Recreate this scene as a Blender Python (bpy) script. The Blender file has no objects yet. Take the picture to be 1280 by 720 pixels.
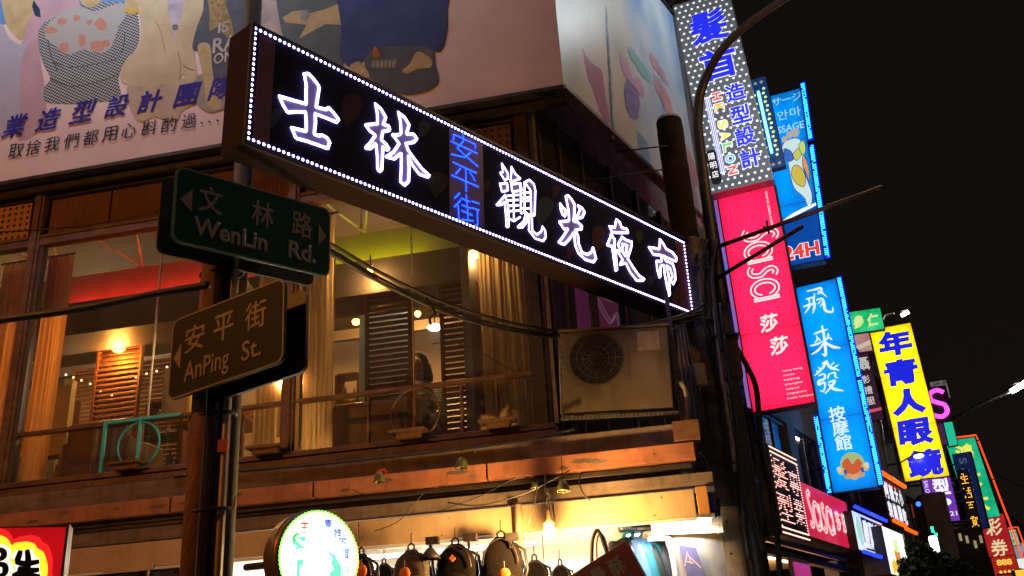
import bpy, bmesh, math, random
from mathutils import Vector, Matrix
random.seed(7)
sc = bpy.context.scene
COL = sc.collection
R = math.radians

# ---------------------------------------------------------------- camera
F_PX, CXP, CYP, CAM_H = 1190.0, 640.0, 360.0, 1.6
up = Vector((-185., 2860., -1190.)).normalized()
fw = Vector((0, 0, -1.)); fw = (fw - fw.dot(up) * up).normalized()
rt = fw.cross(up)
M3 = Matrix((rt, fw, up))                      # camera space -> world
cam = bpy.data.objects.new('camera', bpy.data.cameras.new('camera')); COL.objects.link(cam)
cam.data.sensor_width = 36; cam.data.lens = 36 * F_PX / 1280
cam.data.clip_start = .05; cam.data.clip_end = 2000
cam.matrix_world = Matrix.Translation((0, 0, CAM_H)) @ M3.to_4x4()
sc.camera = cam
# ---------------------------------------------------------------- night sky, exposure
world = bpy.data.worlds.new('World'); sc.world = world; world.use_nodes = True
nt = world.node_tree; bg = nt.nodes['Background']
tc = nt.nodes.new('ShaderNodeTexCoord'); mp = nt.nodes.new('ShaderNodeSeparateXYZ')
rp = nt.nodes.new('ShaderNodeValToRGB')
nt.links.new(tc.outputs['Generated'], mp.inputs[0]); nt.links.new(mp.outputs['Z'], rp.inputs[0])
rp.color_ramp.elements[0].color = (.0072, .0048, .0040, 1); rp.color_ramp.elements[1].color = (.0042, .0034, .0028, 1)
nt.links.new(rp.outputs[0], bg.inputs[0]); bg.inputs[1].default_value = 1.0
sc.view_settings.view_transform = 'Standard'; sc.view_settings.look = 'None'
sc.view_settings.exposure = 0; sc.view_settings.gamma = 1

# ================================================================ helpers
MATS = {}
def mat(name, col, rough=.6, metal=0., col2=None, scale=6., bump=0., emis=None, es=0., spec=None, stretch=None, detail=4, coat=0, streak=0):
    if name in MATS: return MATS[name]
    m = bpy.data.materials.new(name); m.use_nodes = True; MATS[name] = m
    n = m.node_tree; b = n.nodes['Principled BSDF']
    c3 = lambda c: (c[0], c[1], c[2], 1)
    b.inputs['Base Color'].default_value = c3(col); b.inputs['Roughness'].default_value = rough
    b.inputs['Metallic'].default_value = metal
    if spec is not None: b.inputs['Specular IOR Level'].default_value = spec
    if coat: b.inputs['Coat Weight'].default_value = coat
    if col2 is not None or bump:
        t = n.nodes.new('ShaderNodeTexCoord'); mpn = n.nodes.new('ShaderNodeMapping')
        mpn.inputs['Scale'].default_value = stretch or (1, 1, 1)
        ns = n.nodes.new('ShaderNodeTexNoise'); ns.inputs['Scale'].default_value = scale; ns.inputs['Detail'].default_value = detail
        n.links.new(t.outputs['Object'], mpn.inputs[0]); n.links.new(mpn.outputs[0], ns.inputs['Vector'])
        if col2 is not None:
            r = n.nodes.new('ShaderNodeValToRGB'); r.color_ramp.elements[0].position = .35; r.color_ramp.elements[1].position = .68
            r.color_ramp.elements[0].color = c3(col); r.color_ramp.elements[1].color = c3(col2)
            n.links.new(ns.outputs['Fac'], r.inputs[0]); n.links.new(r.outputs[0], b.inputs['Base Color'])
        if bump:
            bp = n.nodes.new('ShaderNodeBump'); bp.inputs['Strength'].default_value = bump; bp.inputs['Distance'].default_value = .02
            ns2 = n.nodes.new('ShaderNodeTexNoise'); ns2.inputs['Scale'].default_value = scale * 4; n.links.new(t.outputs['Object'], ns2.inputs['Vector'])
            n.links.new(ns2.outputs['Fac'], bp.inputs['Height']); n.links.new(bp.outputs[0], b.inputs['Normal'])
    if streak:
        t = n.nodes.new('ShaderNodeTexCoord'); mpn = n.nodes.new('ShaderNodeMapping'); mpn.inputs['Scale'].default_value = (3.2, 3.2, 1.1)
        ns = n.nodes.new('ShaderNodeTexNoise'); ns.inputs['Scale'].default_value = 2.2; ns.inputs['Detail'].default_value = 7; ns.inputs['Roughness'].default_value = .65
        mr = n.nodes.new('ShaderNodeMapRange'); mr.inputs[1].default_value = .46; mr.inputs[2].default_value = .74; mr.inputs[3].default_value = 0; mr.inputs[4].default_value = streak
        mx = n.nodes.new('ShaderNodeMix'); mx.data_type = 'RGBA'; mx.inputs[7].default_value = (col[0]*.22, col[1]*.18, col[2]*.16, 1)
        src = b.inputs['Base Color'].links[0].from_socket if b.inputs['Base Color'].links else None
        mx.inputs[6].default_value = c3(col)
        if src: n.links.new(src, mx.inputs[6])
        n.links.new(t.outputs['Object'], mpn.inputs[0]); n.links.new(mpn.outputs[0], ns.inputs['Vector']); n.links.new(ns.outputs['Fac'], mr.inputs[0])
        n.links.new(mr.outputs[0], mx.inputs[0]); n.links.new(mx.outputs[2], b.inputs['Base Color'])
    if emis is not None:
        b.inputs['Emission Color'].default_value = c3(emis); b.inputs['Emission Strength'].default_value = es
    return m
def glow(name, col, s, col2=None, scale=3.):
    """lit translucent sign face / lamp"""
    m = mat(name, tuple(min(.8, c) for c in col), .35, emis=col, es=s)
    if col2:
        n = m.node_tree; b = n.nodes['Principled BSDF']
        t = n.nodes.new('ShaderNodeTexCoord'); ns = n.nodes.new('ShaderNodeTexNoise'); ns.inputs['Scale'].default_value = scale; ns.inputs['Detail'].default_value = 3
        r = n.nodes.new('ShaderNodeValToRGB'); r.color_ramp.elements[0].position = .3; r.color_ramp.elements[1].position = .7
        r.color_ramp.elements[0].color = (*col, 1); r.color_ramp.elements[1].color = (*col2, 1)
        n.links.new(t.outputs['Object'], ns.inputs['Vector']); n.links.new(ns.outputs['Fac'], r.inputs[0])
        n.links.new(r.outputs[0], b.inputs['Emission Color']); n.links.new(r.outputs[0], b.inputs['Base Color'])
    return m
def glassmat(name, tint=(.9, .9, .9), refl=.25, rough=.02, dirt=.03):
    if name in MATS: return MATS[name]
    m = bpy.data.materials.new(name); m.use_nodes = True; MATS[name] = m
    n = m.node_tree; n.nodes.clear()
    o = n.nodes.new('ShaderNodeOutputMaterial'); tr = n.nodes.new('ShaderNodeBsdfTransparent'); gl = n.nodes.new('ShaderNodeBsdfGlossy')
    df = n.nodes.new('ShaderNodeBsdfDiffuse'); df.inputs[0].default_value = (.5, .5, .5, 1)
    mx = n.nodes.new('ShaderNodeMixShader'); mx2 = n.nodes.new('ShaderNodeMixShader'); lw = n.nodes.new('ShaderNodeLayerWeight'); lw.inputs[0].default_value = .5; fr = n.nodes.new('ShaderNodeMath'); fr.operation = 'POWER'; fr.inputs[1].default_value = 4.5; n.links.new(lw.outputs['Facing'], fr.inputs[0])
    mul = n.nodes.new('ShaderNodeMath'); mul.operation = 'MULTIPLY_ADD'; mul.inputs[1].default_value = .8; mul.inputs[2].default_value = refl * .15
    tr.inputs[0].default_value = (*tint, 1); gl.inputs['Roughness'].default_value = rough
    n.links.new(fr.outputs[0], mul.inputs[0]); n.links.new(mul.outputs[0], mx.inputs[0]); n.links.new(tr.outputs[0], mx.inputs[1]); n.links.new(gl.outputs[0], mx.inputs[2])
    ns = n.nodes.new('ShaderNodeTexNoise'); ns.inputs['Scale'].default_value = 3; ns.inputs['Detail'].default_value = 6
    mm = n.nodes.new('ShaderNodeMath'); mm.operation = 'MULTIPLY'; mm.inputs[1].default_value = dirt * 2
    n.links.new(ns.outputs['Fac'], mm.inputs[0]); n.links.new(mm.outputs[0], mx2.inputs[0])
    n.links.new(mx.outputs[0], mx2.inputs[1]); n.links.new(df.outputs[0], mx2.inputs[2]); n.links.new(mx2.outputs[0], o.inputs[0])
    return m

def sheet(name, col, es, tr=1.):
    """translucent coloured sign sheet lit by the tubes behind it"""
    m = glow(name, col, es, tuple(min(1, c*1.12) for c in col), 1.3); n = m.node_tree
    if 'tl' in n.nodes: return m
    p = n.nodes['Principled BSDF']; out = [q for q in n.nodes if q.type == 'OUTPUT_MATERIAL'][0]
    tl = n.nodes.new('ShaderNodeBsdfTranslucent'); tl.name = 'tl'; tl.inputs[0].default_value = (*col, 1); ad = n.nodes.new('ShaderNodeAddShader')
    n.links.new(p.outputs[0], ad.inputs[0]); n.links.new(tl.outputs[0], ad.inputs[1]); n.links.new(ad.outputs[0], out.inputs[0]); p.inputs['Base Color'].default_value = (*[c*.15 for c in col], 1)
    for l in list(p.inputs['Base Color'].links): n.links.remove(l)
    return m

class MB:
    def __init__(s): s.bm = bmesh.new()
    def box(s, x0, x1, y0, y1, z0, z1):
        if x0 > x1: x0, x1 = x1, x0
        if y0 > y1: y0, y1 = y1, y0
        if z0 > z1: z0, z1 = z1, z0
        v = [s.bm.verts.new(p) for p in ((x0,y0,z0),(x1,y0,z0),(x1,y1,z0),(x0,y1,z0),(x0,y0,z1),(x1,y0,z1),(x1,y1,z1),(x0,y1,z1))]
        for f in ((0,3,2,1),(4,5,6,7),(0,1,5,4),(1,2,6,5),(2,3,7,6),(3,0,4,7)): s.bm.faces.new([v[i] for i in f])
        return s
    def tube(s, pts, r, seg=8, caps=True):
        pts = [Vector(p) for p in pts]; rings = []
        rs = r if isinstance(r, (list, tuple)) else [r] * len(pts)
        prev = None
        for i, p in enumerate(pts):
            d = (pts[min(i+1, len(pts)-1)] - pts[max(i-1, 0)])
            if d.length < 1e-9: d = Vector((0,0,1))
            d.normalize()
            a = prev if prev is not None else (Vector((0,0,1)) if abs(d.z) < .9 else Vector((1,0,0)))
            x = (a - a.dot(d) * d)
            if x.length < 1e-6: x = d.orthogonal()
            x.normalize(); prev = x; y = d.cross(x)
            rings.append([s.bm.verts.new(p + rs[i] * (math.cos(t) * x + math.sin(t) * y)) for t in [2*math.pi*k/seg for k in range(seg)]])
        for a, b in zip(rings, rings[1:]):
            for k in range(seg): s.bm.faces.new((a[k], a[(k+1)%seg], b[(k+1)%seg], b[k]))
        if caps:
            s.bm.faces.new(rings[0][::-1]); s.bm.faces.new(rings[-1])
        return s
    def prism(s, poly, y0, y1=None):
        """poly in x,z; flat at y0 (facing -y) or extruded to y1"""
        f = [s.bm.verts.new((x, y0, z)) for x, z in poly]
        s.bm.faces.new(f)
        if y1 is not None:
            g = [s.bm.verts.new((x, y1, z)) for x, z in poly]; s.bm.faces.new(g[::-1])
            n = len(f)
            for i in range(n): s.bm.faces.new((f[(i+1)%n], f[i], g[i], g[(i+1)%n]))
        return s
    def ribbon(s, pts, w, y0, y1=None):
        pts = [Vector(p) for p in pts]; n = len(pts)
        ws = w if isinstance(w, (list, tuple)) else [w] * n
        L, Rr = [], []
        for i in range(n):
            d = pts[min(i+1, n-1)] - pts[max(i-1, 0)]; d.normalize(); q = Vector((-d.y, d.x)) * ws[i] * .5
            L.append(pts[i] + q); Rr.append(pts[i] - q)
        for i in range(n-1):
            s.prism([L[i], L[i+1], Rr[i+1], Rr[i]], y0, y1)
        return s
    def disc(s, cx, cz, r, y, seg=8, rz=None):
        rz = rz or r
        s.bm.faces.new([s.bm.verts.new((cx + r*math.cos(2*math.pi*k/seg), y, cz + rz*math.sin(2*math.pi*k/seg))) for k in range(seg)]); return s
    def dot(s, x, y, z, r):
        """small LED bead: a low dome facing -y"""
        c = s.bm.verts.new((x, y - r, z)); ring = [s.bm.verts.new((x + r*math.cos(a), y, z + r*math.sin(a))) for a in [math.pi/3*k for k in range(6)]]
        for k in range(6): s.bm.faces.new((c, ring[(k+1)%6], ring[k]))
        return s
    def sphere(s, c, r, sx=1, sy=1, sz=1, u=12, v=8):
        m = Matrix.Translation(c) @ Matrix.Diagonal((sx, sy, sz, 1))
        bmesh.ops.create_uvsphere(s.bm, u_segments=u, v_segments=v, radius=r, matrix=m); return s
    def lathe(s, c, prof, seg=20):
        rings = [[s.bm.verts.new((c[0]+r*math.cos(2*math.pi*k/seg), c[1]+r*math.sin(2*math.pi*k/seg), c[2]+z)) for k in range(seg)] for r, z in prof]
        for a, b in zip(rings, rings[1:]):
            for k in range(seg): s.bm.faces.new((a[k], a[(k+1)%seg], b[(k+1)%seg], b[k]))
        return s
    def build(s, name, m, parent=None, smooth=False, kind=None, bevel=0):
        me = bpy.data.meshes.new(name); bmesh.ops.recalc_face_normals(s.bm, faces=s.bm.faces[:]) if not getattr(s, 'flat', False) else None
        s.bm.to_mesh(me); s.bm.free()
        if smooth:
            for p in me.polygons: p.use_smooth = True
        o = bpy.data.objects.new(name, me); COL.objects.link(o)
        for q in (m if isinstance(m, (list, tuple)) else [m]): me.materials.append(q)
        if parent is not None: o.parent = parent
        if kind: o['kind'] = kind
        if bevel:
            b = o.modifiers.new('bevel', 'BEVEL'); b.width = bevel; b.segments = 2; b.limit_method = 'ANGLE'
        return o
def tag(o, label, cat, group=None, kind=None):
    o['label'] = label; o['category'] = cat
    if group: o['group'] = group
    return o
def thing(name, label, cat, M=None, group=None):
    o = bpy.data.objects.new(name, None); COL.objects.link(o); o.empty_display_size = .2
    if M is not None: o.matrix_world = M
    return tag(o, label, cat, group)
def structure(name, mb, m):
    o = mb.build(name, m); o['kind'] = 'structure'; return o
def copy_tree(o, M=None, label=None):
    c = o.copy(); COL.objects.link(c)
    if M is not None: c.matrix_world = M
    if label: c['label'] = label
    for ch in o.children:
        d = ch.copy(); COL.objects.link(d); d.parent = c
        for g in ch.children:
            e = g.copy(); COL.objects.link(e); e.parent = d
    return c
# frames: local x along a facade (to the right), y into it, z up
def frame_az(o, az):
    u = Vector((math.sin(R(az)), math.cos(R(az)), 0)); n = Vector((-u.y, u.x, 0))
    m = Matrix((u, n, Vector((0,0,1)))).transposed().to_4x4(); m.translation = Vector(o); return m
def frame_sign(tl, yaw, roll, tilt, h):
    u = Vector((math.sin(R(yaw)), math.cos(R(yaw)), 0)); n = Vector((-u.y, u.x, 0)); z = Vector((0,0,1))
    u2 = u*math.cos(R(roll)) + z*math.sin(R(roll)); z2 = z*math.cos(R(roll)) - u*math.sin(R(roll))
    z3 = z2*math.cos(R(tilt)) + n*math.sin(R(tilt)); n3 = z3.cross(u2)
    m = Matrix((u2, n3, z3)).transposed().to_4x4(); m.translation = Vector(tl) - z3*h; return m
def on_plane(Fm, x, y, off=0.):
    """point of a facade plane (local y = off) seen in direction x, y -> local (x, z)"""
    d = M3 @ Vector((x - CXP, CYP - y, -F_PX)); Mi = Fm.inverted()
    o = Mi @ Vector((0, 0, CAM_H)); dl = Mi.to_3x3() @ d
    t = (off - o.y) / dl.y; p = o + t * dl; return p.x, p.z
def at_dist(x, y, dist):
    d = M3 @ Vector((x - CXP, CYP - y, -F_PX)); return Vector((0,0,CAM_H)) + d * (dist / math.hypot(d.x, d.y))
FL = frame_az((.284, 8.495, 0), 100.609)       # left (front) facade of the corner building
FR = frame_az((.284, 8.495, 0), 30.86)         # side facade and the whole street row
def atFL(px, py, off):
    x, z = on_plane(FL, px, py, off); return FL @ Vector((x, off, z))

# lettering: glyphs of the built-in font, turned into meshes on a sign face
_g = {}
def glyph(ch, bold=0.):
    k = (ch, bold)
    if k not in _g:
        c = bpy.data.curves.new('g', 'FONT'); c.body = ch; c.size = 1; c.resolution_u = 3
        if bold: c.bevel_depth = bold; c.bevel_resolution = 0
        o = bpy.data.objects.new('g', c)
        me = bpy.data.meshes.new_from_object(o)
        vs = [v.co.copy() for v in me.vertices]; fs = [tuple(p.vertices) for p in me.polygons]
        bpy.data.objects.remove(o)
        xs = [v.x for v in vs]; ys = [v.y for v in vs]
        _g[k] = (vs, fs, min(xs), max(xs), min(ys), max(ys))
    return _g[k]
def char_into(bm, ch, cx, cz, w, h, y, bold=0., shear=0., rot=0., keep=False, thick=None):
    vs, fs, x0, x1, y0, y1 = glyph(ch, bold)
    sx = w / (x1-x0); sy = h / (y1-y0)
    if keep: sx = sy = min(sx, sy)
    nv = []
    zmax = max(v.z for v in vs) or 1.
    for v in vs:
        px = (v.x-(x0+x1)/2)*sx; pz = (v.y-(y0+y1)/2)*sy; px += shear*pz
        if rot: px, pz = px*math.cos(rot)-pz*math.sin(rot), px*math.sin(rot)+pz*math.cos(rot)
        nv.append(bm.verts.new((cx+px, y - (v.z*sy*.06 if bold else 0), cz+pz)))
    for f in fs:
        try: bm.faces.new([nv[i] for i in f])
        except ValueError: pass
def char(ch, cx, cz, w, h, y, m, parent, name='character', **k):
    b = MB(); b.flat = True; char_into(b.bm, ch, cx, cz, w, h, y, **k); return b.build(name, m, parent)
def word(s, x0, cz, h, y, m, parent, width=None, bold=0., shear=0., name='word', rot=0.):
    """latin text laid out left to right, h = cap height, fitted to width; rot turns the whole word about (x0, cz)"""
    c = bpy.data.curves.new('w', 'FONT'); c.body = s; c.size = 1; c.resolution_u = 3
    if bold: c.bevel_depth = bold; c.bevel_resolution = 0
    o = bpy.data.objects.new('w', c); me = bpy.data.meshes.new_from_object(o); bpy.data.objects.remove(o)
    xs = [v.co.x for v in me.vertices]; x_0, x_1 = min(xs), max(xs); sy = h / .7; sx = (width / (x_1-x_0)) if width else sy
    for v in me.vertices:
        a, b_ = (v.co.x - x_0)*sx, v.co.y*sy - h*.5; a += shear*b_; z_ = v.co.z
        if rot: a, b_ = a*math.cos(rot)-b_*math.sin(rot), a*math.sin(rot)+b_*math.cos(rot)
        v.co = (x0+a, y - z_*sy*.06, cz+b_)
    me.materials.append(m); ob = bpy.data.objects.new(name, me); COL.objects.link(ob); ob.parent = parent
    return ob
def led_char(b, ch, cx, cz, w, h, y, pitch, r):
    vs, fs, x0, x1, y0, y1 = glyph(ch, .012)
    tris = []
    for f in fs:
        p = [vs[i] for i in f]
        for k in range(1, len(p)-1): tris.append((p[0], p[k], p[k+1]))
    nx = int(w/pitch)+1; nz = int(h/pitch)+1
    for i in range(nx):
        for j in range(nz):
            gx = x0 + (i+.5)/nx*(x1-x0); gy = y0 + (j+.5)/nz*(y1-y0)
            for t in tris:
                d1 = (gx-t[1].x)*(t[0].y-t[1].y)-(t[0].x-t[1].x)*(gy-t[1].y)
                d2 = (gx-t[2].x)*(t[1].y-t[2].y)-(t[1].x-t[2].x)*(gy-t[2].y)
                d3 = (gx-t[0].x)*(t[2].y-t[0].y)-(t[2].x-t[0].x)*(gy-t[0].y)
                if (d1 >= 0 and d2 >= 0 and d3 >= 0) or (d1 <= 0 and d2 <= 0 and d3 <= 0):
                    b.dot(cx + (gx-(x0+x1)/2)/(x1-x0)*w, y, cz + (gy-(y0+y1)/2)/(y1-y0)*h, r); break
def smooth_line(pts, n=6, closed=False):
    P = [Vector(p) for p in pts]; out = []; N = len(P)
    rng = range(N if closed else N-1)
    for i in rng:
        p0 = P[(i-1) % N] if closed or i > 0 else P[0]; p1 = P[i]; p2 = P[(i+1) % N]; p3 = P[(i+2) % N] if closed or i+2 < N else P[-1]
        for k in range(n):
            t = k/n
            out.append(.5*((2*p1)+(-p0+p2)*t+(2*p0-5*p1+4*p2-p3)*t*t+(-p0+3*p1-3*p2+p3)*t**3))
    if not closed: out.append(P[-1])
    return out
def resample(pts, step, closed=False):
    P = [Vector(p) for p in pts]
    if closed: P.append(P[0].copy())
    out = [P[0].copy()]; acc = 0
    for a, b in zip(P, P[1:]):
        L = (b-a).length
        if L < 1e-9: continue
        d = step - acc
        while d <= L: out.append(a + (b-a)*(d/L)); d += step
        acc = L - (d - step)
    return out
def sag(a, b, s, n=16):
    a = Vector(a); b = Vector(b); return [a.lerp(b, i/n) - Vector((0,0,s*4*(i/n)*(1-i/n))) for i in range(n+1)]

# ---------------------------------------------------------------- shared materials
m_brown = mat('weathered_brown_steel', (.085, .045, .028), .55, .1, (.17, .085, .05), 5, .25, stretch=(1, 1, 2), streak=.5)
m_dark = mat('dark_painted_metal', (.016, .012, .010), .5, .2, (.04, .03, .026), 9, .1)
m_salmon = mat('salmon_painted_beam', (.42, .17, .09), .6, 0, (.3, .11, .06), 2.2, .4, stretch=(1, 1, 3), streak=.6)
m_taupe = mat('taupe_concrete', (.20, .15, .12), .8, 0, (.13, .095, .075), 3, .4, stretch=(1, 1, 4), streak=.7)
m_beige = mat('beige_sheet_metal', (.56, .42, .26), .45, .0, (.46, .33, .19), 1.6, .12, streak=.3)
m_black = mat('black_plastic', (.012, .012, .014), .5)
m_concrete = mat('rough_concrete', (.22, .19, .15), .9, 0, (.16, .13, .10), 8, .5)
m_steel = mat('galvanised_steel', (.25, .24, .23), .4, .7, (.15, .14, .13), 20, .1)
m_glass = glassmat('window_glass', (.84, .83, .80), .45, .05, .035)
m_glassd = glassmat('dark_window_glass', (.45, .45, .5), .4, .05, .05)
m_cable = mat('black_cable_rubber', (.01, .01, .011), .55)
m_white = mat('white_enamel', (.75, .74, .70), .4, 0, (.62, .6, .55), 3)

# ================================================================ ground
b = MB(); b.box(-400, 400, -400, 400, -.5, -.13)
structure('ground', b, mat('asphalt', (.045, .045, .048), .7, 0, (.06, .06, .06), 30, .3))
b = MB()
b.prism([(0,0),(0,0.001)], 0) if False else None
b.box(-30, 2.2, -2.6, 12, -.13, 0)
o = b.build('pavement', m_concrete); o.matrix_world = FL; o['kind'] = 'structure'
b = MB(); b.box(2.4, 120, -2.6, 12, -.13, .004)
o = b.build('street_pavement', m_concrete); o.matrix_world = FR; o['kind'] = 'structure'

# ================================================================ corner building (front facade)
def LX(px, py, off=0.): return on_plane(FL, px, py, off)[0]
def LZ(px, py, off=0.): return on_plane(FL, px, py, off)[1]
bld = thing('corner_building', 'brown two storey corner shop building with lit glazed upper floor and salmon canopy beam', 'building', FL)
XE = -9.5
b = MB(); b.box(XE, 0, 0.02, 6, 3.50, 3.70); b.build('floor_slab', m_taupe, bld)
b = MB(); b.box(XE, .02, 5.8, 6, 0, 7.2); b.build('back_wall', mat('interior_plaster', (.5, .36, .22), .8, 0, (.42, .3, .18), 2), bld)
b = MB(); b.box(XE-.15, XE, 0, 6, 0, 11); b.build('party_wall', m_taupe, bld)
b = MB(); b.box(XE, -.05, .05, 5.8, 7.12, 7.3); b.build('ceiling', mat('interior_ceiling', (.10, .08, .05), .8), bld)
b = MB(); b.box(XE, -.2, .16, 6, 7.3, 13); b.build('upper_wall', m_taupe, bld)
# sill, slab edge, beams
def band(name, z0, z1, y0, y1, x1, m, x0=XE, bevel=.006):
    b = MB(); b.box(x0, x1, y0, y1, z0, z1); return b.build(name, m, bld, bevel=bevel)
band('sill', 3.70, 3.755, -.10, .06, .04, m_brown)
band('sill_moulding', 3.61, 3.68, -.13, .02, .06, m_brown)
band('shadow_gap', 3.57, 3.70, -.05, .02, .02, m_dark)
band('slab_edge', 3.37, 3.585, -.24, .02, 1.22, m_taupe)
sb = []
xs = [XE, -6.1, -3.55, -2.15, -.55, 1.25]
for a, c in zip(xs, xs[1:]):
    band('canopy_beam', 3.24, 3.385, -.37, -.245, c-.008, m_salmon, a+.008)
band('canopy_soffit', 3.185, 3.23, -.30, .5, 1.2, m_dark)
b = MB(); b.tube([(XE, -.26, 3.155), (1.1, -.26, 3.155)], .028, 10); b.build('drain_pipe', m_dark, bld, True)
band('lower_beam', 3.005, 3.125, -.36, -.06, 1.36, m_taupe)
xs = [XE, -5.2, -3.05, -1.7, .02, 1.19]
for i, (a, c) in enumerate(zip(xs, xs[1:])):
    band('fascia_panel', 2.765, 2.985, -.42, -.32, c-.003, m_beige, a+.003, .004)
band('fascia_end_cap', 2.775, 3.0, -.425, -.31, 1.30, mat('orange_end_cap', (.5, .25, .08), .5), 1.205)
b = MB(); b.box(XE, 1.19, -.44, -.40, 2.735, 2.758); b.build('fascia_trim', m_white, bld)
# clamp and stain posts on the fascia
x = LX(648, 625, -.42); b = MB(); b.tube([(x, -.46, 2.62), (x, -.46, 2.99)], .035, 10); b.tube([(x, -.46, 2.70), (x, -.46, 2.72)], .045, 10); b.build('down_pipe', m_beige, bld, True)
b = MB(); b.box(LX(842, 545, -.38), LX(872, 545, -.38)+.02, -.42, -.20, 3.40, 3.56); b.build('beam_end_box', mat('rusty_brown_box', (.22, .10, .05), .7, 0, (.12, .06, .035), 8), bld)
# window posts, rails, mullions
posts = [(-9.2, .14), (-7.6, .09), (-5.66, .13), (-2.57, .13), (-.07, .17)]
for x, w in posts:
    b = MB(); b.box(x-w/2, x+w/2, -.06, .10, 3.757, 7.12); b.box(x-w/2+.03, x+w/2-.03, -.085, -.06, 3.757, 7.12); b.build('window_post', m_brown if x < -.5 else m_dark, bld, bevel=.004)
spans = [(-9.13, -7.645), (-7.555, -5.725), (-5.595, -2.635), (-2.505, -.155)]
jamb = mat('grey_aluminium_jamb', (.10, .10, .11), .4, .6)
for k, (a, c) in enumerate(spans):
    b = MB(); b.box(a, c, -.05, .06, 6.42, 6.50); b.build('head_rail', m_brown, bld, bevel=.004)
    b = MB(); b.box(a, c, -.045, .03, 6.515, 6.55); b.build('head_trim', m_brown, bld)
    b = MB(); b.box(a, c, -.04, .04, 4.245, 4.28); b.build('middle_rail', m_brown, bld, bevel=.003)
    b = MB(); b.box(a+.002, a+.05, -.03, .05, 3.757, 6.418); b.build('window_jamb', jamb, bld)
    b = MB(); b.box(a, c, -.03, .08, 7.02, 7.12); b.build('band_rail', m_dark, bld)
joints = {2: [-4.1], 3: [-1.3]}
lows = {0: [], 1: [-6.6], 2: [-4.66, -4.15, -3.62], 3: [-1.76, -1.30, -.84, -.5]}
for k, (a, c) in enumerate(spans):
    e = [a+.05] + joints.get(k, []) + [c]
    for p, q in zip(e, e[1:]):
        b = MB(); b.box(p+.004, q-.004, .0, .008, 4.285, 6.418); b.build('pane', m_glass, bld)
    for j in joints.get(k, []):
        b = MB(); b.box(j-.006, j+.006, -.008, .02, 4.282, 6.418); b.build('glazing_bar', m_steel, bld)
    e = [a+.05] + lows[k] + [c]
    for p, q in zip(e, e[1:]):
        b = MB(); b.box(p+.012, q-.012, .0, .008, 3.76, 4.243); b.build('lower_pane', m_glass, bld)
    for j in lows[k]:
        b = MB(); b.box(j-.011, j+.011, -.02, .03, 3.757, 4.243); b.build('lower_mullion', m_brown, bld)
# corrugated and perforated panels of the band above the windows
m_corr = mat('brown_corrugated_sheet', (.16, .07, .035), .6, .1, (.11, .05, .03), 3)
def corrugated(a, c, z0, z1, y, m, parent, pitch=.042, name='corrugated_panel'):
    b = MB(); n = int((c-a)/pitch); ps = []
    for i in range(n+1):
        x = a + (c-a)*i/n; ps += [(x, y), (x + (c-a)/n*.5, y-.012)] if i < n else [(x, y)]
    vs = [(b.bm.verts.new((x, yy, z0)), b.bm.verts.new((x, yy, z1))) for x, yy in ps]
    for p, q in zip(vs, vs[1:]): b.bm.faces.new((p[0], q[0], q[1], p[1]))
    return b.build(name, m, parent)
def perforated(a, c, z0, z1, y, m, parent, pitch=.075):
    b = MB(); b.box(a, c, y, y+.01, z0, z1); o = b.build('perforated_panel', m, parent)
    b = MB()
    nx = int((c-a)/pitch); nz = int((z1-z0)/pitch)
    for i in range(nx):
        for j in range(nz): b.disc(a+(i+.5)*(c-a)/nx, z0+(j+.5)*(z1-z0)/nz, .021, y-.0015, 10)
    b.build('perforation', m_black, o, kind='stuff')
b5 = -5.595
b = MB(); b.box(XE, -.16, .062, .08, 6.52, 7.06); b.build('band_backing', m_dark, bld)  # unseen board added to block light leaking between the panels
for a, c in ((b5+.03, -4.82), (-4.8, -4.02), (-4.0, -3.22), (-3.2, -2.66), (-2.48, -1.72), (-1.7, -1.0)): corrugated(a, c, 6.56, 7.01, .03, m_corr, bld)
m_perf = mat('ochre_perforated_sheet', (.42, .2, .045), .6, .0)
m_perfd = mat('dark_red_perforated_sheet', (.10, .05, .045), .6)
perforated(-6.75, -5.80, 6.56, 7.01, .0, m_perf, bld); perforated(-7.5, -6.8, 6.56, 7.01, .0, m_perf, bld)
perforated(-.97, -.2, 6.56, 7.0, .0, m_perfd, bld)
corrugated(-9.1, -7.7, 6.56, 7.01, .03, m_corr, bld)
# perforated edge angles by the corner post
b = MB(); b.box(.03, .07, -.03, -.02, 3.76, 7.12)
b.build('slotted_angle', m_steel, bld)
b = MB()
for j in range(60): b.disc(.05, 3.8+j*.055, .008, -.0215, 6, .016)
b.build('angle_slot', m_black, bld, kind='stuff')
for x in (-7.8, -6.9, -5.2, -4.4, -2.9, -1.8, -.9, .3, .9):
    b = MB(); b.sphere((x, -.372, 3.31), .008, 1, .5, 1, 8, 6); b.sphere((x+.02, -.422, 2.94), .007, 1, .5, 1, 8, 6); b.sphere((x-.05, -.422, 2.80), .007, 1, .5, 1, 8, 6); b.build('screw', m_steel, bld, kind='stuff')
rnd = random.Random(11)
for k in range(16):
    x = rnd.uniform(-6.2, 1.1); w = rnd.uniform(.03, .16); z = rnd.uniform(3.26, 3.35)
    b = MB(); b.flat = True; N = 9; b.prism([(x+w*math.cos(2*math.pi*i/N)*rnd.uniform(.6,1), z+.022*math.sin(2*math.pi*i/N)*rnd.uniform(.5,1)) for i in range(N)], -.3715); b.build('paint_chip', mat('exposed_primer', (.16,.12,.10), .8, 0, (.09,.06,.05), 20), bld)
b = MB(); b.tube(smooth_line([(.25, -.36, 3.60), (-.5, -.26, 3.565), (-2.0, -.26, 3.56), (-3.6, -.25, 3.60)], 6), .012, 6); b.build('surface_cable', m_cable, bld, True)
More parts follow.
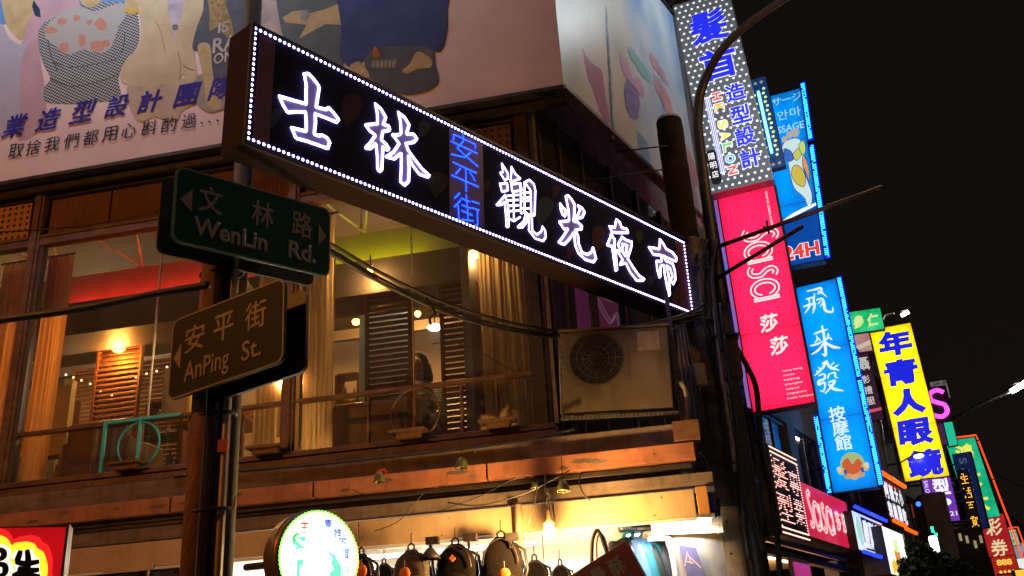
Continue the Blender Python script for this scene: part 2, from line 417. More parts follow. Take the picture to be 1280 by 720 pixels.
# ---- interior bulkheads with cove light
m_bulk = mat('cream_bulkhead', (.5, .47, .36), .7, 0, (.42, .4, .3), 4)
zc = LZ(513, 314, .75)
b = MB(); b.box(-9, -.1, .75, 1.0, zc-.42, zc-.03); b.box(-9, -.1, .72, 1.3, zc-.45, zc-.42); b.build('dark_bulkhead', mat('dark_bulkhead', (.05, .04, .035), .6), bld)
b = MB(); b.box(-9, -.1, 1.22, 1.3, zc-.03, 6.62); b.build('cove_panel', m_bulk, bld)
m_truss = mat('white_truss_paint', (.5, .48, .42), .5)
for x in (-8.5, -7.4, -6.3, -5.2, -4.2, -3.2, -2.3, -1.4, -.5):
    b = MB()
    b.tube([(x-.5, .2, 6.98), (x+.05, 1.25, 6.64)], .014, 6); b.tube([(x+.05, 1.25, 6.64), (x+.5, .2, 6.98)], .014, 6); b.tube([(x, 1.25, 6.98), (x, 1.25, 6.63)], .012, 6)
    b.build('ceiling_truss', m_truss, bld)
for nm, x0, x1, col, pw in (('yellow', -2.9, -1.5, (.8, .74, .0), 5.5), ('red', -6.1, -3.7, (1., .02, .012), 11), ('green', -8.8, -7.0, (.55, .9, .05), 7)):
    t = thing('cove_light', nm + ' tube light hidden in the ceiling cove behind the upper windows', 'lamp', FL @ Matrix.Translation(((x0+x1)/2, 1.1, zc+.03)), 'cove tube lights')
    b = MB(); b.box(-(x1-x0)/2, (x1-x0)/2, -.03, .03, -.055, -.025); b.build('fitting', m_white, t)
    b = MB(); b.tube([(-(x1-x0)/2, 0, 0), ((x1-x0)/2, 0, 0)], .016, 8); b.build('tube', glow('cove_'+nm, col, 6), t)
    l = bpy.data.lights.new('cove_lamp', 'AREA'); l.shape = 'RECTANGLE'; l.size = x1-x0; l.size_y = .04; l.energy = pw; l.color = col
    lo = bpy.data.objects.new('lamp', l); COL.objects.link(lo); lo.parent = t; lo.location = (0, -.0, .03); lo.rotation_euler = (R(180-12), 0, 0)
# ---- interior walls and furniture
m_tile = mat('interior_ochre_wall', (.58, .42, .24), .7, 0, (.5, .36, .2), 2); m_wood = mat('stained_wood', (.13, .045, .013), .6, 0, (.08, .03, .010), 3, .1, stretch=(8, 1, 1), spec=.15)
b = MB(); b.box(-4.6, -.1, 3.9, 4.0, 3.7, 5.35); b.build('interior_partition', m_tile, bld)
b = MB(); b.box(-9.4, -.1, 3.85, 4.05, 5.35, 5.5); b.build('partition_cap', m_wood, bld)
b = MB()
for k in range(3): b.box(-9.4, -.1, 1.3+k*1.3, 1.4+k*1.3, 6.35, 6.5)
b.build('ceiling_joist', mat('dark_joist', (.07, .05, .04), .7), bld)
b = MB(); b.box(-2.45, -1.85, 1.6, 1.64, 4.6, 5.75); b.build('picture_panel', mat('grey_blue_panel', (.2, .25, .3), .4), bld)
for x0, x1, z0, z1, col in ((-5.2, -4.85, 4.9, 5.55, (.55, .62, .66)), (-4.75, -4.5, 4.8, 5.6, (.45, .42, .36)), (-3.9, -3.3, 4.5, 5.4, (.36, .30, .26)), (-7.2, -6.5, 4.6, 5.5, (.5, .3, .1))):
    b = MB(); b.box(x0, x1, 2.0, 2.05, z0, z1); b.build('wall_panel', mat('panel_%d' % int(col[0]*100), col, .5), bld)
    b = MB(); b.box(x1, x1+.03, 1.96, 2.06, z0-.05, z1+.05); b.build('panel_trim', mat('brass_trim', (.6, .45, .2), .35, .6), bld)

def curtain(px0, px1, py, z0, z1, off, label, m, folds=9):
    x0, x1 = LX(px0, py, off), LX(px1, py, off)
    t = thing('curtain', label, 'curtain', FL @ Matrix.Translation(((x0+x1)/2, off, z0)), 'curtains inside the upper windows'); w = x1-x0
    b = MB(); n = folds*6; rows = 9; g = []
    for j in range(rows):
        row = []
        for i in range(n+1):
            u = i/n; zz = (z1-z0)*j/(rows-1)
            row.append(b.bm.verts.new((-w/2+u*w, .032*math.sin(u*folds*2*math.pi+1.3*math.sin(u*7+x0)+.5*math.sin(zz*2+u*4))*(.55+.45*math.sin(u*11+x0)**2)*(1-.15*j/rows)+.014*math.sin(u*31+zz*.7), zz)))
        g.append(row)
    for j in range(rows-1):
        for i in range(n): b.bm.faces.new((g[j][i], g[j][i+1], g[j+1][i+1], g[j+1][i]))
    b.build('cloth', m, t, True)
    b = MB(); b.tube([(-w/2-.03, 0, z1-z0+.015), (w/2+.03, 0, z1-z0+.015)], .014, 8); b.build('rail', m_dark, t)
    return t
def cloth(name, col, col2):
    m = mat(name, col, .85, 0, col2, 3, 0, stretch=(6, 1, 1)); n = m.node_tree; p = n.nodes['Principled BSDF']; out = [q for q in n.nodes if q.type == 'OUTPUT_MATERIAL'][0]
    tl = n.nodes.new('ShaderNodeBsdfTranslucent'); tl.inputs[0].default_value = (*col, 1); mx = n.nodes.new('ShaderNodeMixShader'); mx.inputs[0].default_value = .5
    n.links.new(p.outputs[0], mx.inputs[1]); n.links.new(tl.outputs[0], mx.inputs[2]); n.links.new(mx.outputs[0], out.inputs[0]); return m
m_curt = cloth('tan_curtain', (.50,.38,.25), (.40,.30,.19)); m_curtb = cloth('brown_curtain', (.6,.36,.16), (.5,.28,.12))
0 and mat('tan_curtain', (.62, .45, .27), .85, 0, (.5, .34, .2), 3, 0, stretch=(6, 1, 1))
0 and mat('brown_curtain', (.5, .3, .14), .85, 0, (.4, .22, .1), 3, 0, stretch=(6, 1, 1))
curtain(376, 418, 450, 3.78, 6.38, .22, 'tan pleated curtain in the upper window just right of the brown AnPing street sign', m_curt, 7)
curtain(604, 664, 450, 3.78, 6.38, .22, 'wide tan pleated curtain in the upper window beside the air conditioner', m_curt, 10)
curtain(44, 74, 450, 3.78, 6.38, .22, 'orange-brown pleated curtain beside the thick post at far left', m_curtb, 6)
curtain(-14, 20, 450, 3.78, 6.38, .22, 'orange curtain at the left edge of the photo, left of the window post', m_curtb, 5)
curtain(318, 350, 480, 3.78, 6.38, .22, 'tan pleated curtain glimpsed between the street signpost and the brown window post', m_curt, 5)
def louvre(px0, px1, pyt, off, z0, label, pz=None):
    x0, x1 = LX(px0, 450, off), LX(px1, 450, off); z1 = LZ((px0+px1)/2, pyt, off)
    t = thing('louvre_screen', label, 'louvre screen', FL @ Matrix.Translation(((x0+x1)/2, off, z0)), 'louvre screens inside the upper windows'); w = (x1-x0)/2; H = z1-z0
    b = MB(); b.box(-w, -w+.03, -.03, .03, 0, H); b.box(w-.03, w, -.03, .03, 0, H); b.build('frame', m_wood, t)
    b = MB(); b.box(-w+.03, w-.03, -.03, .03, H-.035, H); b.build('frame_rail', m_wood, t)
    n = int(H/.062)
    sl = None
    for j in range(n):
        if sl is None:
            b = MB(); z = 0
            v = [b.bm.verts.new(p) for p in ((-w+.03, -.022, -.028), (w-.03, -.022, -.028), (w-.03, .022, .026), (-w+.03, .022, .026), (-w+.03, -.022, -.018), (w-.03, -.022, -.018), (w-.03, .022, .036), (-w+.03, .022, .036))]
            for f in ((0,3,2,1),(4,5,6,7),(0,1,5,4),(1,2,6,5),(2,3,7,6),(3,0,4,7)): b.bm.faces.new([v[i] for i in f])
            sl = b.build('slat', m_wood, t); s = sl
        else:
            s = sl.copy(); COL.objects.link(s); s.parent = t
        s.location = (0, 0, .03+j*(H-.07)/(n-1))
    return t
louvre(457, 515, 366, .55, 3.78, 'dark wooden louvre screen left of the seated person in the upper window')
louvre(552, 606, 352, .55, 3.78, 'dark wooden louvre screen between the seated person and the wide curtain')
louvre(122, 178, 408, 1.5, 3.9, 'orange lit wooden louvre screen behind the round ceiling lamp at left')
louvre(96, 262, 452, 3.3, 3.9, 'wide slatted timber wall lit orange at the back of the left room')
# string lights and clutter
pts = [atFL(x, y, 2.2+.1*math.sin(x)) for x, y in ((40,452),(72,463),(92,470),(113,478),(140,492),(170,470),(196,462),(222,452),(250,446))]
t = thing('string_lights', 'string of tiny warm bulbs drooping across the left room behind the glass', 'string lights', Matrix.Translation(pts[0]))
b = MB(); b.tube([p-pts[0] for p in smooth_line(pts, 4)], .004, 4); b.build('wire', m_cable, t)
b = MB()
for p in smooth_line(pts, 2): b.sphere(p-pts[0]-Vector((0,0,.02)), .013, u=8, v=6)
b.build('bulbs', glow('tiny_warm_bulb', (1, .62, .25), 8), t, kind='stuff')
def shelf(px0, px1, off, z0, z1, label, seed):
    x0, x1 = LX(px0, 450, off), LX(px1, 450, off); t = thing('shelf_unit', label, 'shelf', FL @ Matrix.Translation(((x0+x1)/2, off, z0))); w = (x1-x0)/2; rnd = random.Random(seed)
    for s_ in (-1, 1):
        b = MB(); b.box(s_*w-.015, s_*w+.015, -.14, .14, 0, z1-z0); b.build('side_panel', m_wood, t)
    nsh = int((z1-z0)/.33)
    for j in range(nsh+1):
        z = j*(z1-z0)/nsh; b = MB(); b.box(-w+.016, w-.016, -.14, .14, z-.012, z+.012); sh = b.build('shelf', m_wood, t)
        if j < nsh:
            x = -w+.07
            while x < w-.07:
                h = rnd.uniform(.1, .24); r_ = rnd.uniform(.022, .045); b = MB(); b.lathe((x, rnd.uniform(-.06,.04), z+.013), [(.001,0),(r_,0),(r_,h*.6),(r_*.4,h*.78),(r_*.4,h),(.001,h)], 10)
                c_ = rnd.choice([(.5,.12,.04),(.1,.25,.12),(.55,.5,.42),(.45,.3,.08),(.08,.12,.3),(.6,.35,.1)]); o = b.build('bottle', mat('bottle_%d' % int(c_[0]*100), c_, .25), t, True); x += r_*2+rnd.uniform(.02,.09)
    return t
shelf(60, 98, 2.6, 4.0, 5.5, 'tall bottle shelf at the back of the left room', 1)
shelf(196, 240, 2.4, 3.9, 5.2, 'bottle shelf behind the glass left of the street sign post', 2)
shelf(425, 452, 2.8, 3.9, 5.4, 'bottle shelf behind the glass left of the first dark louvre screen', 3)
# sofas / tables near the glass
def sofa(x0, x1, off, h, label, m):
    t = thing('sofa', label, 'sofa', FL @ Matrix.Translation(((x0+x1)/2, off, 3.7))); w = (x1-x0)/2
    b = MB(); b.box(-w, w, -.3, .3, .1, .42); b.build('seat', m, t, bevel=.04)
    b = MB(); b.box(-w, w, -.36, -.2, .1, h); b.build('backrest', m, t, bevel=.05)
    for s in (-1, 1):
        b = MB(); b.box(s*w-.06, s*w+.06, -.34, .34, .1, .6); b.build('armrest', m, t, bevel=.03)
    for sx in (-1, 1):
        for sy in (-1, 1):
            b = MB(); b.box(sx*(w-.06)-.02, sx*(w-.06)+.02, sy*.26-.02, sy*.26+.02, 0, .1); b.build('leg', m_dark, t)
m_leather = mat('brown_leather', (.13, .055, .03), .4, 0, (.09, .04, .02), 6)
sofa(-2.4, -1.45, .75, .62, 'brown sofa back behind the lower panes under the left louvre screen', m_leather)
sofa(-5.4, -4.7, .9, .8, 'dark brown sofa behind the lower panes at left', m_leather)
t = thing('side_table', 'dark wooden side table inside the left upper window', 'table', FL @ Matrix.Translation((-3.8, 1.0, 3.7)))
b = MB(); b.box(-.4, .4, -.3, .3, .68, .72); b.build('tabletop', m_wood, t)
for sx in (-1, 1):
    for sy in (-1, 1):
        b = MB(); b.box(sx*.36-.02, sx*.36+.02, sy*.26-.02, sy*.26+.02, 0, .68); b.build('leg', m_wood, t)
# turquoise guard with ring, and brown ring
def ring_guard(cx, cz, r, m, label, frame=None, bar=True):
    t = thing('ring_guard', label, 'window guard', FL @ Matrix.Translation((cx, -.075, cz-r)))
    pts = [(r*math.cos(a), 0, r+r*math.sin(a)) for a in [2*math.pi*k/40 for k in range(41)]]
    b = MB(); b.tube(pts, .011, 6, False); b.build('ring', m, t, True)
    if bar:
        b = MB(); b.box(-.012, .012, -.012, .012, -.02, 2*r+.05); b.build('bar', m, t)
    if frame:
        x0, x1, zt = frame
        b = MB(); b.box(x0, x1, -.015, .01, zt-.03, zt); b.build('top_bar', m, t)
        b = MB(); b.box(x0, x0+.03, -.015, .01, -.02, zt-.03); b.build('side_bar', m, t)
m_turq = mat('turquoise_paint', (.01, .5, .62), .45)
ring_guard(LX(173, 557, -.075), 4.0, .225, m_turq, 'turquoise metal ring guard in a turquoise frame outside the left window', (-.40, .42, .50))
ring_guard(LX(519, 519, -.075), 3.99, .235, m_brown, 'brown metal ring outside the lower panes near the seated person', None, False)
for px_, py_, lb in ((157, 580, 'small brown shelf bracket on the sill under the turquoise ring'), (330, 563, 'small brown shelf bracket on the sill right of the signpost'), (510, 545, 'small brown shelf bracket on the sill under the brown ring'), (622, 532, 'small brown shelf bracket on the sill beside the wide curtain')):
    x = LX(px_, py_, -.18)
    t = thing('shelf_bracket', lb, 'bracket', FL @ Matrix.Translation((x, -.14, 3.76)), 'shelf brackets on the window sill')
    b = MB(); b.box(-.17, .17, -.10, .05, .03, .055); b.build('shelf', m_brown, t)
    b = MB(); b.box(-.11, .11, -.06, .05, -.02, .03); b.build('block', m_brown, t)

# ceiling lamps seen through the windows
def dome_lamp(p, r, col, s, pw, label, up=.0):
    t = thing('ceiling_lamp', label, 'lamp', Matrix.Translation(p), 'round ceiling lamps behind the upper windows')
    b = MB(); b.lathe((0,0,0), [(.001, .035), (r*.7, .03), (r, .0), (r*.6, -.035), (.001, -.045)], 18); b.build('lamp_shade', glow('lampglow_%d_%d' % (col[1]*100, s), col, s), t, True)
    b = MB(); b.tube([(0,0,.03), (0,0,.16)], .01, 6); b.build('rod', m_dark, t)
    l = bpy.data.lights.new('lamp', 'POINT'); l.energy = pw*3.2; l.color = col; l.shadow_soft_size = r
    lo = bpy.data.objects.new('bulb', l); COL.objects.link(lo); lo.parent = t; lo.location = (0, 0, -.08)
W1 = (1., .56, .17); W2 = (1, .72, .42)
dome_lamp(atFL(148, 436, 1.35), .085, (1., .40, .07), 9, 55, 'bright orange round lamp in front of the left louvre screen')
dome_lamp(atFL(592, 318, .48), .075, W1, 9, 17, 'warm round lamp under the dark bulkhead just left of the wide curtain')
dome_lamp(atFL(534, 360, 1.35), .035, W2, 9, 14, 'small warm ceiling spot seen between the two dark louvre screens')
dome_lamp(atFL(543, 409, 3.0), .10, (1, .86, .7), 9, 36, 'white oval lamp hanging between the two dark louvre screens')
dome_lamp(atFL(463, 336, .6), .035, W1, 9, 14, 'small warm ceiling spot above the left dark louvre screen')
dome_lamp(atFL(388, 543, .6), .055, W1, 9, 5, 'flat orange lamp low behind the lower pane right of the brown window post')  # lamp built in place of an orange reflection on the pane
dome_lamp(atFL(430, 569, .5), .03, W1, 9, 3, 'tiny orange lamp at the bottom of the lower pane beside the flat orange lamp')  # likewise a glowing stand-in for a small reflection
dome_lamp(atFL(445, 402, 3.3), .06, (1, .5, .12), 9, 40, 'orange lamp washing the back wall left of the first dark louvre screen')  # added lamp, turns the back wall orange
dome_lamp(atFL(522, 392, 3.5), .05, (1, .5, .12), 9, 40, 'orange lamp washing the back wall between the two dark louvre screens')  # second added lamp for the orange back wall
dome_lamp(atFL(89, 488, 2.6), .03, W2, 9, 14, 'tiny ceiling spot deep in the left window')
dome_lamp(atFL(136, 411, 3.3), .04, W2, 9, 20, 'small white ceiling spot above the orange round lamp')
dome_lamp(atFL(300, 420, 3.0), .07, W1, 9, 22, 'ceiling lamp hidden behind the street signs')
dome_lamp(atFL(-60, 440, 2.0), .08, W1, 9, 60, 'lamp in the window bay at the left edge')

# ================================================================ side facade of the corner building
side = thing('side_wing', 'dark glazed side wing of the corner shop building behind the air conditioner', 'building', FR)
b = MB(); b.box(.1, 5.5, .0, .12, 3.4, 3.75); b.build('slab_edge', m_taupe, side)
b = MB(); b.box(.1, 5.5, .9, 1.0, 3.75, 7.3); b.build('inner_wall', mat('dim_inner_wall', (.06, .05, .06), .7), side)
b = MB(); b.box(5.3, 5.5, .0, 4, 0, 11.6); b.build('end_wall', m_taupe, side)
b = MB(); b.box(.15, 5.3, .25, 4, 7.35, 13); b.build('upper_wall', m_taupe, side)
b = MB(); b.box(.15, 5.3, 2.6, 2.7, -.1, 3.4); b.build('shop_wall', mat('dim_shop_wall', (.34, .3, .26), .8), side)
for x in (.18, .62, 1.15, 1.9, 2.65, 3.4, 4.2, 5.2):
    b = MB(); b.box(x-.025, x+.025, -.02, .06, 3.76, 7.3); b.build('window_mullion', m_dark, side)
for x0, x1 in ((.205,.595),(.645,1.125),(1.175,1.875),(1.925,2.625),(2.675,3.375),(3.425,4.175),(4.225,5.175)):
    b = MB(); b.box(x0, x1, .01, .018, 3.77, 6.4); b.build('pane', m_glassd, side)
    b = MB(); b.box(x0, x1, .01, .018, 6.47, 7.28); b.build('upper_pane', m_glassd, side)
b = MB(); b.box(.15, 5.3, -.03, .07, 6.405, 6.465); b.build('transom', m_dark, side)
# glowing pink sheet added in place of the red sign's image in the glass
x0, z1 = on_plane(FR, 719, 352, .45); x1, z0 = on_plane(FR, 782, 408, .45)
t = thing('pink_poster', 'lit pink poster with curled white letters behind the side window above the air conditioner', 'poster', FR @ Matrix.Translation((x0, .45, 5.2)))
b = MB(); b.box(0, x1-x0, .0, .02, 0, 1.3); b.build('backlit_sheet', glow('pink_sheet', (.62, .10, .22), .55, (.5, .06, .3), 2), t)
mwl = glow('poster_white', (.9, .6, .6), .5)
for k, pts in enumerate(([(.55,1.15),(.8,1.2),(1.0,1.05),(.95,.85),(.7,.8),(.5,.9)], [(.6,.68),(.85,.66),(1.1,.75)], [(.5,.55),(.8,.35),(1.0,.5),(1.1,.3)])):
    b = MB(); b.flat = True; b.ribbon(smooth_line(pts), .035, -.004); b.build('letter_stroke', mwl, t)
    b = MB(); b.flat = True; b.ribbon([p + Vector((.06, .05)) for p in smooth_line(pts)], .035, -.004); b.build('letter_stroke', mwl, t)

# ================================================================ big billboards on the corner
cx_, cz_ = on_plane(FL, 704, 106, -.30)
cornerW = FL @ Vector((cx_, -.30, 0)); cornerW.z = 0
FRB = frame_az(cornerW, 30.86)
ZB, ZT = 7.16, 10.46
bb = thing('front_billboard', 'large pale billboard printed with a row of posing people and Chinese lettering over the windows', 'billboard', FL @ Matrix.Translation((0, -.30, 0)))
m_vinyl = mat('billboard_vinyl', (.60, .53, .53), .42, 0, (.52, .45, .45), 1.4, .03, spec=.12)
b = MB(); b.box(XE, cx_-.002, .0, .12, ZB, ZT); b.build('print_sheet', m_vinyl, bb)
b = MB(); b.box(XE, cx_, -.012, .10, ZB-.045, ZB-.003); b.build('bottom_trim', m_dark, bb)
b = MB(); b.box(XE, cx_, .14, .2, ZB-.12, ZB-.05); b.build('support_beam', m_dark, bb)
def BP(pts, off=0): return [on_plane(FL, x, y, -.30-off) for x, y in pts]
lay = [0]
def printpoly(name, pts, m, sm=True, depth=None):
    lay[0] += 1; off = .00022*lay[0]+.0012 if depth is None else depth
    b = MB(); P = BP(pts, off)
    if sm: P = [tuple(p) for p in smooth_line(P, 4, True)]
    b.prism(P, -off); b.flat = True; return b.build(name, m, bb)
def printmat(name, col, col2=None, scale=4): col = tuple(c*.74 for c in col); return mat(name, col, .6, 0, tuple(c*.66 for c in col2) if col2 else tuple(c*.55 for c in col), scale, spec=.08, detail=7)
p_blue = printmat('print_blue_background', (.10, .28, .62), (.2, .4, .7), 5)
printpoly('printed_background', [(-200,-200),(172,-200),(172,2),(150,6),(120,10),(90,12),(50,14),(10,30),(-200,60)], p_blue, False)
p_skin = printmat('print_skin', (.60, .50, .27), (.5, .42, .22), 6)
p_lilac = printmat('print_lilac_shirt', (.42, .46, .60), (.52, .54, .66), 5)
p_pink = printmat('print_pink_jacket', (.56, .40, .46), (.5, .38, .48), 4)
printpoly('printed_jacket', [(46,-5),(92,-5),(98,14),(62,30),(50,60),(56,112),(58,150),(46,168),(20,170),(22,90),(28,50)], p_pink)
printpoly('printed_shirt', [(-30,20),(0,28),(12,48),(27,56),(36,50),(26,80),(24,150),(10,165),(-30,165)], p_lilac)
printpoly('printed_neck', [(2,-30),(44,-30),(43,8),(34,30),(28,50),(16,42),(6,24)], p_skin)
printpoly('printed_head', [(-2,-30),(48,-30),(52,-90),(24,-110),(-4,-90)], p_skin)
printpoly('printed_collar', [(42,0),(50,12),(51,22),(44,20),(40,8)], printmat('print_navy', (.03,.05,.13)), False)
# gingham shirt, folded arms
mg = mat('print_gingham', (.4, .45, .45), .6, spec=.08)
n = mg.node_tree; tcn = n.nodes.new('ShaderNodeTexCoord'); ck = n.nodes.new('ShaderNodeTexChecker'); ck.inputs['Scale'].default_value = 42
ck.inputs[1].default_value = (.36, .41, .42, 1); ck.inputs[2].default_value = (.015, .022, .035, 1); n.links.new(tcn.outputs['Object'], ck.inputs[0])
wv = n.nodes.new('ShaderNodeMapping'); wv.inputs['Rotation'].default_value = (0, R(12), 0); n.links.new(tcn.outputs['Object'], wv.inputs[0]); n.links.new(wv.outputs[0], ck.inputs[0])
n.links.new(ck.outputs[0], n.nodes['Principled BSDF'].inputs['Base Color'])
printpoly('printed_gingham_shirt', [(60,26),(88,12),(118,4),(160,4),(172,18),(174,50),(166,66),(154,80),(148,100),(150,122),(120,128),(80,130),(56,126),(56,108),(63,98),(54,80),(48,56),(49,36)], mg)
printpoly('printed_floral_yoke', [(66,24),(95,8),(118,14),(150,4),(158,16),(148,34),(140,56),(128,66),(104,62),(86,68),(70,58),(56,44)], printmat('print_floral_ground', (.42,.47,.45), (.5,.5,.5), 30))
p_flow = printmat('print_orange_flowers', (.62,.28,.17), (.5,.3,.25), 30)
for cx, cy, rx, ry in ((63,38,11,5),(77,27,7,5),(80,60,7,7),(102,50,5,9),(126,30,8,8),(122,58,12,7),(132,54,6,5),(96,22,5,4),(112,28,4,4)):
    printpoly('printed_flower', [(cx+rx*math.cos(a)*random.uniform(.7,1.1), cy+ry*math.sin(a)*random.uniform(.7,1.1)) for a in [.785*k for k in range(8)]], p_flow)
p_gline = printmat('print_fold_line', (.10,.12,.14))
for pts in ([(66,78),(90,84),(120,80),(146,74)], [(62,98),(90,108),(130,100),(150,92)], [(60,50),(64,70),(72,90)], [(146,74),(154,60),(156,40)]):
    lay[0] += 1; o = .00022*lay[0]; b = MB(); b.flat = True; P = smooth_line(BP(pts, o)); b.ribbon(P, [.012]*len(P), -o); b.build('printed_fold', p_gline, bb)
printpoly('printed_neck', [(98,-30),(128,-30),(128,-2),(112,10),(100,0)], p_skin)
printpoly('printed_hand', [(158,-30),(176,-30),(173,13),(157,13)], p_skin)
printpoly('printed_bracelet', [(155,11),(174,12),(174,16),(155,15)], printmat('print_yellow', (.7,.5,.05)), False)
# beige suit
p_suit = printmat('print_beige_suit', (.62,.55,.36), (.54,.47,.30), 3)
printpoly('printed_trousers', [(160,104),(206,100),(240,100),(246,126),(228,138),(222,150),(206,150),(194,146),(170,150)], printmat('print_pale_trousers', (.56,.48,.36), (.5,.42,.34), 5))
printpoly('printed_suit', [(172,-40),(262,-40),(252,24),(243,62),(246,96),(236,104),(228,92),(222,108),(208,104),(182,108),(152,102),(156,76),(172,60),(176,30)], p_suit)
printpoly('printed_tee', [(206,-30),(233,-30),(228,14),(218,50),(210,14)], printmat('print_lilac_tee', (.62,.60,.72)), False)
for pts, w in (([(206,-10),(212,18),(219,33),(226,18),(231,-10)], .006), ([(204,-20),(207,16),(217,54),(215,84),(208,108)], .010), ([(232,-10),(228,22),(218,54)], .008), ([(156,98),(170,101),(187,94)], .012), ([(229,82),(236,86),(243,88)], .014), ([(194,26),(201,40),(206,64)], .006), ([(222,64),(226,84),(224,100)], .008)):
    lay[0] += 1; o = .00022*lay[0]; b = MB(); b.flat = True; P = smooth_line(BP(pts, o)); b.ribbon(P, w, -o); b.build('printed_line', printmat('print_brown_line', (.25,.17,.10)), bb)
printpoly('printed_pendant', [(216,31),(222,31),(222,37),(216,37)], printmat('print_grey', (.2,.2,.2)))
# woman with a dark tee
p_tee = printmat('print_dark_tee', (.07,.085,.12), (.12,.13,.16), 5)
printpoly('printed_skirt', [(248,94),(300,92),(300,130),(280,136),(262,140),(246,128)], printmat('print_teal_grey', (.28,.32,.30), (.4,.38,.34), 4))
printpoly('printed_dark_tee', [(262,-30),(330,-30),(334,40),(326,100),(266,98),(262,62),(241,62),(246,34),(254,12)], p_tee)
printpoly('printed_arm', [(247,58),(262,56),(265,84),(270,112),(277,131),(268,137),(258,128),(254,96)], p_skin)
printpoly('printed_hair', [(256,-30),(284,-30),(282,4),(288,22),(292,46),(283,46),(272,34),(262,38),(262,14)], printmat('print_blond_hair', (.38,.30,.12), (.22,.16,.06), 20))
p_pw = printmat('print_white', (.62,.60,.56))
def ptext(s, px, py, hpx, wpx, m, off=.12, **k):
    x, z = on_plane(FL, px, py, -.30-off); x2, z2 = on_plane(FL, px, py-hpx, -.30-off); x3, z3 = on_plane(FL, px+wpx, py-wpx*.166, -.30-off)
    return s, x, z, x3-x, z2-z, m, -off, k
for s, px, py, h_, w_ in (('IS', 272, 41, 12, 14), ('RA', 265, 66, 17, 32), ('OMA', 266, 80, 12, 38)):
    x, z = on_plane(FL, px, py, -.31-.00022*lay[0]); x3, _ = on_plane(FL, px+w_, py-w_*.17, -.31); _, z2 = on_plane(FL, px, py-h_, -.31)
    word(s, x, z+(z2-z)/2, z2-z, -.0035-.00022*lay[0], p_pw, bb, width=x3-x, bold=.02, name='printed_word')
# person with watch, jacket person
p_teal = printmat('print_teal_jacket', (.10,.14,.17), (.16,.2,.2), 4)
printpoly('printed_pale_shirt', [(300,-40),(352,-40),(354,40),(340,60),(316,30)], printmat('print_pale', (.6,.58,.56)))
printpoly('printed_teal_jacket', [(350,-40),(432,-40),(430,60),(426,86),(408,84),(372,60),(353,44)], p_teal)
printpoly('printed_forearm', [(353,22),(366,14),(377,13),(385,17),(405,12),(427,3),(426,31),(407,30),(374,48),(383,31),(357,28)], p_skin, False)
printpoly('printed_watch', [(376,14),(384,13),(387,20),(383,27),(376,25)], printmat('print_watch', (.35,.38,.38)))
printpoly('printed_jeans', [(464,56),(534,54),(544,82),(548,101),(535,113),(510,118),(486,112),(458,92)], printmat('print_jeans', (.09,.11,.15), (.16,.17,.2), 5))
p_navy = printmat('print_navy_jacket', (.045,.07,.22), (.08,.12,.30), 3)
printpoly('printed_navy_jacket', [(430,-40),(556,-40),(559,10),(558,42),(549,64),(531,58),(508,57),(469,60),(457,72),(446,80),(437,84),(424,68),(427,40)], p_navy)
for pts in ([(533,0),(534,30),(529,58)], [(474,0),(475,30),(472,58)], [(444,24),(440,50),(446,76)]):
    lay[0] += 1; o = .00022*lay[0]; b = MB(); b.flat = True; P = smooth_line(BP(pts, o)); b.ribbon(P, .012, -o); b.build('printed_seam', printmat('print_dark_navy', (.02,.03,.09)), bb)
printpoly('printed_hand', [(437,83),(448,77),(456,84),(462,94),(459,98),(448,92)], p_skin)
printpoly('printed_hand', [(503,88),(512,80),(519,67),(526,65),(539,74),(538,84),(522,86),(509,92)], p_skin)
printpoly('printed_cuff', [(532,60),(541,66),(539,72),(530,68)], printmat('print_grey', (.2,.2,.2)), False)
printpoly('printed_belt_plate', [(464,74),(497,73),(495,86),(463,87)], printmat('print_belt_plate', (.2,.23,.18)), False)
for k in range(6): printpoly('printed_stripe', [(466+k*5,76),(469+k*5,76),(468+k*5,84),(465+k*5,84)], printmat('print_belt_stripe', (.4,.42,.34)), False)
printpoly('printed_tag', [(468,58),(473,64),(474,71),(466,70)], printmat('print_orange_tag', (.55,.2,.03)))
# lettering
p_txt = printmat('print_violet_blue_ink', (.05,.035,.44)); p_thin = printmat('print_dark_ink', (.06,.04,.07))
TO = .00022*(lay[0]+3)+.0014
for ch, px, py in zip('業造型設計團隊', (19,61,104,147,188,234,277), (157,149,139,132,126,118,109)):
    x, z = on_plane(FL, px, py, -.3-TO); _, z2 = on_plane(FL, px, py-13.5, -.3-TO); x3, _ = on_plane(FL, px+14, py-2.3, -.3-TO)
    char(ch, x, z, (x3-x)*2, (z2-z)*2, -TO, p_txt, bb, bold=.017, shear=.22)
for ch, px, py in zip('取捨我們都用心斟酌過', (20,42,65,89,113,137,161,186,211,236), (188.5,184,180,176,172,167.5,163,159.5,155.5,151)):
    x, z = on_plane(FL, px, py, -.3-TO); _, z2 = on_plane(FL, px, py-9, -.3-TO); x3, _ = on_plane(FL, px+9.2, py-1.5, -.3-TO)
    char(ch, x, z, (x3-x)*2, (z2-z)*2, -TO, p_thin, bb, shear=.05)
for px, py in ((252,153.5),(261.5,152),(272,150.5),(281.5,149)):
    x, z = on_plane(FL, px, py, -.3-TO); b = MB(); b.flat = True; b.disc(x, z, .013, -TO, 10); b.build('dot', p_thin, bb)

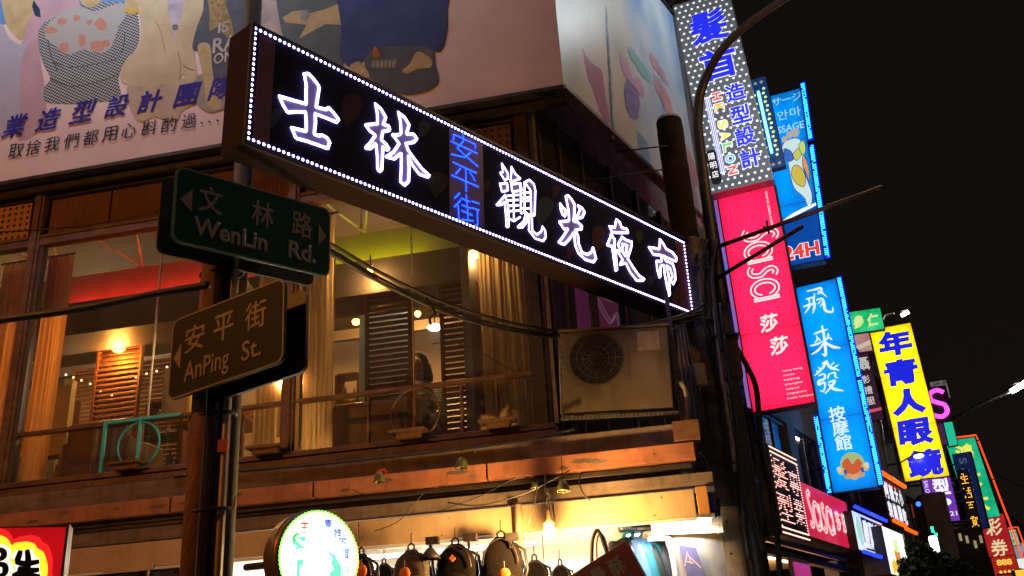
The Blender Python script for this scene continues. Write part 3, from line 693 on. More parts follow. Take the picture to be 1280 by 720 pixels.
# side billboard
sbx, _ = on_plane(FRB, 884, 303, 0)
sbd = thing('side_billboard', 'glossy side billboard with faded grey green and blue artwork round the corner', 'billboard', FRB)
ms = mat('side_billboard_vinyl', (.5, .5, .5), .36, spec=.4)
n = ms.node_tree; t0 = n.nodes.new('ShaderNodeTexCoord'); mpn = n.nodes.new('ShaderNodeMapping'); mpn.inputs['Scale'].default_value = (1.1, 1, .5); mpn.inputs['Rotation'].default_value = (0, R(25), 0)
ns = n.nodes.new('ShaderNodeTexNoise'); ns.inputs['Scale'].default_value = .9; ns.inputs['Detail'].default_value = 5; ns.inputs['Distortion'].default_value = .6
rr = n.nodes.new('ShaderNodeValToRGB'); el = rr.color_ramp.elements; el[0].position = .3; el[0].color = (.07,.17,.42,1); el[1].position = .7; el[1].color = (.5,.52,.56,1)
e = el.new(.5); e.color = (.30,.38,.5,1)
sep = n.nodes.new('ShaderNodeSeparateXYZ'); r2 = n.nodes.new('ShaderNodeValToRGB'); e2 = r2.color_ramp.elements; e2[0].position = .38; e2[0].color = (.38,.42,.38,1); e2[1].position = .44; e2[1].color = (0,0,0,1)
dv = n.nodes.new('ShaderNodeMath'); dv.operation = 'DIVIDE'; dv.inputs[1].default_value = 4.9
mxc = n.nodes.new('ShaderNodeMix'); mxc.data_type = 'RGBA'
r3 = n.nodes.new('ShaderNodeMapRange'); r3.inputs[1].default_value = .36; r3.inputs[2].default_value = .44
g2 = n.nodes.new('ShaderNodeValToRGB'); g2.color_ramp.elements[0].position = .35; g2.color_ramp.elements[0].color = (.30,.33,.28,1); g2.color_ramp.elements[1].position = .65; g2.color_ramp.elements[1].color = (.44,.43,.42,1)
L_ = n.links.new
L_(t0.outputs['Object'], mpn.inputs[0]); L_(mpn.outputs[0], ns.inputs['Vector']); L_(ns.outputs['Fac'], rr.inputs[0]); L_(ns.outputs['Fac'], g2.inputs[0])
L_(t0.outputs['Object'], sep.inputs[0]); L_(sep.outputs[0], dv.inputs[0]); L_(dv.outputs[0], r3.inputs[0]); L_(r3.outputs[0], mxc.inputs[0]); L_(g2.outputs[0], mxc.inputs[6]); L_(rr.outputs[0], mxc.inputs[7]); L_(mxc.outputs[2], n.nodes['Principled BSDF'].inputs['Base Color'])
b = MB(); b.box(.004, sbx, .0, .12, ZB+.0, ZT); b.build('print_sheet', ms, sbd)
b = MB(); b.box(-.0, sbx+.05, -.03, .1, ZB-.05, ZB-.003); b.build('bottom_trim', m_steel, sbd)
b = MB(); b.box(sbx+.003, sbx+.06, -.04, .14, ZB-.05, ZT+.05); b.build('end_trim', m_steel, sbd)
b = MB(); b.box(0, sbx, -.03, .14, ZT+.003, ZT+.05); b.build('top_trim', m_dark, sbd)
mag = mat('print_magenta', (.36,.14,.26), .3, 0, (.28,.2,.3), 5)
def SP(pts, off): return [on_plane(FRB, x, y, -off) for x, y in pts]
def sideprint(name, pts, m, off):
    b = MB(); b.flat = True; P = resample(smooth_line(SP(pts, off), 4, True), .045, True); rj = random.Random(len(P)); b.prism([(p.x+rj.uniform(-.02,.02), p.y+rj.uniform(-.03,.03)) for p in P], -off); b.build(name, m, sbd)
sideprint('printed_garment', [(728,60),(738,78),(752,88),(758,130),(764,152),(752,145),(744,120),(735,95)], mag, .003)
sideprint('printed_line', [(757,20),(759,20),(767,155),(764,155)], mat('print_slate', (.12,.16,.2), .3), .004)
p_or = mat('print_vermilion_patch', (.62,.17,.08), .35, 0, (.28,.33,.52), 45); p_gr = mat('print_green_patch', (.14,.42,.26), .35, 0, (.22,.36,.55), 45); p_rose = mat('print_rose_patch', (.5,.2,.3), .35, 0, (.3,.34,.52), 45)
for pts, m in (([(813,66),(822,78),(832,95),(838,110),(833,106),(826,95),(816,82)], p_or), ([(818,95),(826,105),(838,125),(842,150),(834,140),(826,124),(819,108)], p_or), ([(836,148),(848,165),(856,190),(862,215),(855,205),(846,185),(838,165)], p_or), ([(786,60),(796,68),(808,85),(815,102),(806,100),(796,84),(788,72)], p_gr), ([(776,68),(785,80),(790,95),(800,98),(806,120),(798,118),(788,104),(778,88)], p_rose), ([(782,100),(796,112),(800,135),(792,150),(782,130)], mat('print_violet_patch', (.16,.13,.32), .35, 0, (.2,.2,.4), 8)), ([(856,180),(868,205),(874,232),(866,228),(858,205)], p_or), ([(858,215),(870,240),(878,285),(868,270),(860,240)], p_rose)):
    sideprint('printed_patch', pts, m, .005)
# soffit behind the boards
b = MB(); b.box(.1, 5.2, .3, 1.5, 7.31, 7.34); b.build('soffit', m_dark, side)
# floodlights for both boards (their fittings stand above the photo's top edge)
def flood(pos, target, col, energy, size, label, spot=R(110), sy=None):
    q = (Vector(target)-Vector(pos)).to_track_quat('-Z', 'Y').to_matrix().to_4x4(); q.translation = Vector(pos)
    t = thing('floodlight', label, 'floodlight', q)
    sy = sy or size*.6
    b = MB(); b.box(-size/2-.03, size/2+.03, -sy/2-.03, sy/2+.03, .02, .12); b.build('housing', m_dark, t, bevel=.01)
    b = MB(); b.box(-size/2, size/2, -sy/2, sy/2, .008, .018); b.build('lamp_panel', glow('flood_%.2f' % col[2], col, 4), t)
    l = bpy.data.lights.new('lamp', 'AREA'); l.shape = 'RECTANGLE'; l.size = size; l.size_y = sy; l.energy = energy; l.color = col
    lo = bpy.data.objects.new('lamp', l); COL.objects.link(lo); lo.parent = t
    return t
fw_ = lambda x, y, z: FL @ Vector((x, y, z))
for k, (x, e_) in enumerate(((-6.4, 34), (-4.2, 62), (-1.7, 20))):
    t = flood(fw_(x, -1.9, ZT+.35), fw_(x, -.3, ZT-1.6), (.80, .84, 1.), e_, .5, ('left', 'middle', 'right')[k] + ' white floodlight on an arm over the front billboard')
    b = MB(); p0 = t.matrix_world.inverted() @ fw_(x, -.2, ZT); b.tube([(0, 0, .07), p0], .02, 6); b.build('arm', m_dark, t)
fs_ = lambda x, y, z: FRB @ Vector((x, y, z))
xa, za = on_plane(FRB, 838, 8, -.5)
t = flood(fs_(3.2, -2.0, ZT+.5), fs_(2.9, 0., ZT-1.6), (.8, .94, 1.), 60, 1.5, 'cold white floodlight on an arm over the side billboard', R(100), .12)
b = MB(); p0 = t.matrix_world.inverted() @ fs_(3.6, .0, ZT+.05); b.tube([(0, 0, .07), p0], .03, 8); b.build('arm', m_dark, t)
t = flood(fs_(1.0, -2.2, ZT+.5), fs_(1.6, 0., ZT-2.4), (.9, .97, 1.), 16, .4, 'white floodlight over the near end of the side billboard', R(110), .16)
b = MB(); p0 = t.matrix_world.inverted() @ fs_(1.6, .0, ZT+.05); b.tube([(0, 0, .07), p0], .02, 8); b.build('arm', m_dark, t)

# ================================================================ LED arch sign
FA = frame_sign((-1.603, 5.157, 5.748), 40.1, 1.6, -3.9, .86); AW, AH = 5.50, .86
arch = thing('market_sign', 'long black night market sign with white LED characters hung between two poles', 'sign', FA)
b = MB(); b.box(-.02, AW+.02, .012, .26, -.02, AH+.02)
b.build('sign_box', mat('rust_brown_sign_box', (.016, .008, .008), .7, 0, (.02, .009, .008), 6, .1, spec=.15), arch)
m_face = mat('dark_sign_face', (.011, .010, .026), .8, 0, (.008, .007, .018), 3, spec=.1)
b = MB(); b.box(0, AW, .0, .011, 0, AH); b.build('face', m_face, arch)
for xa, xb in ((.045, .17), (AW-.28, AW-.05)):
    b = MB(); b.box(xa, xb, -.003, .0, .04, AH-.04); b.build('maroon_strip', mat('maroon_strip', (.10, .012, .025), .6), arch)
for nm, bx in (('rim', (-.02, AW+.02, AH, AH+.022)), ('rim', (-.02, AW+.02, -.022, .0)), ('rim', (-.022, -.0, 0, AH)), ('rim', (AW, AW+.022, 0, AH))):
    b = MB(); b.box(bx[0], bx[1], -.012, .011, bx[2], bx[3]); b.build(nm, m_black, arch)
def AP(pts, off=0.): return [on_plane(FA, x, y, off) for x, y in pts]
led_w = glow('white_led', (.52, .44, 1.), 10); led_b = glow('blue_led', (.008, .055, 1.), 6)
# border beads
b = MB(); b.flat = True
c4 = AP([(320,35),(855,303),(866,391),(311,172.5)], -.01)
for a, c in zip(c4, c4[1:]+c4[:1]):
    n_ = int((Vector(c)-Vector(a)).length/.0385)
    for k in range(n_): p = Vector(a).lerp(Vector(c), k/n_); b.dot(p.x, -.006, p.y, .0115)
b.build('border_leds', led_w, arch, kind='stuff')
# petals printed on the face
for x, y, rx, ry, col, an in ((343,148,8,13,(.10,.14,.16),.4),(438,138,15,22,(.16,.05,.06),.3),(547,231,14,16,(.12,.10,.08),.2),(529,162,9,11,(.09,.13,.15),.3),(608,233,5,8,(.16,.05,.06),.2),(679,265,12,20,(.10,.14,.16),.3),(694,240,6,9,(.16,.05,.06),.3),(747,300,9,18,(.18,.07,.05),.1),(712,317,5,9,(.16,.05,.06),.1),(799,297,5,9,(.14,.13,.05),.1),(813,352,5,7,(.12,.13,.13),.1),(848,374,9,16,(.18,.07,.05),.3)):
    P = []
    for k in range(20):
        a = k/20*2*math.pi; xx = 1.15*rx*math.sin(a)*math.sin(a/2); yy = ry*math.cos(a)
        P.append((x+xx*math.cos(an)-yy*math.sin(an), y+xx*math.sin(an)+yy*math.cos(an)))
    b = MB(); b.flat = True; b.prism(AP(P), -.0015); b.build('printed_petal', mat('petal_%d_%d' % (col[0]*100, col[2]*100), tuple(c*.45 for c in col), .7, spec=.1), arch)
def Z(ox, oy, s, pts): return [(ox+x/s, oy+y/s) for x, y in pts]
m_fill = mat('lilac_character_fill', (.30, .27, .42), .6)
def led_outline(name, loops, fill=(0,), step=.0165, lines=(), r=.0125, led=led_w):
    root = thing
    b = MB(); b.flat = True
    for lp in loops:
        for p in resample(AP(lp), step, True): b.dot(p.x, -.006, p.y, r)
    for ln in lines:
        for p in resample(AP(ln), step): b.dot(p.x, -.006, p.y, r)
    c = b.build(name, led, arch)
    for i in fill:
        f = MB(); f.flat = True; f.prism(AP(loops[i]), -.0035); f.build('character_fill', m_fill, c)
shi = Z(330,75,5.76,[(285,105),(315,98),(360,145),(395,195),(385,260),(372,340),(440,358),(465,345),(500,385),(535,430),(518,450),(440,418),(365,390),(368,450),(358,535),(395,548),(410,540),(450,560),(470,595),(455,640),(400,620),(300,585),(225,565),(195,490),(240,500),(300,515),(300,450),(295,378),(230,375),(165,380),(135,330),(105,262),(200,290),(300,318),(298,250),(300,180)])
lin1 = Z(440,120,5.76,[(165,60),(205,95),(240,155),(222,205),(262,217),(270,248),(218,258),(208,318),(240,345),(264,382),(245,392),(220,365),(216,440),(211,530),(195,545),(180,530),(178,440),(168,345),(130,380),(92,378),(130,335),(165,285),(120,250),(93,210),(140,205),(180,200),(178,130)])
lin2 = Z(440,120,5.76,[(330,120),(375,155),(408,210),(388,275),(440,275),(465,310),(440,335),(385,345),(400,390),(450,460),(500,525),(555,575),(540,585),(480,565),(430,500),(402,430),(408,520),(405,615),(375,645),(345,620),(350,520),(350,415),(300,455),(242,440),(295,405),(335,345),(310,310),(285,280),(330,282),(350,270),(345,190)])
gu1 = Z(685,235,7.2,[(155,80),(175,68),(205,100),(235,150),(235,220),(225,300),(260,305),(300,345),(298,370),(240,380),(265,430),(270,500),(300,580),(350,600),(385,580),(400,535),(415,590),(428,640),(405,668),(330,645),(270,590),(240,520),(228,405),(190,460),(140,512),(92,490),(130,440),(175,370),(140,375),(95,305),(150,300),(185,295),(178,200)])
gu2 = Z(685,235,7.2,[(105,145),(130,180),(158,205),(148,258),(125,240),(108,190)])
gu3 = Z(685,235,7.2,[(265,160),(300,180),(325,220),(305,265),(245,280),(268,235),(283,195)])
ye1 = Z(745,265,7.2,[(180,70),(210,95),(225,140),(275,155),(285,188),(215,190),(140,185),(115,130),(165,140),(170,100)])
ye2 = Z(745,265,7.2,[(130,200),(165,250),(160,300),(175,400),(185,520),(170,530),(155,430),(138,310),(95,300),(120,240)])
ye3 = Z(745,265,7.2,[(230,225),(262,252),(318,270),(310,330),(280,420),(330,500),(380,570),(430,605),(415,618),(360,618),(300,540),(262,460),(210,475),(235,430),(182,345),(225,350),(190,300)])
ye4 = Z(745,265,7.2,[(235,290),(275,300),(262,400),(230,350)])
sh1 = Z(795,290,7.2,[(210,68),(240,105),(265,150),(325,185),(360,235),(355,265),(300,245),(242,215),(265,260),(325,285),(345,350),(350,430),(330,470),(303,440),(322,400),(300,325),(272,305),(290,400),(300,560),(290,575),(275,500),(252,380),(247,300),(217,310),(215,400),(205,412),(185,340),(178,262),(225,265),(222,210),(150,205),(110,138),(160,145),(205,155)])
gk = [Z(600,190,6,l) for l in ([(160,90),(180,120),(205,160),(205,200),(182,215),(147,160),(168,150)],[(232,115),(260,165),(300,200),(245,222),(224,225),(230,160)],[(145,240),(200,235),(205,290),(160,300)],[(230,245),(300,235),(308,290),(236,300)],[(185,325),(120,400),(160,398),(180,375),(190,480),(195,565),(212,560),(212,480),(205,400)],[(330,230),(365,210),(400,240),(412,290),(405,480),(380,470),(375,290)],[(340,455),(325,520),(278,565),(312,570),(345,530),(357,470)],[(365,470),(362,590),(410,650),(470,670),(490,640),(485,590),(465,560),(455,600),(420,620),(388,590),(385,490)])]
gl = [Z(600,190,6,l) for l in ([(205,330),(290,322)],[(210,365),(288,360)],[(212,405),(290,400)],[(215,445),(295,440)],[(212,500),(250,520),(296,490)],[(247,310),(250,500)],[(300,240),(302,460),(340,455)],[(330,235),(330,450)],[(305,310),(372,305)],[(305,370),(372,366)],[(305,425),(372,424)],[(302,345),(372,340)])]
led_outline('character', [shi]); led_outline('character', [lin1, lin2], (0, 1)); led_outline('character', gk, (0,1,2,3,4,5,6,7), .0165, gl, .0095)
led_outline('character', [gu1, gu2, gu3], (0,1,2)); led_outline('character', [ye1, ye2, ye3, ye4], (0,1,2)); led_outline('character', [sh1])
x0, z1 = on_plane(FA, 561, 158); x1, z0 = on_plane(FA, 600, 288)
b = MB(); b.flat = True; b.prism([(x0-.0, .05),(x0-.0, AH-.05),(x1+.05, AH-.05),(x1+.05, .05)], -.0025); b.build('blue_strip', mat('blue_strip', (.01, .012, .30), .5), arch)
BZ = lambda l: Z(550,160,5.54,l)
for st in (([(90,80),(90,45),(240,115),(240,150)],[(155,45),(160,90),(115,140),(175,195),(255,265)],[(75,95),(255,178)],[(80,185),(165,205),(210,170)]),
           ([(90,240),(250,315)],[(135,285),(100,325)],[(205,310),(245,375)],[(80,330),(265,410)],[(175,290),(178,445)]),
           ([(130,455),(95,490)],[(135,505),(95,548)],[(122,540),(128,645)],[(145,490),(210,515)],[(178,470),(185,560)],[(150,535),(215,560)],[(150,575),(220,605)],[(187,565),(190,640)],[(148,635),(225,645)],[(220,510),(265,525)],[(220,555),(270,572)],[(255,575),(257,675),(235,672)])):
    led_outline('blue_character', [], (), .0185, [BZ(l) for l in st], .0085, led_b)
# hooks that hold the sign to its poles
# ================================================================ poles
def pipe(x, y, r, z1, m, name, parent, z0=-.13, r1=None): 
    b = MB(); b.tube([(x, y, z0), (x, y, z1)], [r, r1 or r], 16); return b.build(name, m, parent, True)
P1 = Vector((-1.765, 5.135, 0)); P2 = Vector((-1.76, 5.60, 0))
m_pb = mat('brown_painted_post', (.24, .12, .07), .85, 0, (.12, .06, .04), 9, .5, stretch=(1, 1, .3), spec=.1, streak=.6)
m_pg = mat('grey_painted_post', (.085, .085, .09), .7, .0, (.05, .05, .055), 7, .2, stretch=(1, 1, .3))
sp = thing('sign_post', 'brown street sign post with grey pipes strapped beside it, foreground left', 'post', Matrix.Translation(P1))
b = MB(); b.tube([(0,0,-.13), (0,0,4.35)], .066, 18); b.build('pole', m_pb, sp, True)
b = MB(); b.tube([(.095,.04,-.13), (.095,.04,4.3)], .048, 14); b.build('dark_pipe', m_dark, sp, True)
b = MB(); b.tube([(.135,-.015,-.13), (.135,-.015,4.4)], .020, 8); b.build('thin_pipe', mat('pale_conduit', (.3, .22, .16), .5, .2, (.2, .14, .1), 9), sp, True)
b = MB(); b.tube([(.04,-.062,-.13), (.04,-.062,3.3)], .010, 8); b.build('conduit', m_dark, sp, True)
for z in (2.55, 3.08, 3.95):
    b = MB(); b.tube([(.05+.125*math.cos(a), .02+.085*math.sin(a), z+.01*math.cos(a)) for a in [2*math.pi*k/20 for k in range(21)]], .011, 6, False); b.build('clamp', m_dark, sp, True)
b = MB(); b.tube([(.165,.0,2.53), (.20,-.01,2.56), (.205,-.01,2.62)], .008, 6); b.build('bolt', m_steel, sp)
b = MB(); b.box(.105, .16, -.045, -.035, 2.86, 2.93); b.build('red_sticker', mat('red_sticker', (.5,.06,.03), .5), sp)
ap = thing('sign_pole', 'grey steel pole holding the near end of the night market sign', 'pole', Matrix.Translation(P2))
b = MB(); b.tube([(0,0,-.13), (0,0,6.42)], .064, 16); b.build('pole', m_pg, ap, True)
for z in (5.1, 5.55):
    b = MB(); b.box(-.05, .06, -.16, .05, z-.02, z+.02); b.build('bracket', m_dark, ap)
b = MB(); b.box(-.09, .09, -.09, .09, 3.98, 4.06); b.build('flange', m_dark, ap)
PR = Vector((1.95, 9.56, 0))
rp_ = thing('utility_pole', 'thick concrete utility pole wrapped in dark sheeting behind the far end of the market sign', 'pole', Matrix.Translation(PR))
b = MB(); b.tube([(0,0,-.13), (0,0,3.0), (0,0,7.57)], [.168, .158, .135], 22); b.build('pole', m_concrete, rp_, True)
def wrap(z0, z1, r, m, name, n=26, amp=.02, seed=1, dx=0, dy=0):
    rnd = random.Random(seed); b = MB(); rings = []
    for j in range(n+1):
        z = z0+(z1-z0)*j/n
        rings.append([b.bm.verts.new((dx+(r+rnd.uniform(-amp, amp))*math.cos(2*math.pi*k/18), dy+(r+rnd.uniform(-amp, amp))*math.sin(2*math.pi*k/18), z)) for k in range(18)])
    for a, c in zip(rings, rings[1:]):
        for k in range(18): b.bm.faces.new((a[k], a[(k+1)%18], c[(k+1)%18], c[k]))
    return b.build(name, m, rp_, True)
m_tarp = mat('black_wrap', (.016, .015, .018), .5, 0, (.03, .026, .026), 8, .5)
wrap(3.06, 5.95, .215, m_tarp, 'black_wrapping', 40, .016)
wrap(5.95, 7.53, .150, mat('brown_wrap', (.024, .015, .011), .9, 0, (.014, .010, .008), 6, .5, spec=.1), 'brown_wrapping', 20, .006, 2)
b = MB()
for k in range(7): b.tube([(-.02+.01*k, -.166, 2.2+.0*k), (-.02+.01*k, -.166, 2.2)], .002) if False else None
for z in (2.3, 2.62, 2.92): b.sphere((-.03, -.158, z), .013)
b.build('bolt_hole', m_black, rp_)
for z in (3.5, 4.2, 5.0, 5.6):
    b = MB(); q_ = .232 if z < 6 else .162; b.tube([(q_*math.cos(a), q_*math.sin(a), z+.03*math.sin(a*2)) for a in [2*math.pi*k/20 for k in range(21)]], .012, 6, False); b.build('strap', m_cable, rp_)
# street lamp post with curved arm
lp = thing('street_lamp', 'dark tapered street lamp post with a long curved arm reaching past the top edge', 'street lamp', Matrix.Translation((2.33, 10.04, 0)))
b = MB()
dist0 = 10.3
arm = []
for x, y, d in ((872,160,10.3),(874,125,10.3),(882,98,10.25),(900,65,10.1),(930,34,9.9),(965,9,9.7),(1010,-18,9.4),(1070,-50,9.0),(1120,-74,8.7)):
    arm.append(at_dist(x, y, d) - Vector((2.33, 10.04, 0)))
pts = [(0,0,-.13), (0,0,3.0), (.0,0,5.0), (.03,0,6.8)] + [tuple(p) for p in smooth_line(arm, 4)]
rs = [.10, .085, .075, .066] + [.062 - .03*i/(len(pts)-5) for i in range(len(pts)-4)]
b.tube(pts, rs, 14); b.build('post', mat('lamp_post_paint', (.05, .04, .035), .5, .3, (.03, .026, .024), 6, .1), lp, True)
e_ = Vector(pts[-1])
b = MB(); b.sphere(e_ + Vector((.18, -.12, .0)), .24, 1.2, .7, .35); b.build('lamp_head', m_steel, lp, True)
b = MB(); b.sphere(e_ + Vector((.18, -.12, -.05)), .17, 1.2, .7, .3); b.build('lens', glow('sodium_lens', (1, .5, .12), 9), lp, True)
l = bpy.data.lights.new('lamp', 'POINT'); l.energy = 150; l.color = (1, .42, .10); l.shadow_soft_size = .15
lo = bpy.data.objects.new('bulb', l); COL.objects.link(lo); lo.parent = lp; lo.location = e_ + Vector((.18, -.12, -.2))
# bracket arms on the lamp post
mb_ = thing('bracket_arm', 'thin dark double bracket arm crossing in front of the red vertical sign', 'bracket', Matrix.Translation((2.33, 10.04, 5.6)))
o_ = Vector((2.33, 10.04, 5.6))
b = MB(); b.tube([at_dist(893,310,10.25)-o_, at_dist(1100,235,8.9)-o_], .026, 8); b.build('upper_bar', m_dark, mb_, True)
b = MB(); b.tube([at_dist(893,350,10.25)-o_, at_dist(1003,283,9.5)-o_], .024, 8); b.build('lower_bar', m_dark, mb_, True)
q = at_dist(960,285,9.8)-o_; b = MB(); b.tube([q+Vector((0,0,-.07)), q+Vector((0,0,.09))], .014, 6); b.tube([q+Vector((-.05,0,.02)), q+Vector((.05,0,-.02))], .014, 6); b.build('clip', m_dark, mb_)
q = at_dist(1100,235,8.9)-o_; b = MB(); b.sphere(q, .035, 1.5, 1, .6); b.build('end_cap', m_dark, mb_, True)
# ---- sodium street lamp on the near side of the crossing (outside the frame, lights the facade)
lp2 = thing('street_lamp', 'sodium street lamp on the near side of the junction, outside the frame at left', 'street lamp', Matrix.Translation((-9.2, .6, 0)))
b = MB(); b.tube([(0,0,-.13), (0,0,6.5), (.1,.05,7.2), (.6,.3,7.6), (1.3,.6,7.7)], [.1,.08,.07,.05,.04], 12); b.build('post', m_pg, lp2, True)
b = MB(); b.sphere((1.45,.66,7.68), .24, 1.3, .8, .35); b.build('lamp_head', m_steel, lp2, True)
b = MB(); b.sphere((1.45,.66,7.62), .17, 1.3, .8, .3); b.build('lens', glow('sodium_lens', (1, .5, .12), 9), lp2, True)
l = bpy.data.lights.new('lamp', 'POINT'); l.energy = 1120; l.color = (1, .33, .055); l.shadow_soft_size = .2
lo = bpy.data.objects.new('bulb', l); COL.objects.link(lo); lo.parent = lp2; lo.location = (1.45,.66,7.45)

# ================================================================ street name signs
def rounded(w, h, r, n=6):
    P = []
    for cx, cz, a0 in ((w-r, h-r, 0), (r, h-r, 90), (r, r, 180), (w-r, r, 270)):
        for k in range(n+1): a = R(a0+90*k/n); P.append((cx+r*math.cos(a), cz+r*math.sin(a)))
    return P
def plate_sign(name, label, Fm, w, h, face, ink, gap):
    t = thing(name, label, 'street sign', Fm)
    b = MB(); b.prism(rounded(w, h, .05), .0, .02); b.build('front_plate', face, t)
    bp = MB(); P = rounded(w, h, .05); Q = rounded(w-.018, h-.018, .045); b = bp
    Q = [(x+.009, z+.009) for x, z in Q]; n_ = len(P)
    v = [(b.bm.verts.new((*[P[i][0]], -.003, P[i][1])), b.bm.verts.new((Q[i][0], -.003, Q[i][1]))) for i in range(n_)]
    for i in range(n_): b.bm.faces.new((v[i][0], v[(i+1)%n_][0], v[(i+1)%n_][1], v[i][1]))
    b.flat = True; b.build('border', ink, t)
    b = MB(); b.prism(rounded(w, h, .05), gap, gap+.02); b.build('rear_plate', mat('dark_plate_back', (.03, .028, .028), .5), t)
    for za in (.06, h-.10):
        b = MB(); b.box(w*.35, w*.65, .022, gap-.002, za, za+.04); b.build('mounting_strap', m_dark, t)
    return t
mk_g = mat('green_reflective_sheet', (.003, .13, .12), .4, 0, (.003, .10, .10), 2, spec=.3); mk_w = mat('white_reflective_sheet', (.45, .45, .42), .4)
WW, WH = 1.01, .46
FW_ = frame_sign((-1.842, 4.648, 4.408), 46.0, 1.7, -2.1, WH)
ws = plate_sign('road_name_sign', 'dark green WenLin Rd. street name sign with arrows at both ends', FW_, WW, WH, mk_g, mk_w, .19)
for ch, u in (('文', .21), ('林', .535), ('路', .80)): char(ch, u*WW, .66*WH, .145, .165, -.004, mk_w, ws, bold=.012)
word('WenLin', .115*WW, .27*WH, .105, -.004, mk_w, ws, width=.46, bold=.03); word('Rd.', .71*WW, .27*WH, .105, -.004, mk_w, ws, width=.19, bold=.03)
b = MB(); b.flat = True; b.prism([(.03*WW, .57*WH), (.10*WW, .74*WH), (.10*WW, .43*WH)], -.004); b.build('arrow', mk_w, ws)
b = MB(); b.flat = True; b.prism([(.97*WW, .57*WH), (.915*WW, .74*WH), (.915*WW, .43*WH)], -.004); b.build('arrow', mk_w, ws)
AW2, AH2 = .84, .49
FP_ = frame_sign((-1.953, 5.077, 3.640), 118.4, 3.5, 2.5, AH2)
mk_g2 = mat('green_reflective_sheet_worn', (.007, .017, .008), .6, 0, (.006, .013, .007), 3, spec=.2); mk_w2 = mat('worn_white_sheet', (.20, .17, .13), .5)  # same sheets as the other sign, dimmer lighting put into a darker colour
an = plate_sign('road_name_sign', 'AnPing St. street name sign looking brown with a pale border, lower on the post', FP_, AW2, AH2, mk_g2, mk_w2, .17)
for ch, u in (('安', .22), ('平', .48), ('街', .76)): char(ch, u*AW2, .67*AH2, .15, .165, -.004, mk_w2, an, bold=.010)
word('AnPing', .14*AW2, .28*AH2, .115, -.004, mk_w2, an, width=.34, bold=.02); word('St.', .65*AW2, .28*AH2, .11, -.004, mk_w2, an, width=.14, bold=.02)
b = MB(); b.flat = True; b.prism([(.035*AW2, .50*AH2), (.10*AW2, .67*AH2), (.10*AW2, .34*AH2)], -.004); b.build('arrow', mk_w2, an)

# ================================================================ air conditioner on the ledge
FAC = frame_sign((.418, 8.289, 4.595), 97.6, -2.7, -1.0, .83)
ac = thing('air_conditioner', 'grimy beige outdoor air conditioner unit with one big fan on the ledge', 'air conditioner', FAC)
m_ac = mat('grimy_beige_casing', (.125, .105, .078), .6, 0, (.085, .066, .045), 3.2, .15, streak=.45)
b = MB(); b.box(0, .98, 0, .36, .03, .80); b.build('casing', m_ac, ac, bevel=.012)
b = MB(); b.box(-.015, .995, -.02, .38, .803, .825); b.build('top_cover', m_ac, ac, bevel=.006)
b = MB(); b.flat = True; b.prism([(.05,.28),(.62,.28),(.62,.78),(.05,.78)], -.004, .0); b.build('fan_panel', mat('casing_panel', (.10, .083, .06), .6, 0, (.075, .06, .04), 5), ac)
b = MB(); b.flat = True; b.disc(.32, .53, .245, -.0055, 40); fn = b.build('fan_opening', m_black, ac)
b = MB()
for r_ in (.06, .12, .18, .24): b.tube([(.32+r_*math.cos(a), -.012, .53+r_*math.sin(a)) for a in [2*math.pi*k/28 for k in range(29)]], .004, 5, False)
for k in range(8): a = math.pi*k/8; b.tube([(.32-.245*math.cos(a), -.014, .53-.245*math.sin(a)), (.32+.245*math.cos(a), -.014, .53+.245*math.sin(a))], .003, 4)
b.build('fan_grille', mat('grille_wire', (.06, .055, .05), .5), ac)
b = MB(); b.flat = True; b.disc(.32, .53, .05, -.018, 20); b.build('fan_hub', m_dark, ac)
b = MB(); b.flat = True; b.prism([(.70,.58),(.90,.58),(.90,.76),(.70,.76)], -.003); b.build('faded_label', mat('faded_label', (.2, .15, .11), .6, 0, (.3, .24, .17), 18), ac)
b = MB()
for k in range(13): z = .07+k*.055; b.box(-.008, -.003, .03, .33, z, z+.02)
b.build('side_slats', m_steel, ac)
b = MB()
for k in range(9):
    b.tube([(-.02, .0+k*.04, .04), (-.02, .04+k*.04, .78)], .003, 4)
for k in range(18): b.tube([(-.02, 0, .04+k*.043), (-.02, .36, .06+k*.043)], .003, 4)
b.build('side_mesh', m_white, ac)
for x in (.1, .8):
    b = MB(); b.box(x, x+.08, -.01, .37, .0, .028); b.build('foot', m_dark, ac)
b = MB(); b.box(-.02, 1.02, -.03, -.008, -.03, .0); b.build('support_rail', m_steel, ac)
b = MB()
for k in range(26): b.flat = True; b.disc(.02+k*.038, -.015, .009, -.0315, 6)
b.build('rail_hole', m_black, ac)
b = MB(); b.tube(smooth_line([(1.0,.1,.25),(1.07,.08,.27),(1.10,.1,.15),(1.09,.14,-.02),(1.05,.2,-.2)], 5), .022, 8); b.build('lagged_pipe', mat('pipe_lagging', (.3,.28,.24), .8, 0, (.18,.16,.13), 12), ac, True)
b = MB(); b.box(.984, .992, .05, .2, .1, .4); b.build('valve_cover', m_dark, ac)
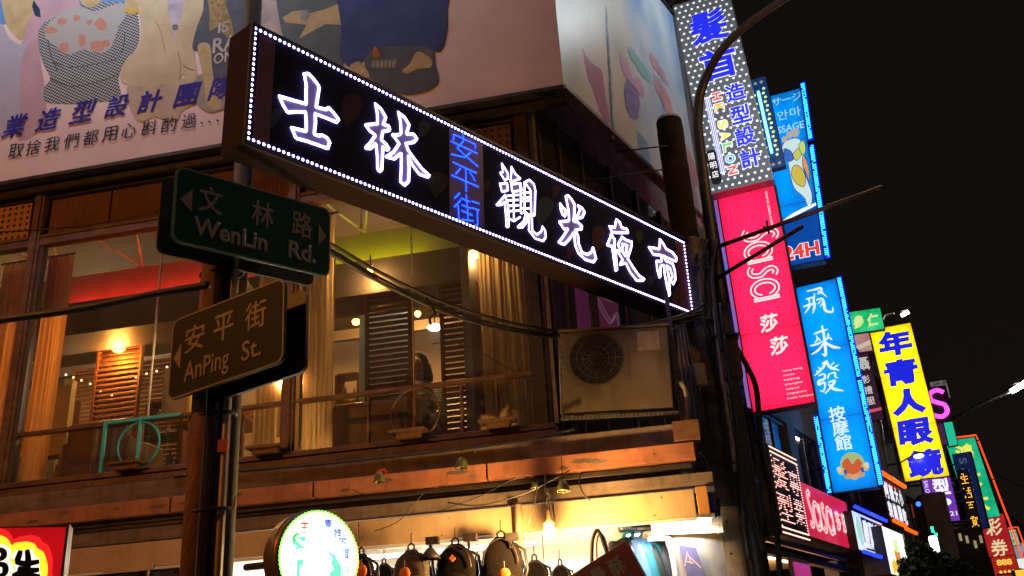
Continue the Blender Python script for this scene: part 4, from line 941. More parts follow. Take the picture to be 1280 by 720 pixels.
# white folded banner, junction box, red cloth at the corner
def quad_thing(name, label, cat, pts3, th, m, group=None):
    c = sum((Vector(p) for p in pts3), Vector())/len(pts3); t = thing(name, label, cat, Matrix.Translation(c), group); return t, [Vector(p)-c for p in pts3]
t = thing('folded_banner', 'dirty white folded banner hanging behind cables right of the air conditioner', 'banner', Matrix.Translation(at_dist(852, 470, 9.2)))
o_ = at_dist(852, 470, 9.2)
b = MB(); rows = []
for j in range(9):
    y = 405+j*17; row = []
    for i in range(13):
        x = 842+j*1.5+i*(1.2+.55*j/2*.5); p = at_dist(x, y, 9.2+.03*math.sin(i*1.9)) - o_; row.append(b.bm.verts.new(p))
    rows.append(row)
for a, c in zip(rows, rows[1:]):
    for i in range(12): b.bm.faces.new((a[i], a[i+1], c[i+1], c[i]))
b.build('cloth', mat('dirty_white_cloth', (.30, .28, .25), .8, 0, (.22, .2, .18), 4), t, True)
b = MB(); b.tube([at_dist(840, 404, 9.2)-o_, at_dist(862, 402, 9.2)-o_], .012, 6); b.build('rod', m_dark, t)
t = thing('orange_cloth', 'orange-red cloth hanging under the white banner beside the utility pole', 'cloth', Matrix.Translation(at_dist(864, 530, 9.0)))
o_ = at_dist(864, 530, 9.0); b = MB(); rows = []
for j in range(6):
    row = [b.bm.verts.new(at_dist(850+j*.6+i*(2.6), 508+j*9+i*2.2, 9.0+.02*math.sin(i*2.2))-o_) for i in range(9)]; rows.append(row)
for a, c in zip(rows, rows[1:]):
    for i in range(8): b.bm.faces.new((a[i], a[i+1], c[i+1], c[i]))
b.build('cloth', mat('orange_red_cloth', (.45, .09, .03), .7, 0, (.3, .1, .05), 10), t, True)
b = MB(); b.tube([at_dist(849, 507, 9.0)-o_, at_dist(872, 527, 9.0)-o_], .01, 6); b.build('cord', m_cable, t)
o_ = at_dist(876, 470, 9.2)
t = thing('junction_box', 'small ochre metal junction box strapped to the wrapped pole', 'junction box', frame_az(o_, 100))
b = MB(); b.box(-.055, .055, -.04, .04, -.11, .12); b.build('box', mat('ochre_box', (.34, .22, .07), .6, 0, (.2, .13, .05), 9), t, bevel=.006)
b = MB(); b.box(-.045, .045, -.046, -.042, -.09, .10); b.build('lid', mat('ochre_box_lid', (.38, .26, .09), .6), t)
t = thing('slotted_post', 'grey slotted steel post standing between the air conditioner and the utility pole', 'post', FL @ Matrix.Translation((LX(846, 470, .1), .1, 3.6)))
b = MB(); b.box(-.02, .02, -.003, .0, 0, 1.35); b.box(.017, .02, .0, .03, 0, 1.35); b.build('angle_bar', m_steel, t)
b = MB(); b.flat = True
for k in range(26): b.disc(0, .04+k*.05, .007, -.0045, 6, .013)
b.build('slot', m_black, t)

# ================================================================ cables
def cable(pts, r, label, name='power_cable', group=None):
    c = sum((Vector(p) for p in pts), Vector())/len(pts); t = MB(); t.tube([Vector(p)-c for p in pts], r, 6); o = t.build(name, m_cable, None, True); o.location = c
    return tag(o, label, 'cable', group)
def cpx(lst, n=8): return smooth_line([at_dist(x, y, d) for x, y, d in lst], n)
cable(cpx([(-60,408,6.2),(0,400,5.9),(100,386,5.6),(200,366,5.35),(262,356,5.2)]), .024, 'thick black cable sagging across the left window up to the sign post')
cable(cpx([(-60,287,7.0),(0,290,6.9),(120,280,6.7),(205,262,6.5)]), .006, 'thin black wire crossing the brown corrugated panels at far left')
for k, (dy, r_, lb) in enumerate(((0, .016, 'upper'), (7, .012, 'middle'), (12, .016, 'lower'))):
    cable(cpx([(310,252+dy,5.4),(415,306+dy,6.0),(470,338+dy,6.5),(540,372+dy,7.1),(600,393+dy,7.6),(660,408+dy*.8,8.1),(705,414+dy*.6,8.4),(770,412+dy*.3,8.7),(850,395+dy*.3,9.2),(880,380+dy,9.35)]), r_, lb + ' cable of the bundle running from the WenLin sign to the utility pole', group='bundled cables over the upper window')
cable(cpx([(533,372,7.05),(541,385,7.1),(544,393,7.1),(537,398,7.1),(539,406,7.1)], 4), .010, 'kinked cable end dangling from the bundle between the louvre screens')
cable(cpx([(540,430,8.2),(565,428,8.3),(600,440,8.4),(668,480,8.6),(700,500,8.6)]), .004, 'very thin wire over the wide tan curtain')
cable(cpx([(770,190,9.5),(835,182,9.6)],4), .010, 'upper black tie wire to the top of the utility pole'); cable(cpx([(700,232,9.2),(840,210,9.7)],4), .010, 'lower black tie wire to the top of the utility pole')
rnd = random.Random(5)
tang = [([(700,410,8.5),(760,430,8.6),(820,420,9.0),(866,400,9.3)], .012), ([(836,392,9.2),(846,430,9.2),(838,470,9.2),(850,520,9.2),(862,545,9.2)], .012), ([(860,402,9.4),(850,420,9.3),(862,450,9.2),(856,500,9.2),(870,560,9.2)], .010), ([(884,300,9.5),(876,340,9.5),(878,390,9.4),(884,420,9.4)], .016), ([(866,480,9.15),(872,520,9.1),(868,560,9.1),(876,600,9.1)], .010), ([(874,485,9.15),(880,530,9.1),(873,575,9.1),(884,620,9.1)], .012), ([(905,420,9.5),(912,470,9.5),(918,520,9.5),(926,600,9.5),(936,700,9.5)], .022), ([(918,430,9.8),(935,460,9.8),(946,490,9.8),(952,560,9.8),(968,640,9.8),(975,720,9.8)], .03), ([(900,380,9.5),(906,430,9.5),(915,500,9.5),(924,560,9.5)], .016), ([(860,560,9.0),(880,575,9.0),(886,610,9.0),(878,640,9.0)], .02), ([(925,560,9.6),(930,610,9.6),(944,655,9.6),(955,690,9.6)], .02), ([(896,300,9.6),(890,340,9.55),(896,400,9.5),(903,440,9.5)], .02)]
tl_ = ['cable hanging from the pole over the top of the air conditioner', 'cable dangling in front of the white folded banner', 'thin cable left of the ochre junction box', 'cable looping at the right end of the market sign', 'thin cable dropping below the ochre junction box', 'cable right of the ochre junction box reaching the orange cloth', 'thick cable down the gap between utility pole and lamp post', 'thickest cable bowing out over the red vertical sign edge', 'cable beside the dark brown metal box', 'cable bending round the end of the fascia', 'thick cable along the bare concrete part of the utility pole', 'cable between the market sign end and the bracket arm']
for (l_, r_), lb in zip(tang, tl_):
    cable(cpx(l_), r_, lb, group='tangled cables on the utility pole')
# transformer-like dark box on the pole and white cable-tray strip
o_ = at_dist(912, 450, 9.65); t = thing('dark_box', 'dark brown metal box clamped between the utility pole and the lamp post', 'equipment box', frame_az(o_, 100))
b = MB(); b.box(-.11, .11, -.06, .10, -.2, .24); b.build('box', mat('dark_brown_box', (.05, .025, .02), .6, 0, (.035, .02, .018), 6), t, bevel=.01)
b = MB(); b.box(-.13, .13, -.08, .12, .243, .262); b.build('lid', m_dark, t)
o_ = at_dist(905, 480, 9.6); b = MB(); b.tube([p-o_ for p in cpx([(893,385,9.6),(897,430,9.6),(902,470,9.6),(909,520,9.6),(915,560,9.6),(918,590,9.6)])], .022, 6)
o = b.build('white_conduit', mat('grey_white_conduit', (.3, .29, .32), .5, 0, (.12, .11, .13), 9), None, True); o.location = o_; tag(o, 'pale flexible conduit running down between the two dark poles', 'conduit')

# ================================================================ ground floor shop and stall
shop = thing('bag_shop', 'brightly lit ground floor bag shop interior under the beige fascia', 'shop', FL)
m_shopw = mat('white_shop_wall', (.8, .76, .68), .7)
b = MB(); b.box(-3.0, .5, 2.4, 2.5, -.1, 3.0); b.build('back_wall', m_shopw, shop)
b = MB(); b.box(-3.08, -3.0, -.3, 2.5, -.1, 3.0); b.build('side_wall', m_shopw, shop)
b = MB(); b.box(.42, .5, .5, 2.4, -.1, 3.0); b.build('side_wall', m_shopw, shop)
b = MB(); b.box(-3.0, .42, -.29, 2.4, 3.0, 3.08); b.build('ceiling', m_shopw, shop)
b = MB()
for k in range(20): b.tube([(-.4+k*.06, 2.36, .9), (-.4+k*.06, 2.36, 2.45)], .004, 4)
for k in range(24): b.tube([(-.42, 2.35, .95+k*.065), (.40, 2.35, .95+k*.065)], .004, 4)
b.build('wire_grid', m_steel, shop)
old = thing('left_shop', 'dim ground floor shopfront behind the red lightbox at lower left', 'shop', FL)
b = MB(); b.box(XE, -3.1, 2.4, 2.5, -.1, 3.0); b.build('back_wall', mat('dim_ochre_wall', (.42, .3, .17), .8), old)
for k in range(6):
    x = -4.9+k*.36; b = MB(); b.box(x, x+.14, -.36, -.33, 2.62, 2.72); b.build('shutter_hook', m_dark, old)
b = MB(); b.box(-4.1, -3.62, -.47, -.445, 2.73, 2.79); b.tube([(-3.66, -.45, 2.3), (-3.66, -.45, 2.73)], .014, 6); b.build('latch_plate', m_beige, old)
b = MB(); b.box(-6.0, -3.12, -.33, -.30, 1.9, 2.73); b.build('roller_shutter_edge', mat('grey_shutter', (.2, .17, .13), .6, 0, (.14, .11, .09), 5), old)
def tube_lamp(p, yaw, L, label, energy, col=(1, .97, .92), es=7, rot=None):
    t = thing('fluorescent_lamp', label, 'lamp', frame_az(p, yaw), 'fluorescent tubes of the stall')
    b = MB(); b.box(-L/2, L/2, -.04, .04, .02, .06); b.build('fixture', m_white, t)
    b = MB(); b.tube([(-L/2+.03, 0, 0), (L/2-.03, 0, 0)], .02, 8); b.build('tube', glow('fluoro_%d' % (col[2]*100), col, es), t, True)
    l = bpy.data.lights.new('lamp', 'AREA'); l.shape = 'RECTANGLE'; l.size = L; l.size_y = .05; l.energy = energy; l.color = col
    lo = bpy.data.objects.new('lamp', l); COL.objects.link(lo); lo.parent = t; lo.location = (0, 0, -.025)
    return t
for x, e_ in ((-2.2, 190), (-1.0, 190)):
    tube_lamp(FL @ Vector((x, 1.3, 2.9)), 100.6, 1.1, 'fluorescent tube on the bag shop ceiling, ' + ('left' if x < -2 else 'right'), e_)
tube_lamp(FL @ Vector((-1.6, .35, 2.93)), 100.6, 1.2, 'fluorescent tube just behind the fascia over the hanging backpacks', 90)
tube_lamp(at_dist(842, 652, 8.5), 75, .75, 'bright fluorescent tube beneath the end of the fascia beside the utility pole', 14, (.98, .97, 1.), 12)
tube_lamp(at_dist(846, 672, 8.9), 78, .6, 'second fluorescent tube lower down over the hanging jackets', 5, (.95, .95, 1.), 12)
tube_lamp(at_dist(800, 668, 9.4), 70, .5, 'short fluorescent tube behind the jackets', 4, (.95, .95, 1.), 10)
# naked bulb
pb = at_dist(686, 652, 7.62)
t = thing('hanging_bulb', 'bare bulb in a dark socket hanging on a cord from the fascia', 'light bulb', Matrix.Translation(pb))
b = MB(); b.lathe((0,0,0), [(.012,.10),(.02,.09),(.022,.03),(.045,.0),(.048,-.03),(.044,-.03)], 16); b.build('socket', mat('brown_socket', (.14,.08,.04), .5), t, True)
b = MB(); b.sphere((0,0,-.075), .048, 1, 1, 1.25); b.build('bulb', glow('bulb_glass', (1, .72, .32), 14), t, True)
top = at_dist(686, 628, 7.62)-pb; b = MB(); b.tube([tuple(p) for p in smooth_line([(0,0,.1), (-.004,.0,.17), (.03,0,.2), (-.01,0,.24), (.0,.02,.4)])], .005, 6); b.build('cord', m_cable, t)
l = bpy.data.lights.new('lamp', 'POINT'); l.energy = 230; l.color = (1, .55, .17); l.shadow_soft_size = .05
lo = bpy.data.objects.new('light', l); COL.objects.link(lo); lo.parent = t; lo.location = (0, -.10, -.13)
# second bulb shade board behind
t = thing('hanging_bulb', 'bare bulb hanging inside the shop behind the right backpacks', 'light bulb', FL @ Matrix.Translation((-.25, .5, 2.45)))
b = MB(); b.sphere((0,0,0), .05, 1, 1, 1.25); b.build('bulb', MATS['bulb_glass'], t, True)
b = MB(); b.tube([(0,0,.06), (0,0,.55)], .004, 6); b.build('cord', m_cable, t)
l = bpy.data.lights.new('lamp', 'POINT'); l.energy = 40; l.color = (1, .66, .3); l.shadow_soft_size = .05
lo = bpy.data.objects.new('light', l); COL.objects.link(lo); lo.parent = t; lo.location = (0, -.0, -.12)
# backpacks hanging from the fascia
def backpack(px, py, w, h, label, m, d=8.0, patch=None, yaw=100):
    o_ = at_dist(px, py, d); t = thing('backpack', label, 'backpack', frame_az(o_, yaw), 'backpacks hanging under the fascia'); D = w*.5
    b = MB(); rings = []
    prof = [(0,.0),(.18,.35),(.12,.62)]
    N = 20
    for j in range(13):
        v = j/12; z = -v*h
        wf = (math.sin(min(1, v*2.6+.12)*math.pi/2))**.8; wf = wf*(1-.06*v); k_ = .55+.45*v
        rings.append([b.bm.verts.new((w/2*wf*math.copysign(abs(math.cos(a))**.75, math.cos(a)), D/2*k_*wf*math.copysign(abs(math.sin(a))**.75, math.sin(a)), z)) for a in [2*math.pi*i/N for i in range(N)]])
    for a, c in zip(rings, rings[1:]):
        for i in range(N): b.bm.faces.new((a[i], a[(i+1)%N], c[(i+1)%N], c[i]))
    b.bm.faces.new(rings[0]); b.bm.faces.new(rings[-1][::-1])
    b.build('bag_body', m, t, True)
    b = MB(); b.sphere((0, -D*.42, -h*.66), w*.36, 1, .32, .62, 16, 10); b.build('front_pocket', m, t, True)
    b = MB(); b.tube([(-w*.08, 0, -.01), (-w*.085, 0, .03), (-w*.03, 0, .045), (w*.03, 0, .045), (w*.085, 0, .03), (w*.08, 0, -.01)], .008, 6); b.build('top_handle', m_black, t, True)
    b = MB(); P = [(w*.42*math.cos(a), -D*.40*(.7+.3*abs(math.cos(a))), -h*.42+h*.38*math.sin(a)) for a in [math.pi*k/14 for k in range(15)]]; b.tube(P, .006, 5); b.build('zip', m_dark, t)
    for s in (-1, 1):
        b = MB(); b.tube([(s*w*.18, D*.42, -.03), (s*w*.5, D*.55, -h*.2), (s*w*.56, D*.45, -h*.5), (s*w*.4, D*.3, -h*.9)], .012, 6); b.build('strap', m_black, t, True)
    if patch:
        b = MB(); q = w*patch[2]; b.prism([(patch[0]*w, patch[1]*h-q), (patch[0]*w+q, patch[1]*h), (patch[0]*w, patch[1]*h+q), (patch[0]*w-q, patch[1]*h)], -D*.52-.004, -D*.40); b.build('patch', mat('orange_patch', (.55,.14,.03), .6), t)
    # hook up to the fascia trim
    b = MB(); b.tube([(0, 0, .045), (0, 0, .12), (.01, 0, .13)], .004, 5); b.build('hook', m_dark, t)
    return t
m_bagd = mat('dark_brown_nylon', (.006, .004, .005), .85, 0, (.010, .007, .007), 6, .2, spec=.08); m_bagb = mat('charcoal_canvas', (.007, .005, .0045), .9, 0, (.010, .007, .006), 9, .2, spec=.08)
m_dots = mat('dotted_dark_fabric', (.03, .025, .025), .7)
n = m_dots.node_tree; vt = n.nodes.new('ShaderNodeTexCoord'); vo = n.nodes.new('ShaderNodeTexChecker'); vo.inputs['Scale'].default_value = 85
vo.inputs[1].default_value = (.12,.09,.07,1); vo.inputs[2].default_value = (.03,.02,.02,1); n.links.new(vt.outputs['Object'], vo.inputs[0]); n.links.new(vo.outputs[0], n.nodes['Principled BSDF'].inputs['Base Color'])
backpack(452, 692, .22, .42, 'small dark backpack with an orange patch right beside the round frog sign', m_bagd, 7.9, (.0, -.2, .14))
backpack(514, 687, .30, .46, 'dark backpack with a fine dotted pattern, second from the round frog sign', m_dots, 7.9)
backpack(569, 680, .33, .46, 'dark round-topped backpack with an orange diamond patch in the middle of the row', m_bagd, 7.9, (-.02, -.26, .08))
backpack(626, 671, .34, .52, 'large dark brown backpack at the right end of the row, highest hung', m_bagb, 7.9)
backpack(480, 704, .2, .3, 'small dark bag set back between the leftmost and the dotted backpacks', m_bagb, 8.7)
backpack(538, 707, .17, .3, 'small dark bag deep in the shop between the dotted and the diamond patch backpacks', m_bagb, 9.0)
backpack(652, 706, .2, .34, 'small dark bag directly behind the right side of the large brown backpack', m_bagb, 9.1)
backpack(436, 703, .18, .3, 'small dark bag just at the right rim of the round frog sign', m_bagb, 8.6)
backpack(668, 700, .24, .34, 'dark bag set back right of the large brown backpack', m_bagd, 8.6)
backpack(700, 706, .2, .3, 'small dark bag in front of the wire grid', m_bagb, 8.9)
backpack(597, 700, .2, .34, 'small dark bag squeezed behind the two rightmost backpacks', m_bagd, 8.3)
# orange tags at the bottom
for px_, py_, lb in ((506, 717, 'orange price tag on the dotted backpack'), (452, 714, 'orange price tag on the leftmost backpack'), (631, 718, 'orange price tag on the large brown backpack')):
    o_ = at_dist(px_, py_, 7.7); t = thing('price_tag', lb, 'price tag', frame_az(o_, 100), 'orange price tags')
    b = MB(); b.sphere((0,0,0), .045, 1, .25, 1.1); b.build('tag', mat('orange_tag', (.8,.16,.03), .5), t, True)
    b = MB(); b.tube([(0,0,.04), (0,0,.1)], .003, 4); b.build('string', m_cable, t)
# small clip spotlights and hook plates under the trim
for px_, py_, lb in ((541, 676, 'black clamp plate above the dark dome lamp'), (588, 672, 'black clamp plate above the diamond patch backpack'), (640, 671, 'black clamp plate above the large brown backpack')):
    o_ = at_dist(px_, py_, 7.85); t = thing('clamp_plate', lb, 'clamp', frame_az(o_, 100), 'clamp plates under the fascia')
    b = MB(); b.box(-.055, .055, -.03, .03, -.03, .03); b.build('plate', m_dark, t, bevel=.004)
    b = MB(); b.box(-.02, .0, -.03, -.01, -.09, -.03); b.build('jaw', m_dark, t)
o_ = at_dist(538, 694, 7.85); t = thing('dome_lamp', 'unlit dark dome lamp hanging between the dotted and the diamond patch backpacks', 'lamp', Matrix.Translation(o_))
b = MB(); b.lathe((0,0,0), [(.01,.06),(.03,.05),(.07,-.0),(.085,-.035),(.07,-.03)], 16); b.build('shade', m_dark, t, True)
b = MB(); b.tube([(0,0,.05), (0,0,.13)], .012, 6); b.build('stem', m_dark, t)
# bells / seed pods hanging under the beam
for px_, py_, d, lb, r_ in ((474, 597, 7.95, 'leftmost of the small olive bells hanging under the salmon beam, with a red ribbon', .05), (577, 579, 7.95, 'olive bell hanging under the beam below the brown ring', .055), (668, 607, 7.7, 'small olive bell hanging beside the cord of the bare bulb', .03), (704, 608, 7.65, 'olive bell hanging just left of the fascia down pipe', .052)):
    o_ = at_dist(px_, py_, d); t = thing('hanging_bell', lb, 'bell', Matrix.Translation(o_), 'small bells hanging under the beam')
    b = MB(); b.lathe((0,0,0), [(.004,r_*1.0),(r_*.55,r_*.85),(r_*.85,r_*.2),(r_,-r_*.6),(r_*1.06,-r_*.8),(r_*.9,-r_*.75)], 16); o = b.build('bell', mat('olive_bell', (.20,.20,.06), .35, .3, (.12,.13,.05), 12), t, True)
    b = MB(); b.tube([(0,0,r_), (.004,0,r_+.3)], .003, 4); b.build('thread', m_cable, t)
    b = MB(); b.sphere((0,0,-r_*.8), r_*.3); b.build('clapper', m_dark, t, True)
    if px_ < 500:
        b = MB(); b.ribbon([(-.01,.04),(.05,.06),(.07,.02)], .02, -.05, -.045); b.build('ribbon', mat('red_ribbon', (.4,.04,.02), .5), t)
wl_ = ['pale stray wire rising to the right toward the small bell', 'thin wire over the fascia right of the frog sign', 'thicker wire snaking past the bare bulb cord to the down pipe', 'short hooked wire on the fascia down pipe', 'very thin wire left of the bare bulb', 'very thin wire right of the bare bulb', 'thin wire under the leftmost bell']
# thin strings hanging on the fascia
for k, l_ in enumerate(([(545,640,7.75),(600,620,7.75),(640,600,7.75),(662,596,7.75)], [(468,664,7.75),(500,650,7.75),(530,616,7.8),(545,610,7.8)], [(560,628,7.72),(590,632,7.7),(620,628,7.7),(660,615,7.7),(690,600,7.7),(712,588,7.7)], [(727,590,7.7),(724,604,7.65),(730,618,7.62),(738,626,7.6)], [(672,600,7.6),(668,630,7.6),(660,655,7.6)], [(684,610,7.6),(690,640,7.6),(692,658,7.6)], [(440,612,7.8),(470,622,7.8),(520,618,7.8),(560,604,7.8)])):
    cable(cpx(l_, 6), .006 if k in (2, 3) else .0035, wl_[k], 'stray_wire', 'stray wires on the fascia')
# dark handbag strap loop beside the board
o_ = at_dist(748, 690, 7.6); t = thing('handbag', 'dark handbag hanging by long looped handles left of the jackets', 'handbag', frame_az(o_, 100))
b = MB(); b.tube(smooth_line([(-.07,0,-.22),(-.045,0,.05),(-.01,0,.15),(.02,0,.15),(.06,0,.0),(.10,0,-.22)], 5), .014, 6); b.build('handle', m_bagb, t, True)
b = MB(); b.tube(smooth_line([(-.03,.04,-.22),(-.02,.04,.05),(.01,.04,.14),(.05,.04,.1),(.08,.04,-.05),(.15,.04,-.22)], 5), .012, 6); b.build('handle', mat('brown_strap', (.2,.09,.03), .5), t, True)
b = MB(); b.box(-.14, .2, -.05, .09, -.5, -.2); b.build('bag_body', m_bagb, t, bevel=.03)
# hanging jackets at the right
def jacket(px, py, d, label, m, lining, w=.34, yaw=60):
    o_ = at_dist(px, py, d); t = thing('jacket', label, 'jacket', frame_az(o_, yaw), 'jackets on the stall rail')
    b = MB(); N = 18; rings = []
    for z, hw, hd in ((.0,.05,.04),(-.02,.10,.05),(-.06,.19,.07),(-.14,.21,.08),(-.3,.2,.085),(-.5,.21,.09),(-.66,.22,.10)):
        rings.append([b.bm.verts.new((hw*w/.34*math.cos(a), hd*math.sin(a)*(1+.25*math.sin(5*a+z*9)), z)) for a in [2*math.pi*i/N for i in range(N)]])
    for a, c in zip(rings, rings[1:]):
        for i in range(N): b.bm.faces.new((a[i], a[(i+1)%N], c[(i+1)%N], c[i]))
    b.build('body', m, t, True)
    for s in (-1, 1):
        b = MB(); b.tube([(s*.17, 0, -.07), (s*.24, -.02, -.2), (s*.25, -.03, -.42), (s*.24, -.02, -.6)], [.06,.055,.05,.045], 10); b.build('sleeve', m, t, True)
    b = MB(); b.tube([(-.05,0,.0),(-.06,-.03,.03),(0,-.05,.04),(.06,-.03,.03),(.05,0,.0)], .016, 6); b.build('collar', lining, t, True)
    b = MB(); b.tube([(0,0,.0),(0,0,.05),(.02,0,.07),(.0,0,.09)], .004, 5); b.build('hanger_hook', m_steel, t)
    return t
jm = [mat('black_nylon_jacket', (.012,.012,.014), .35), mat('light_blue_jacket', (.12,.28,.55), .5), mat('teal_jacket', (.02,.2,.24), .5), mat('dark_green_jacket', (.02,.028,.02), .5), mat('charcoal_jacket', (.03,.03,.035), .5)]
rail = thing('clothes_rail', 'steel rail carrying the jackets at the end of the stall', 'rail', Matrix.Translation(at_dist(800, 668, 9.0)))
o_ = at_dist(800, 668, 9.0); b = MB(); b.tube([at_dist(774,664,8.75)-o_, at_dist(850,664,9.5)-o_], .014, 8); b.build('bar', m_steel, rail)
b = MB(); b.tube([at_dist(774,664,8.75)-o_, at_dist(774,655,8.75)-o_+Vector((0,0,.25))], .01, 6); b.build('bar_hanger', m_steel, rail)
for px_, py_, d, k, lb in ((783,672,8.8,0,'black jacket nearest the tilted red board'),(795,671,8.9,1,'black jacket edged in light blue at the front of the rail'),(806,674,9.0,2,'teal jacket in the middle of the rail'),(816,676,9.1,3,'dark green jacket right of the teal one'),(828,679,9.2,4,'charcoal jacket right of the dark green one'),(842,688,9.35,0,'short black garment hanging lowest, nearest the white curved panel')):
    jacket(px_, py_, d, lb, jm[k], jm[1] if k == 1 else jm[2], yaw=45)
# curved white panel with dark poster, awning tray, blue tarp
o_ = at_dist(856, 690, 8.7); t = thing('display_panel', 'pale curved display panel with a dark blue poster beside the concrete pole', 'display panel', frame_az(o_, 85))
b = MB(); rows = []
for j in range(10):
    z = .16-.08*j; rows.append([b.bm.verts.new((-.12+.5*i/8 - .05*math.exp(-((j)/2.)**2)*(1 if i == 0 else 0), .10*(i/8)**2, z+.02*math.cos(i)*0)) for i in range(9)])
for a, c in zip(rows, rows[1:]):
    for i in range(8): b.bm.faces.new((a[i], a[i+1], c[i+1], c[i]))
b.build('panel', mat('grey_beige_board', (.30,.27,.22), .7, 0, (.2,.18,.15), 5), t)
b = MB(); b.tube([(-.2, 0, .2), (-.13, -.01, .12), (-.115, -.01, -.1), (-.11, -.01, -.7)], .022, 8); b.build('white_edge', mat('cream_edge', (.7,.66,.55), .5), t, True)
b = MB(); b.flat = True; b.prism([(-.05,.06),(.10,.03),(.16,-.25),(.0,-.28)], -.014); b.build('poster', mat('dark_blue_poster', (.06,.06,.13), .5, 0, (.09,.08,.16), 6), t)
b = MB(); b.flat = True
for l_ in ([(-.02,-.12),(.02,.0),(.04,-.1)], [(.0,-.08),(.06,-.1)], [(.02,-.03),(.12,-.14)]): b.ribbon(l_, .007, -.016)
b.build('letter_a', mat('poster_copper_ink', (.5,.3,.2), .5), t)
o_ = at_dist(880, 662, 8.8); t = thing('awning_tray', 'small cream awning tray under the fascia end, next to the utility pole', 'awning', frame_az(o_, 80))
b = MB(); b.box(-.5, .12, -.05, .5, -.03, .0); b.build('tray', m_beige, t); b = MB(); b.box(-.5, .12, -.07, -.052, -.04, .05); b.build('lip', mat('cream_edge', (.7,.66,.55), .5), t)
b = MB(); b.box(.123, .15, -.07, .5, -.04, .10); b.build('end_plate', mat('cream_edge', (.7,.66,.55), .5), t)
o_ = at_dist(888, 640, 9.0); t = thing('tarpaulin', 'crumpled dark blue tarpaulin stuffed between the fascia end and the utility pole', 'tarpaulin', Matrix.Translation(o_)); b = MB(); rows = []
rnd = random.Random(3)
for j in range(8):
    rows.append([b.bm.verts.new(at_dist(872+j*2.2+i*(3.6-j*.28), 612+j*6.2+i*1.6, 9.0+rnd.uniform(-.05,.05))-o_) for i in range(9)])
for a, c in zip(rows, rows[1:]):
    for i in range(8): b.bm.faces.new((a[i], a[i+1], c[i+1], c[i]))
b.build('sheet', mat('blue_tarpaulin', (.03,.03,.12), .5, 0, (.02,.02,.05), 7), t, False)
b = MB(); b.tube([at_dist(870,611,9.0)-o_, at_dist(903,624,9.0)-o_], .008, 6); b.build('tie_cord', m_cable, t)
# tilted red board
FT = frame_sign((.233, 6.496, 2.222), 116.0, 23.3, -5.4, 0) 
t = thing('menu_board', 'tilted brownish red board with pale lettering at the bottom edge', 'sign', FT)
b = MB(); b.box(-.7, .47, .0, .03, -.55, .0); b.build('board', mat('brown_red_board', (.50,.10,.05), .5, 0, (.40,.08,.04), 4), t, bevel=.004)
b = MB(); b.box(-.7, .47, .032, .05, -.55, .0); b.build('backing', m_dark, t)
for k, ch in enumerate('排骨酥'): char(ch, .08+.14*k-.02, -.11, .10, .12, -.004, mat('pale_pink_lettering', (.55,.34,.26), .5), t, bold=.02)
for k, ch in enumerate('好吃'): char(ch, -.17+.12*k, -.10, .07, .09, -.004, mat('pale_pink_lettering', (.55,.34,.26), .5), t, bold=.02) if False else None
# round frog sign
FD = frame_az(at_dist(399, 697, 6.2), 45)
t = thing('round_lightbox', 'round white lightbox rimmed with green LEDs, green frog drawing and blue characters', 'sign', FD)
RX = .285
b = MB(); b.tube([(0,0,0),(0,.16,0)], RX+.012, 40) 
b.build('drum', mat('brass_drum', (.22,.13,.07), .4, .4, (.14,.085,.05), 5), t, True)
m_drumf = glow('frog_sign_face', (.93, 1., .9), 1.0)
b = MB(); b.flat = True; b.disc(0, 0, RX, -.004, 48); b.build('face', m_drumf, t)
b = MB(); b.flat = True
for k in range(70): a = 2*math.pi*k/70; b.dot(RX*.99*math.cos(a), -.006, RX*.99*math.sin(a), .009)
b.build('led_ring', glow('green_led', (.18, 1., .05), 3), t, kind='stuff')
b = MB(); b.tube([((RX+.012)*math.cos(a), .07, (RX+.012)*math.sin(a)) for a in [2*math.pi*k/40 for k in range(41)]], .007, 6, False); b.build('hoop', m_steel, t, True)
b = MB(); b.tube([(0, .17, .0), (0, .9, .05)], .025, 8); b.build('wall_arm', m_dark, t)
m_rtx = glow('red_print', (.6, .05, .01), .7); m_btx = glow('blue_print', (.01, .05, .6), .7); m_gtx = glow('green_print', (.0, .5, .08), .8); m_ttx = glow('teal_print', (.2,.75,.65), .9)
def DP(pts): return [on_plane(FD, x, y, -.006) for x, y in pts]
for ch, px_, py_, s_, m_ in (('王', 381, 660, .06, m_rtx), ('記', 395, 653, .055, glow('faint_print', (.85,.82,.7), 1.2)), ('青', 410, 655, .055, m_btx), ('蛙', 421.5, 667, .06, m_btx), ('下', 428, 679, .058, m_btx), ('蛋', 431.5, 692.5, .058, m_btx)):
    (x, z), = DP([(px_, py_)]); char(ch, x, z, s_, s_*1.05, -.007, m_, t, bold=.02)
for pts, m_ in ((Z(320,600,6,[(275,440),(290,410),(320,398),(340,410),(370,430),(375,450),(350,465),(330,450),(325,470),(350,495),(372,512),(330,515),(300,525),(290,520),(305,500),(280,480)]), m_gtx), (Z(320,600,6,[(535,515),(560,545),(590,560),(610,600),(640,650),(640,700),(620,760),(570,760),(550,700),(580,670),(560,620),(575,590),(550,560)]), m_gtx), (Z(320,600,6,[(305,605),(330,595),(360,605),(350,640),(330,650),(330,700),(320,760),(300,760),(305,680)]), m_gtx), (Z(320,600,6,[(385,620),(420,625),(430,660),(400,690),(395,740),(370,730),(380,680)]), m_ttx), (Z(320,600,6,[(450,640),(500,650),(520,700),(500,760),(450,760),(440,690)]), m_ttx)):
    b = MB(); b.flat = True; b.prism(smooth_line(DP(pts), 3, True), -.007); b.build('frog_drawing', m_, t)
for l_ in ([(292,440),(312,418),(345,420)], [(300,455),(322,440),(318,468)]):
    b = MB(); b.flat = True; b.ribbon(smooth_line(DP(Z(320,600,6,l_))), .006, -.0085); b.build('frog_line', m_drumf, t)
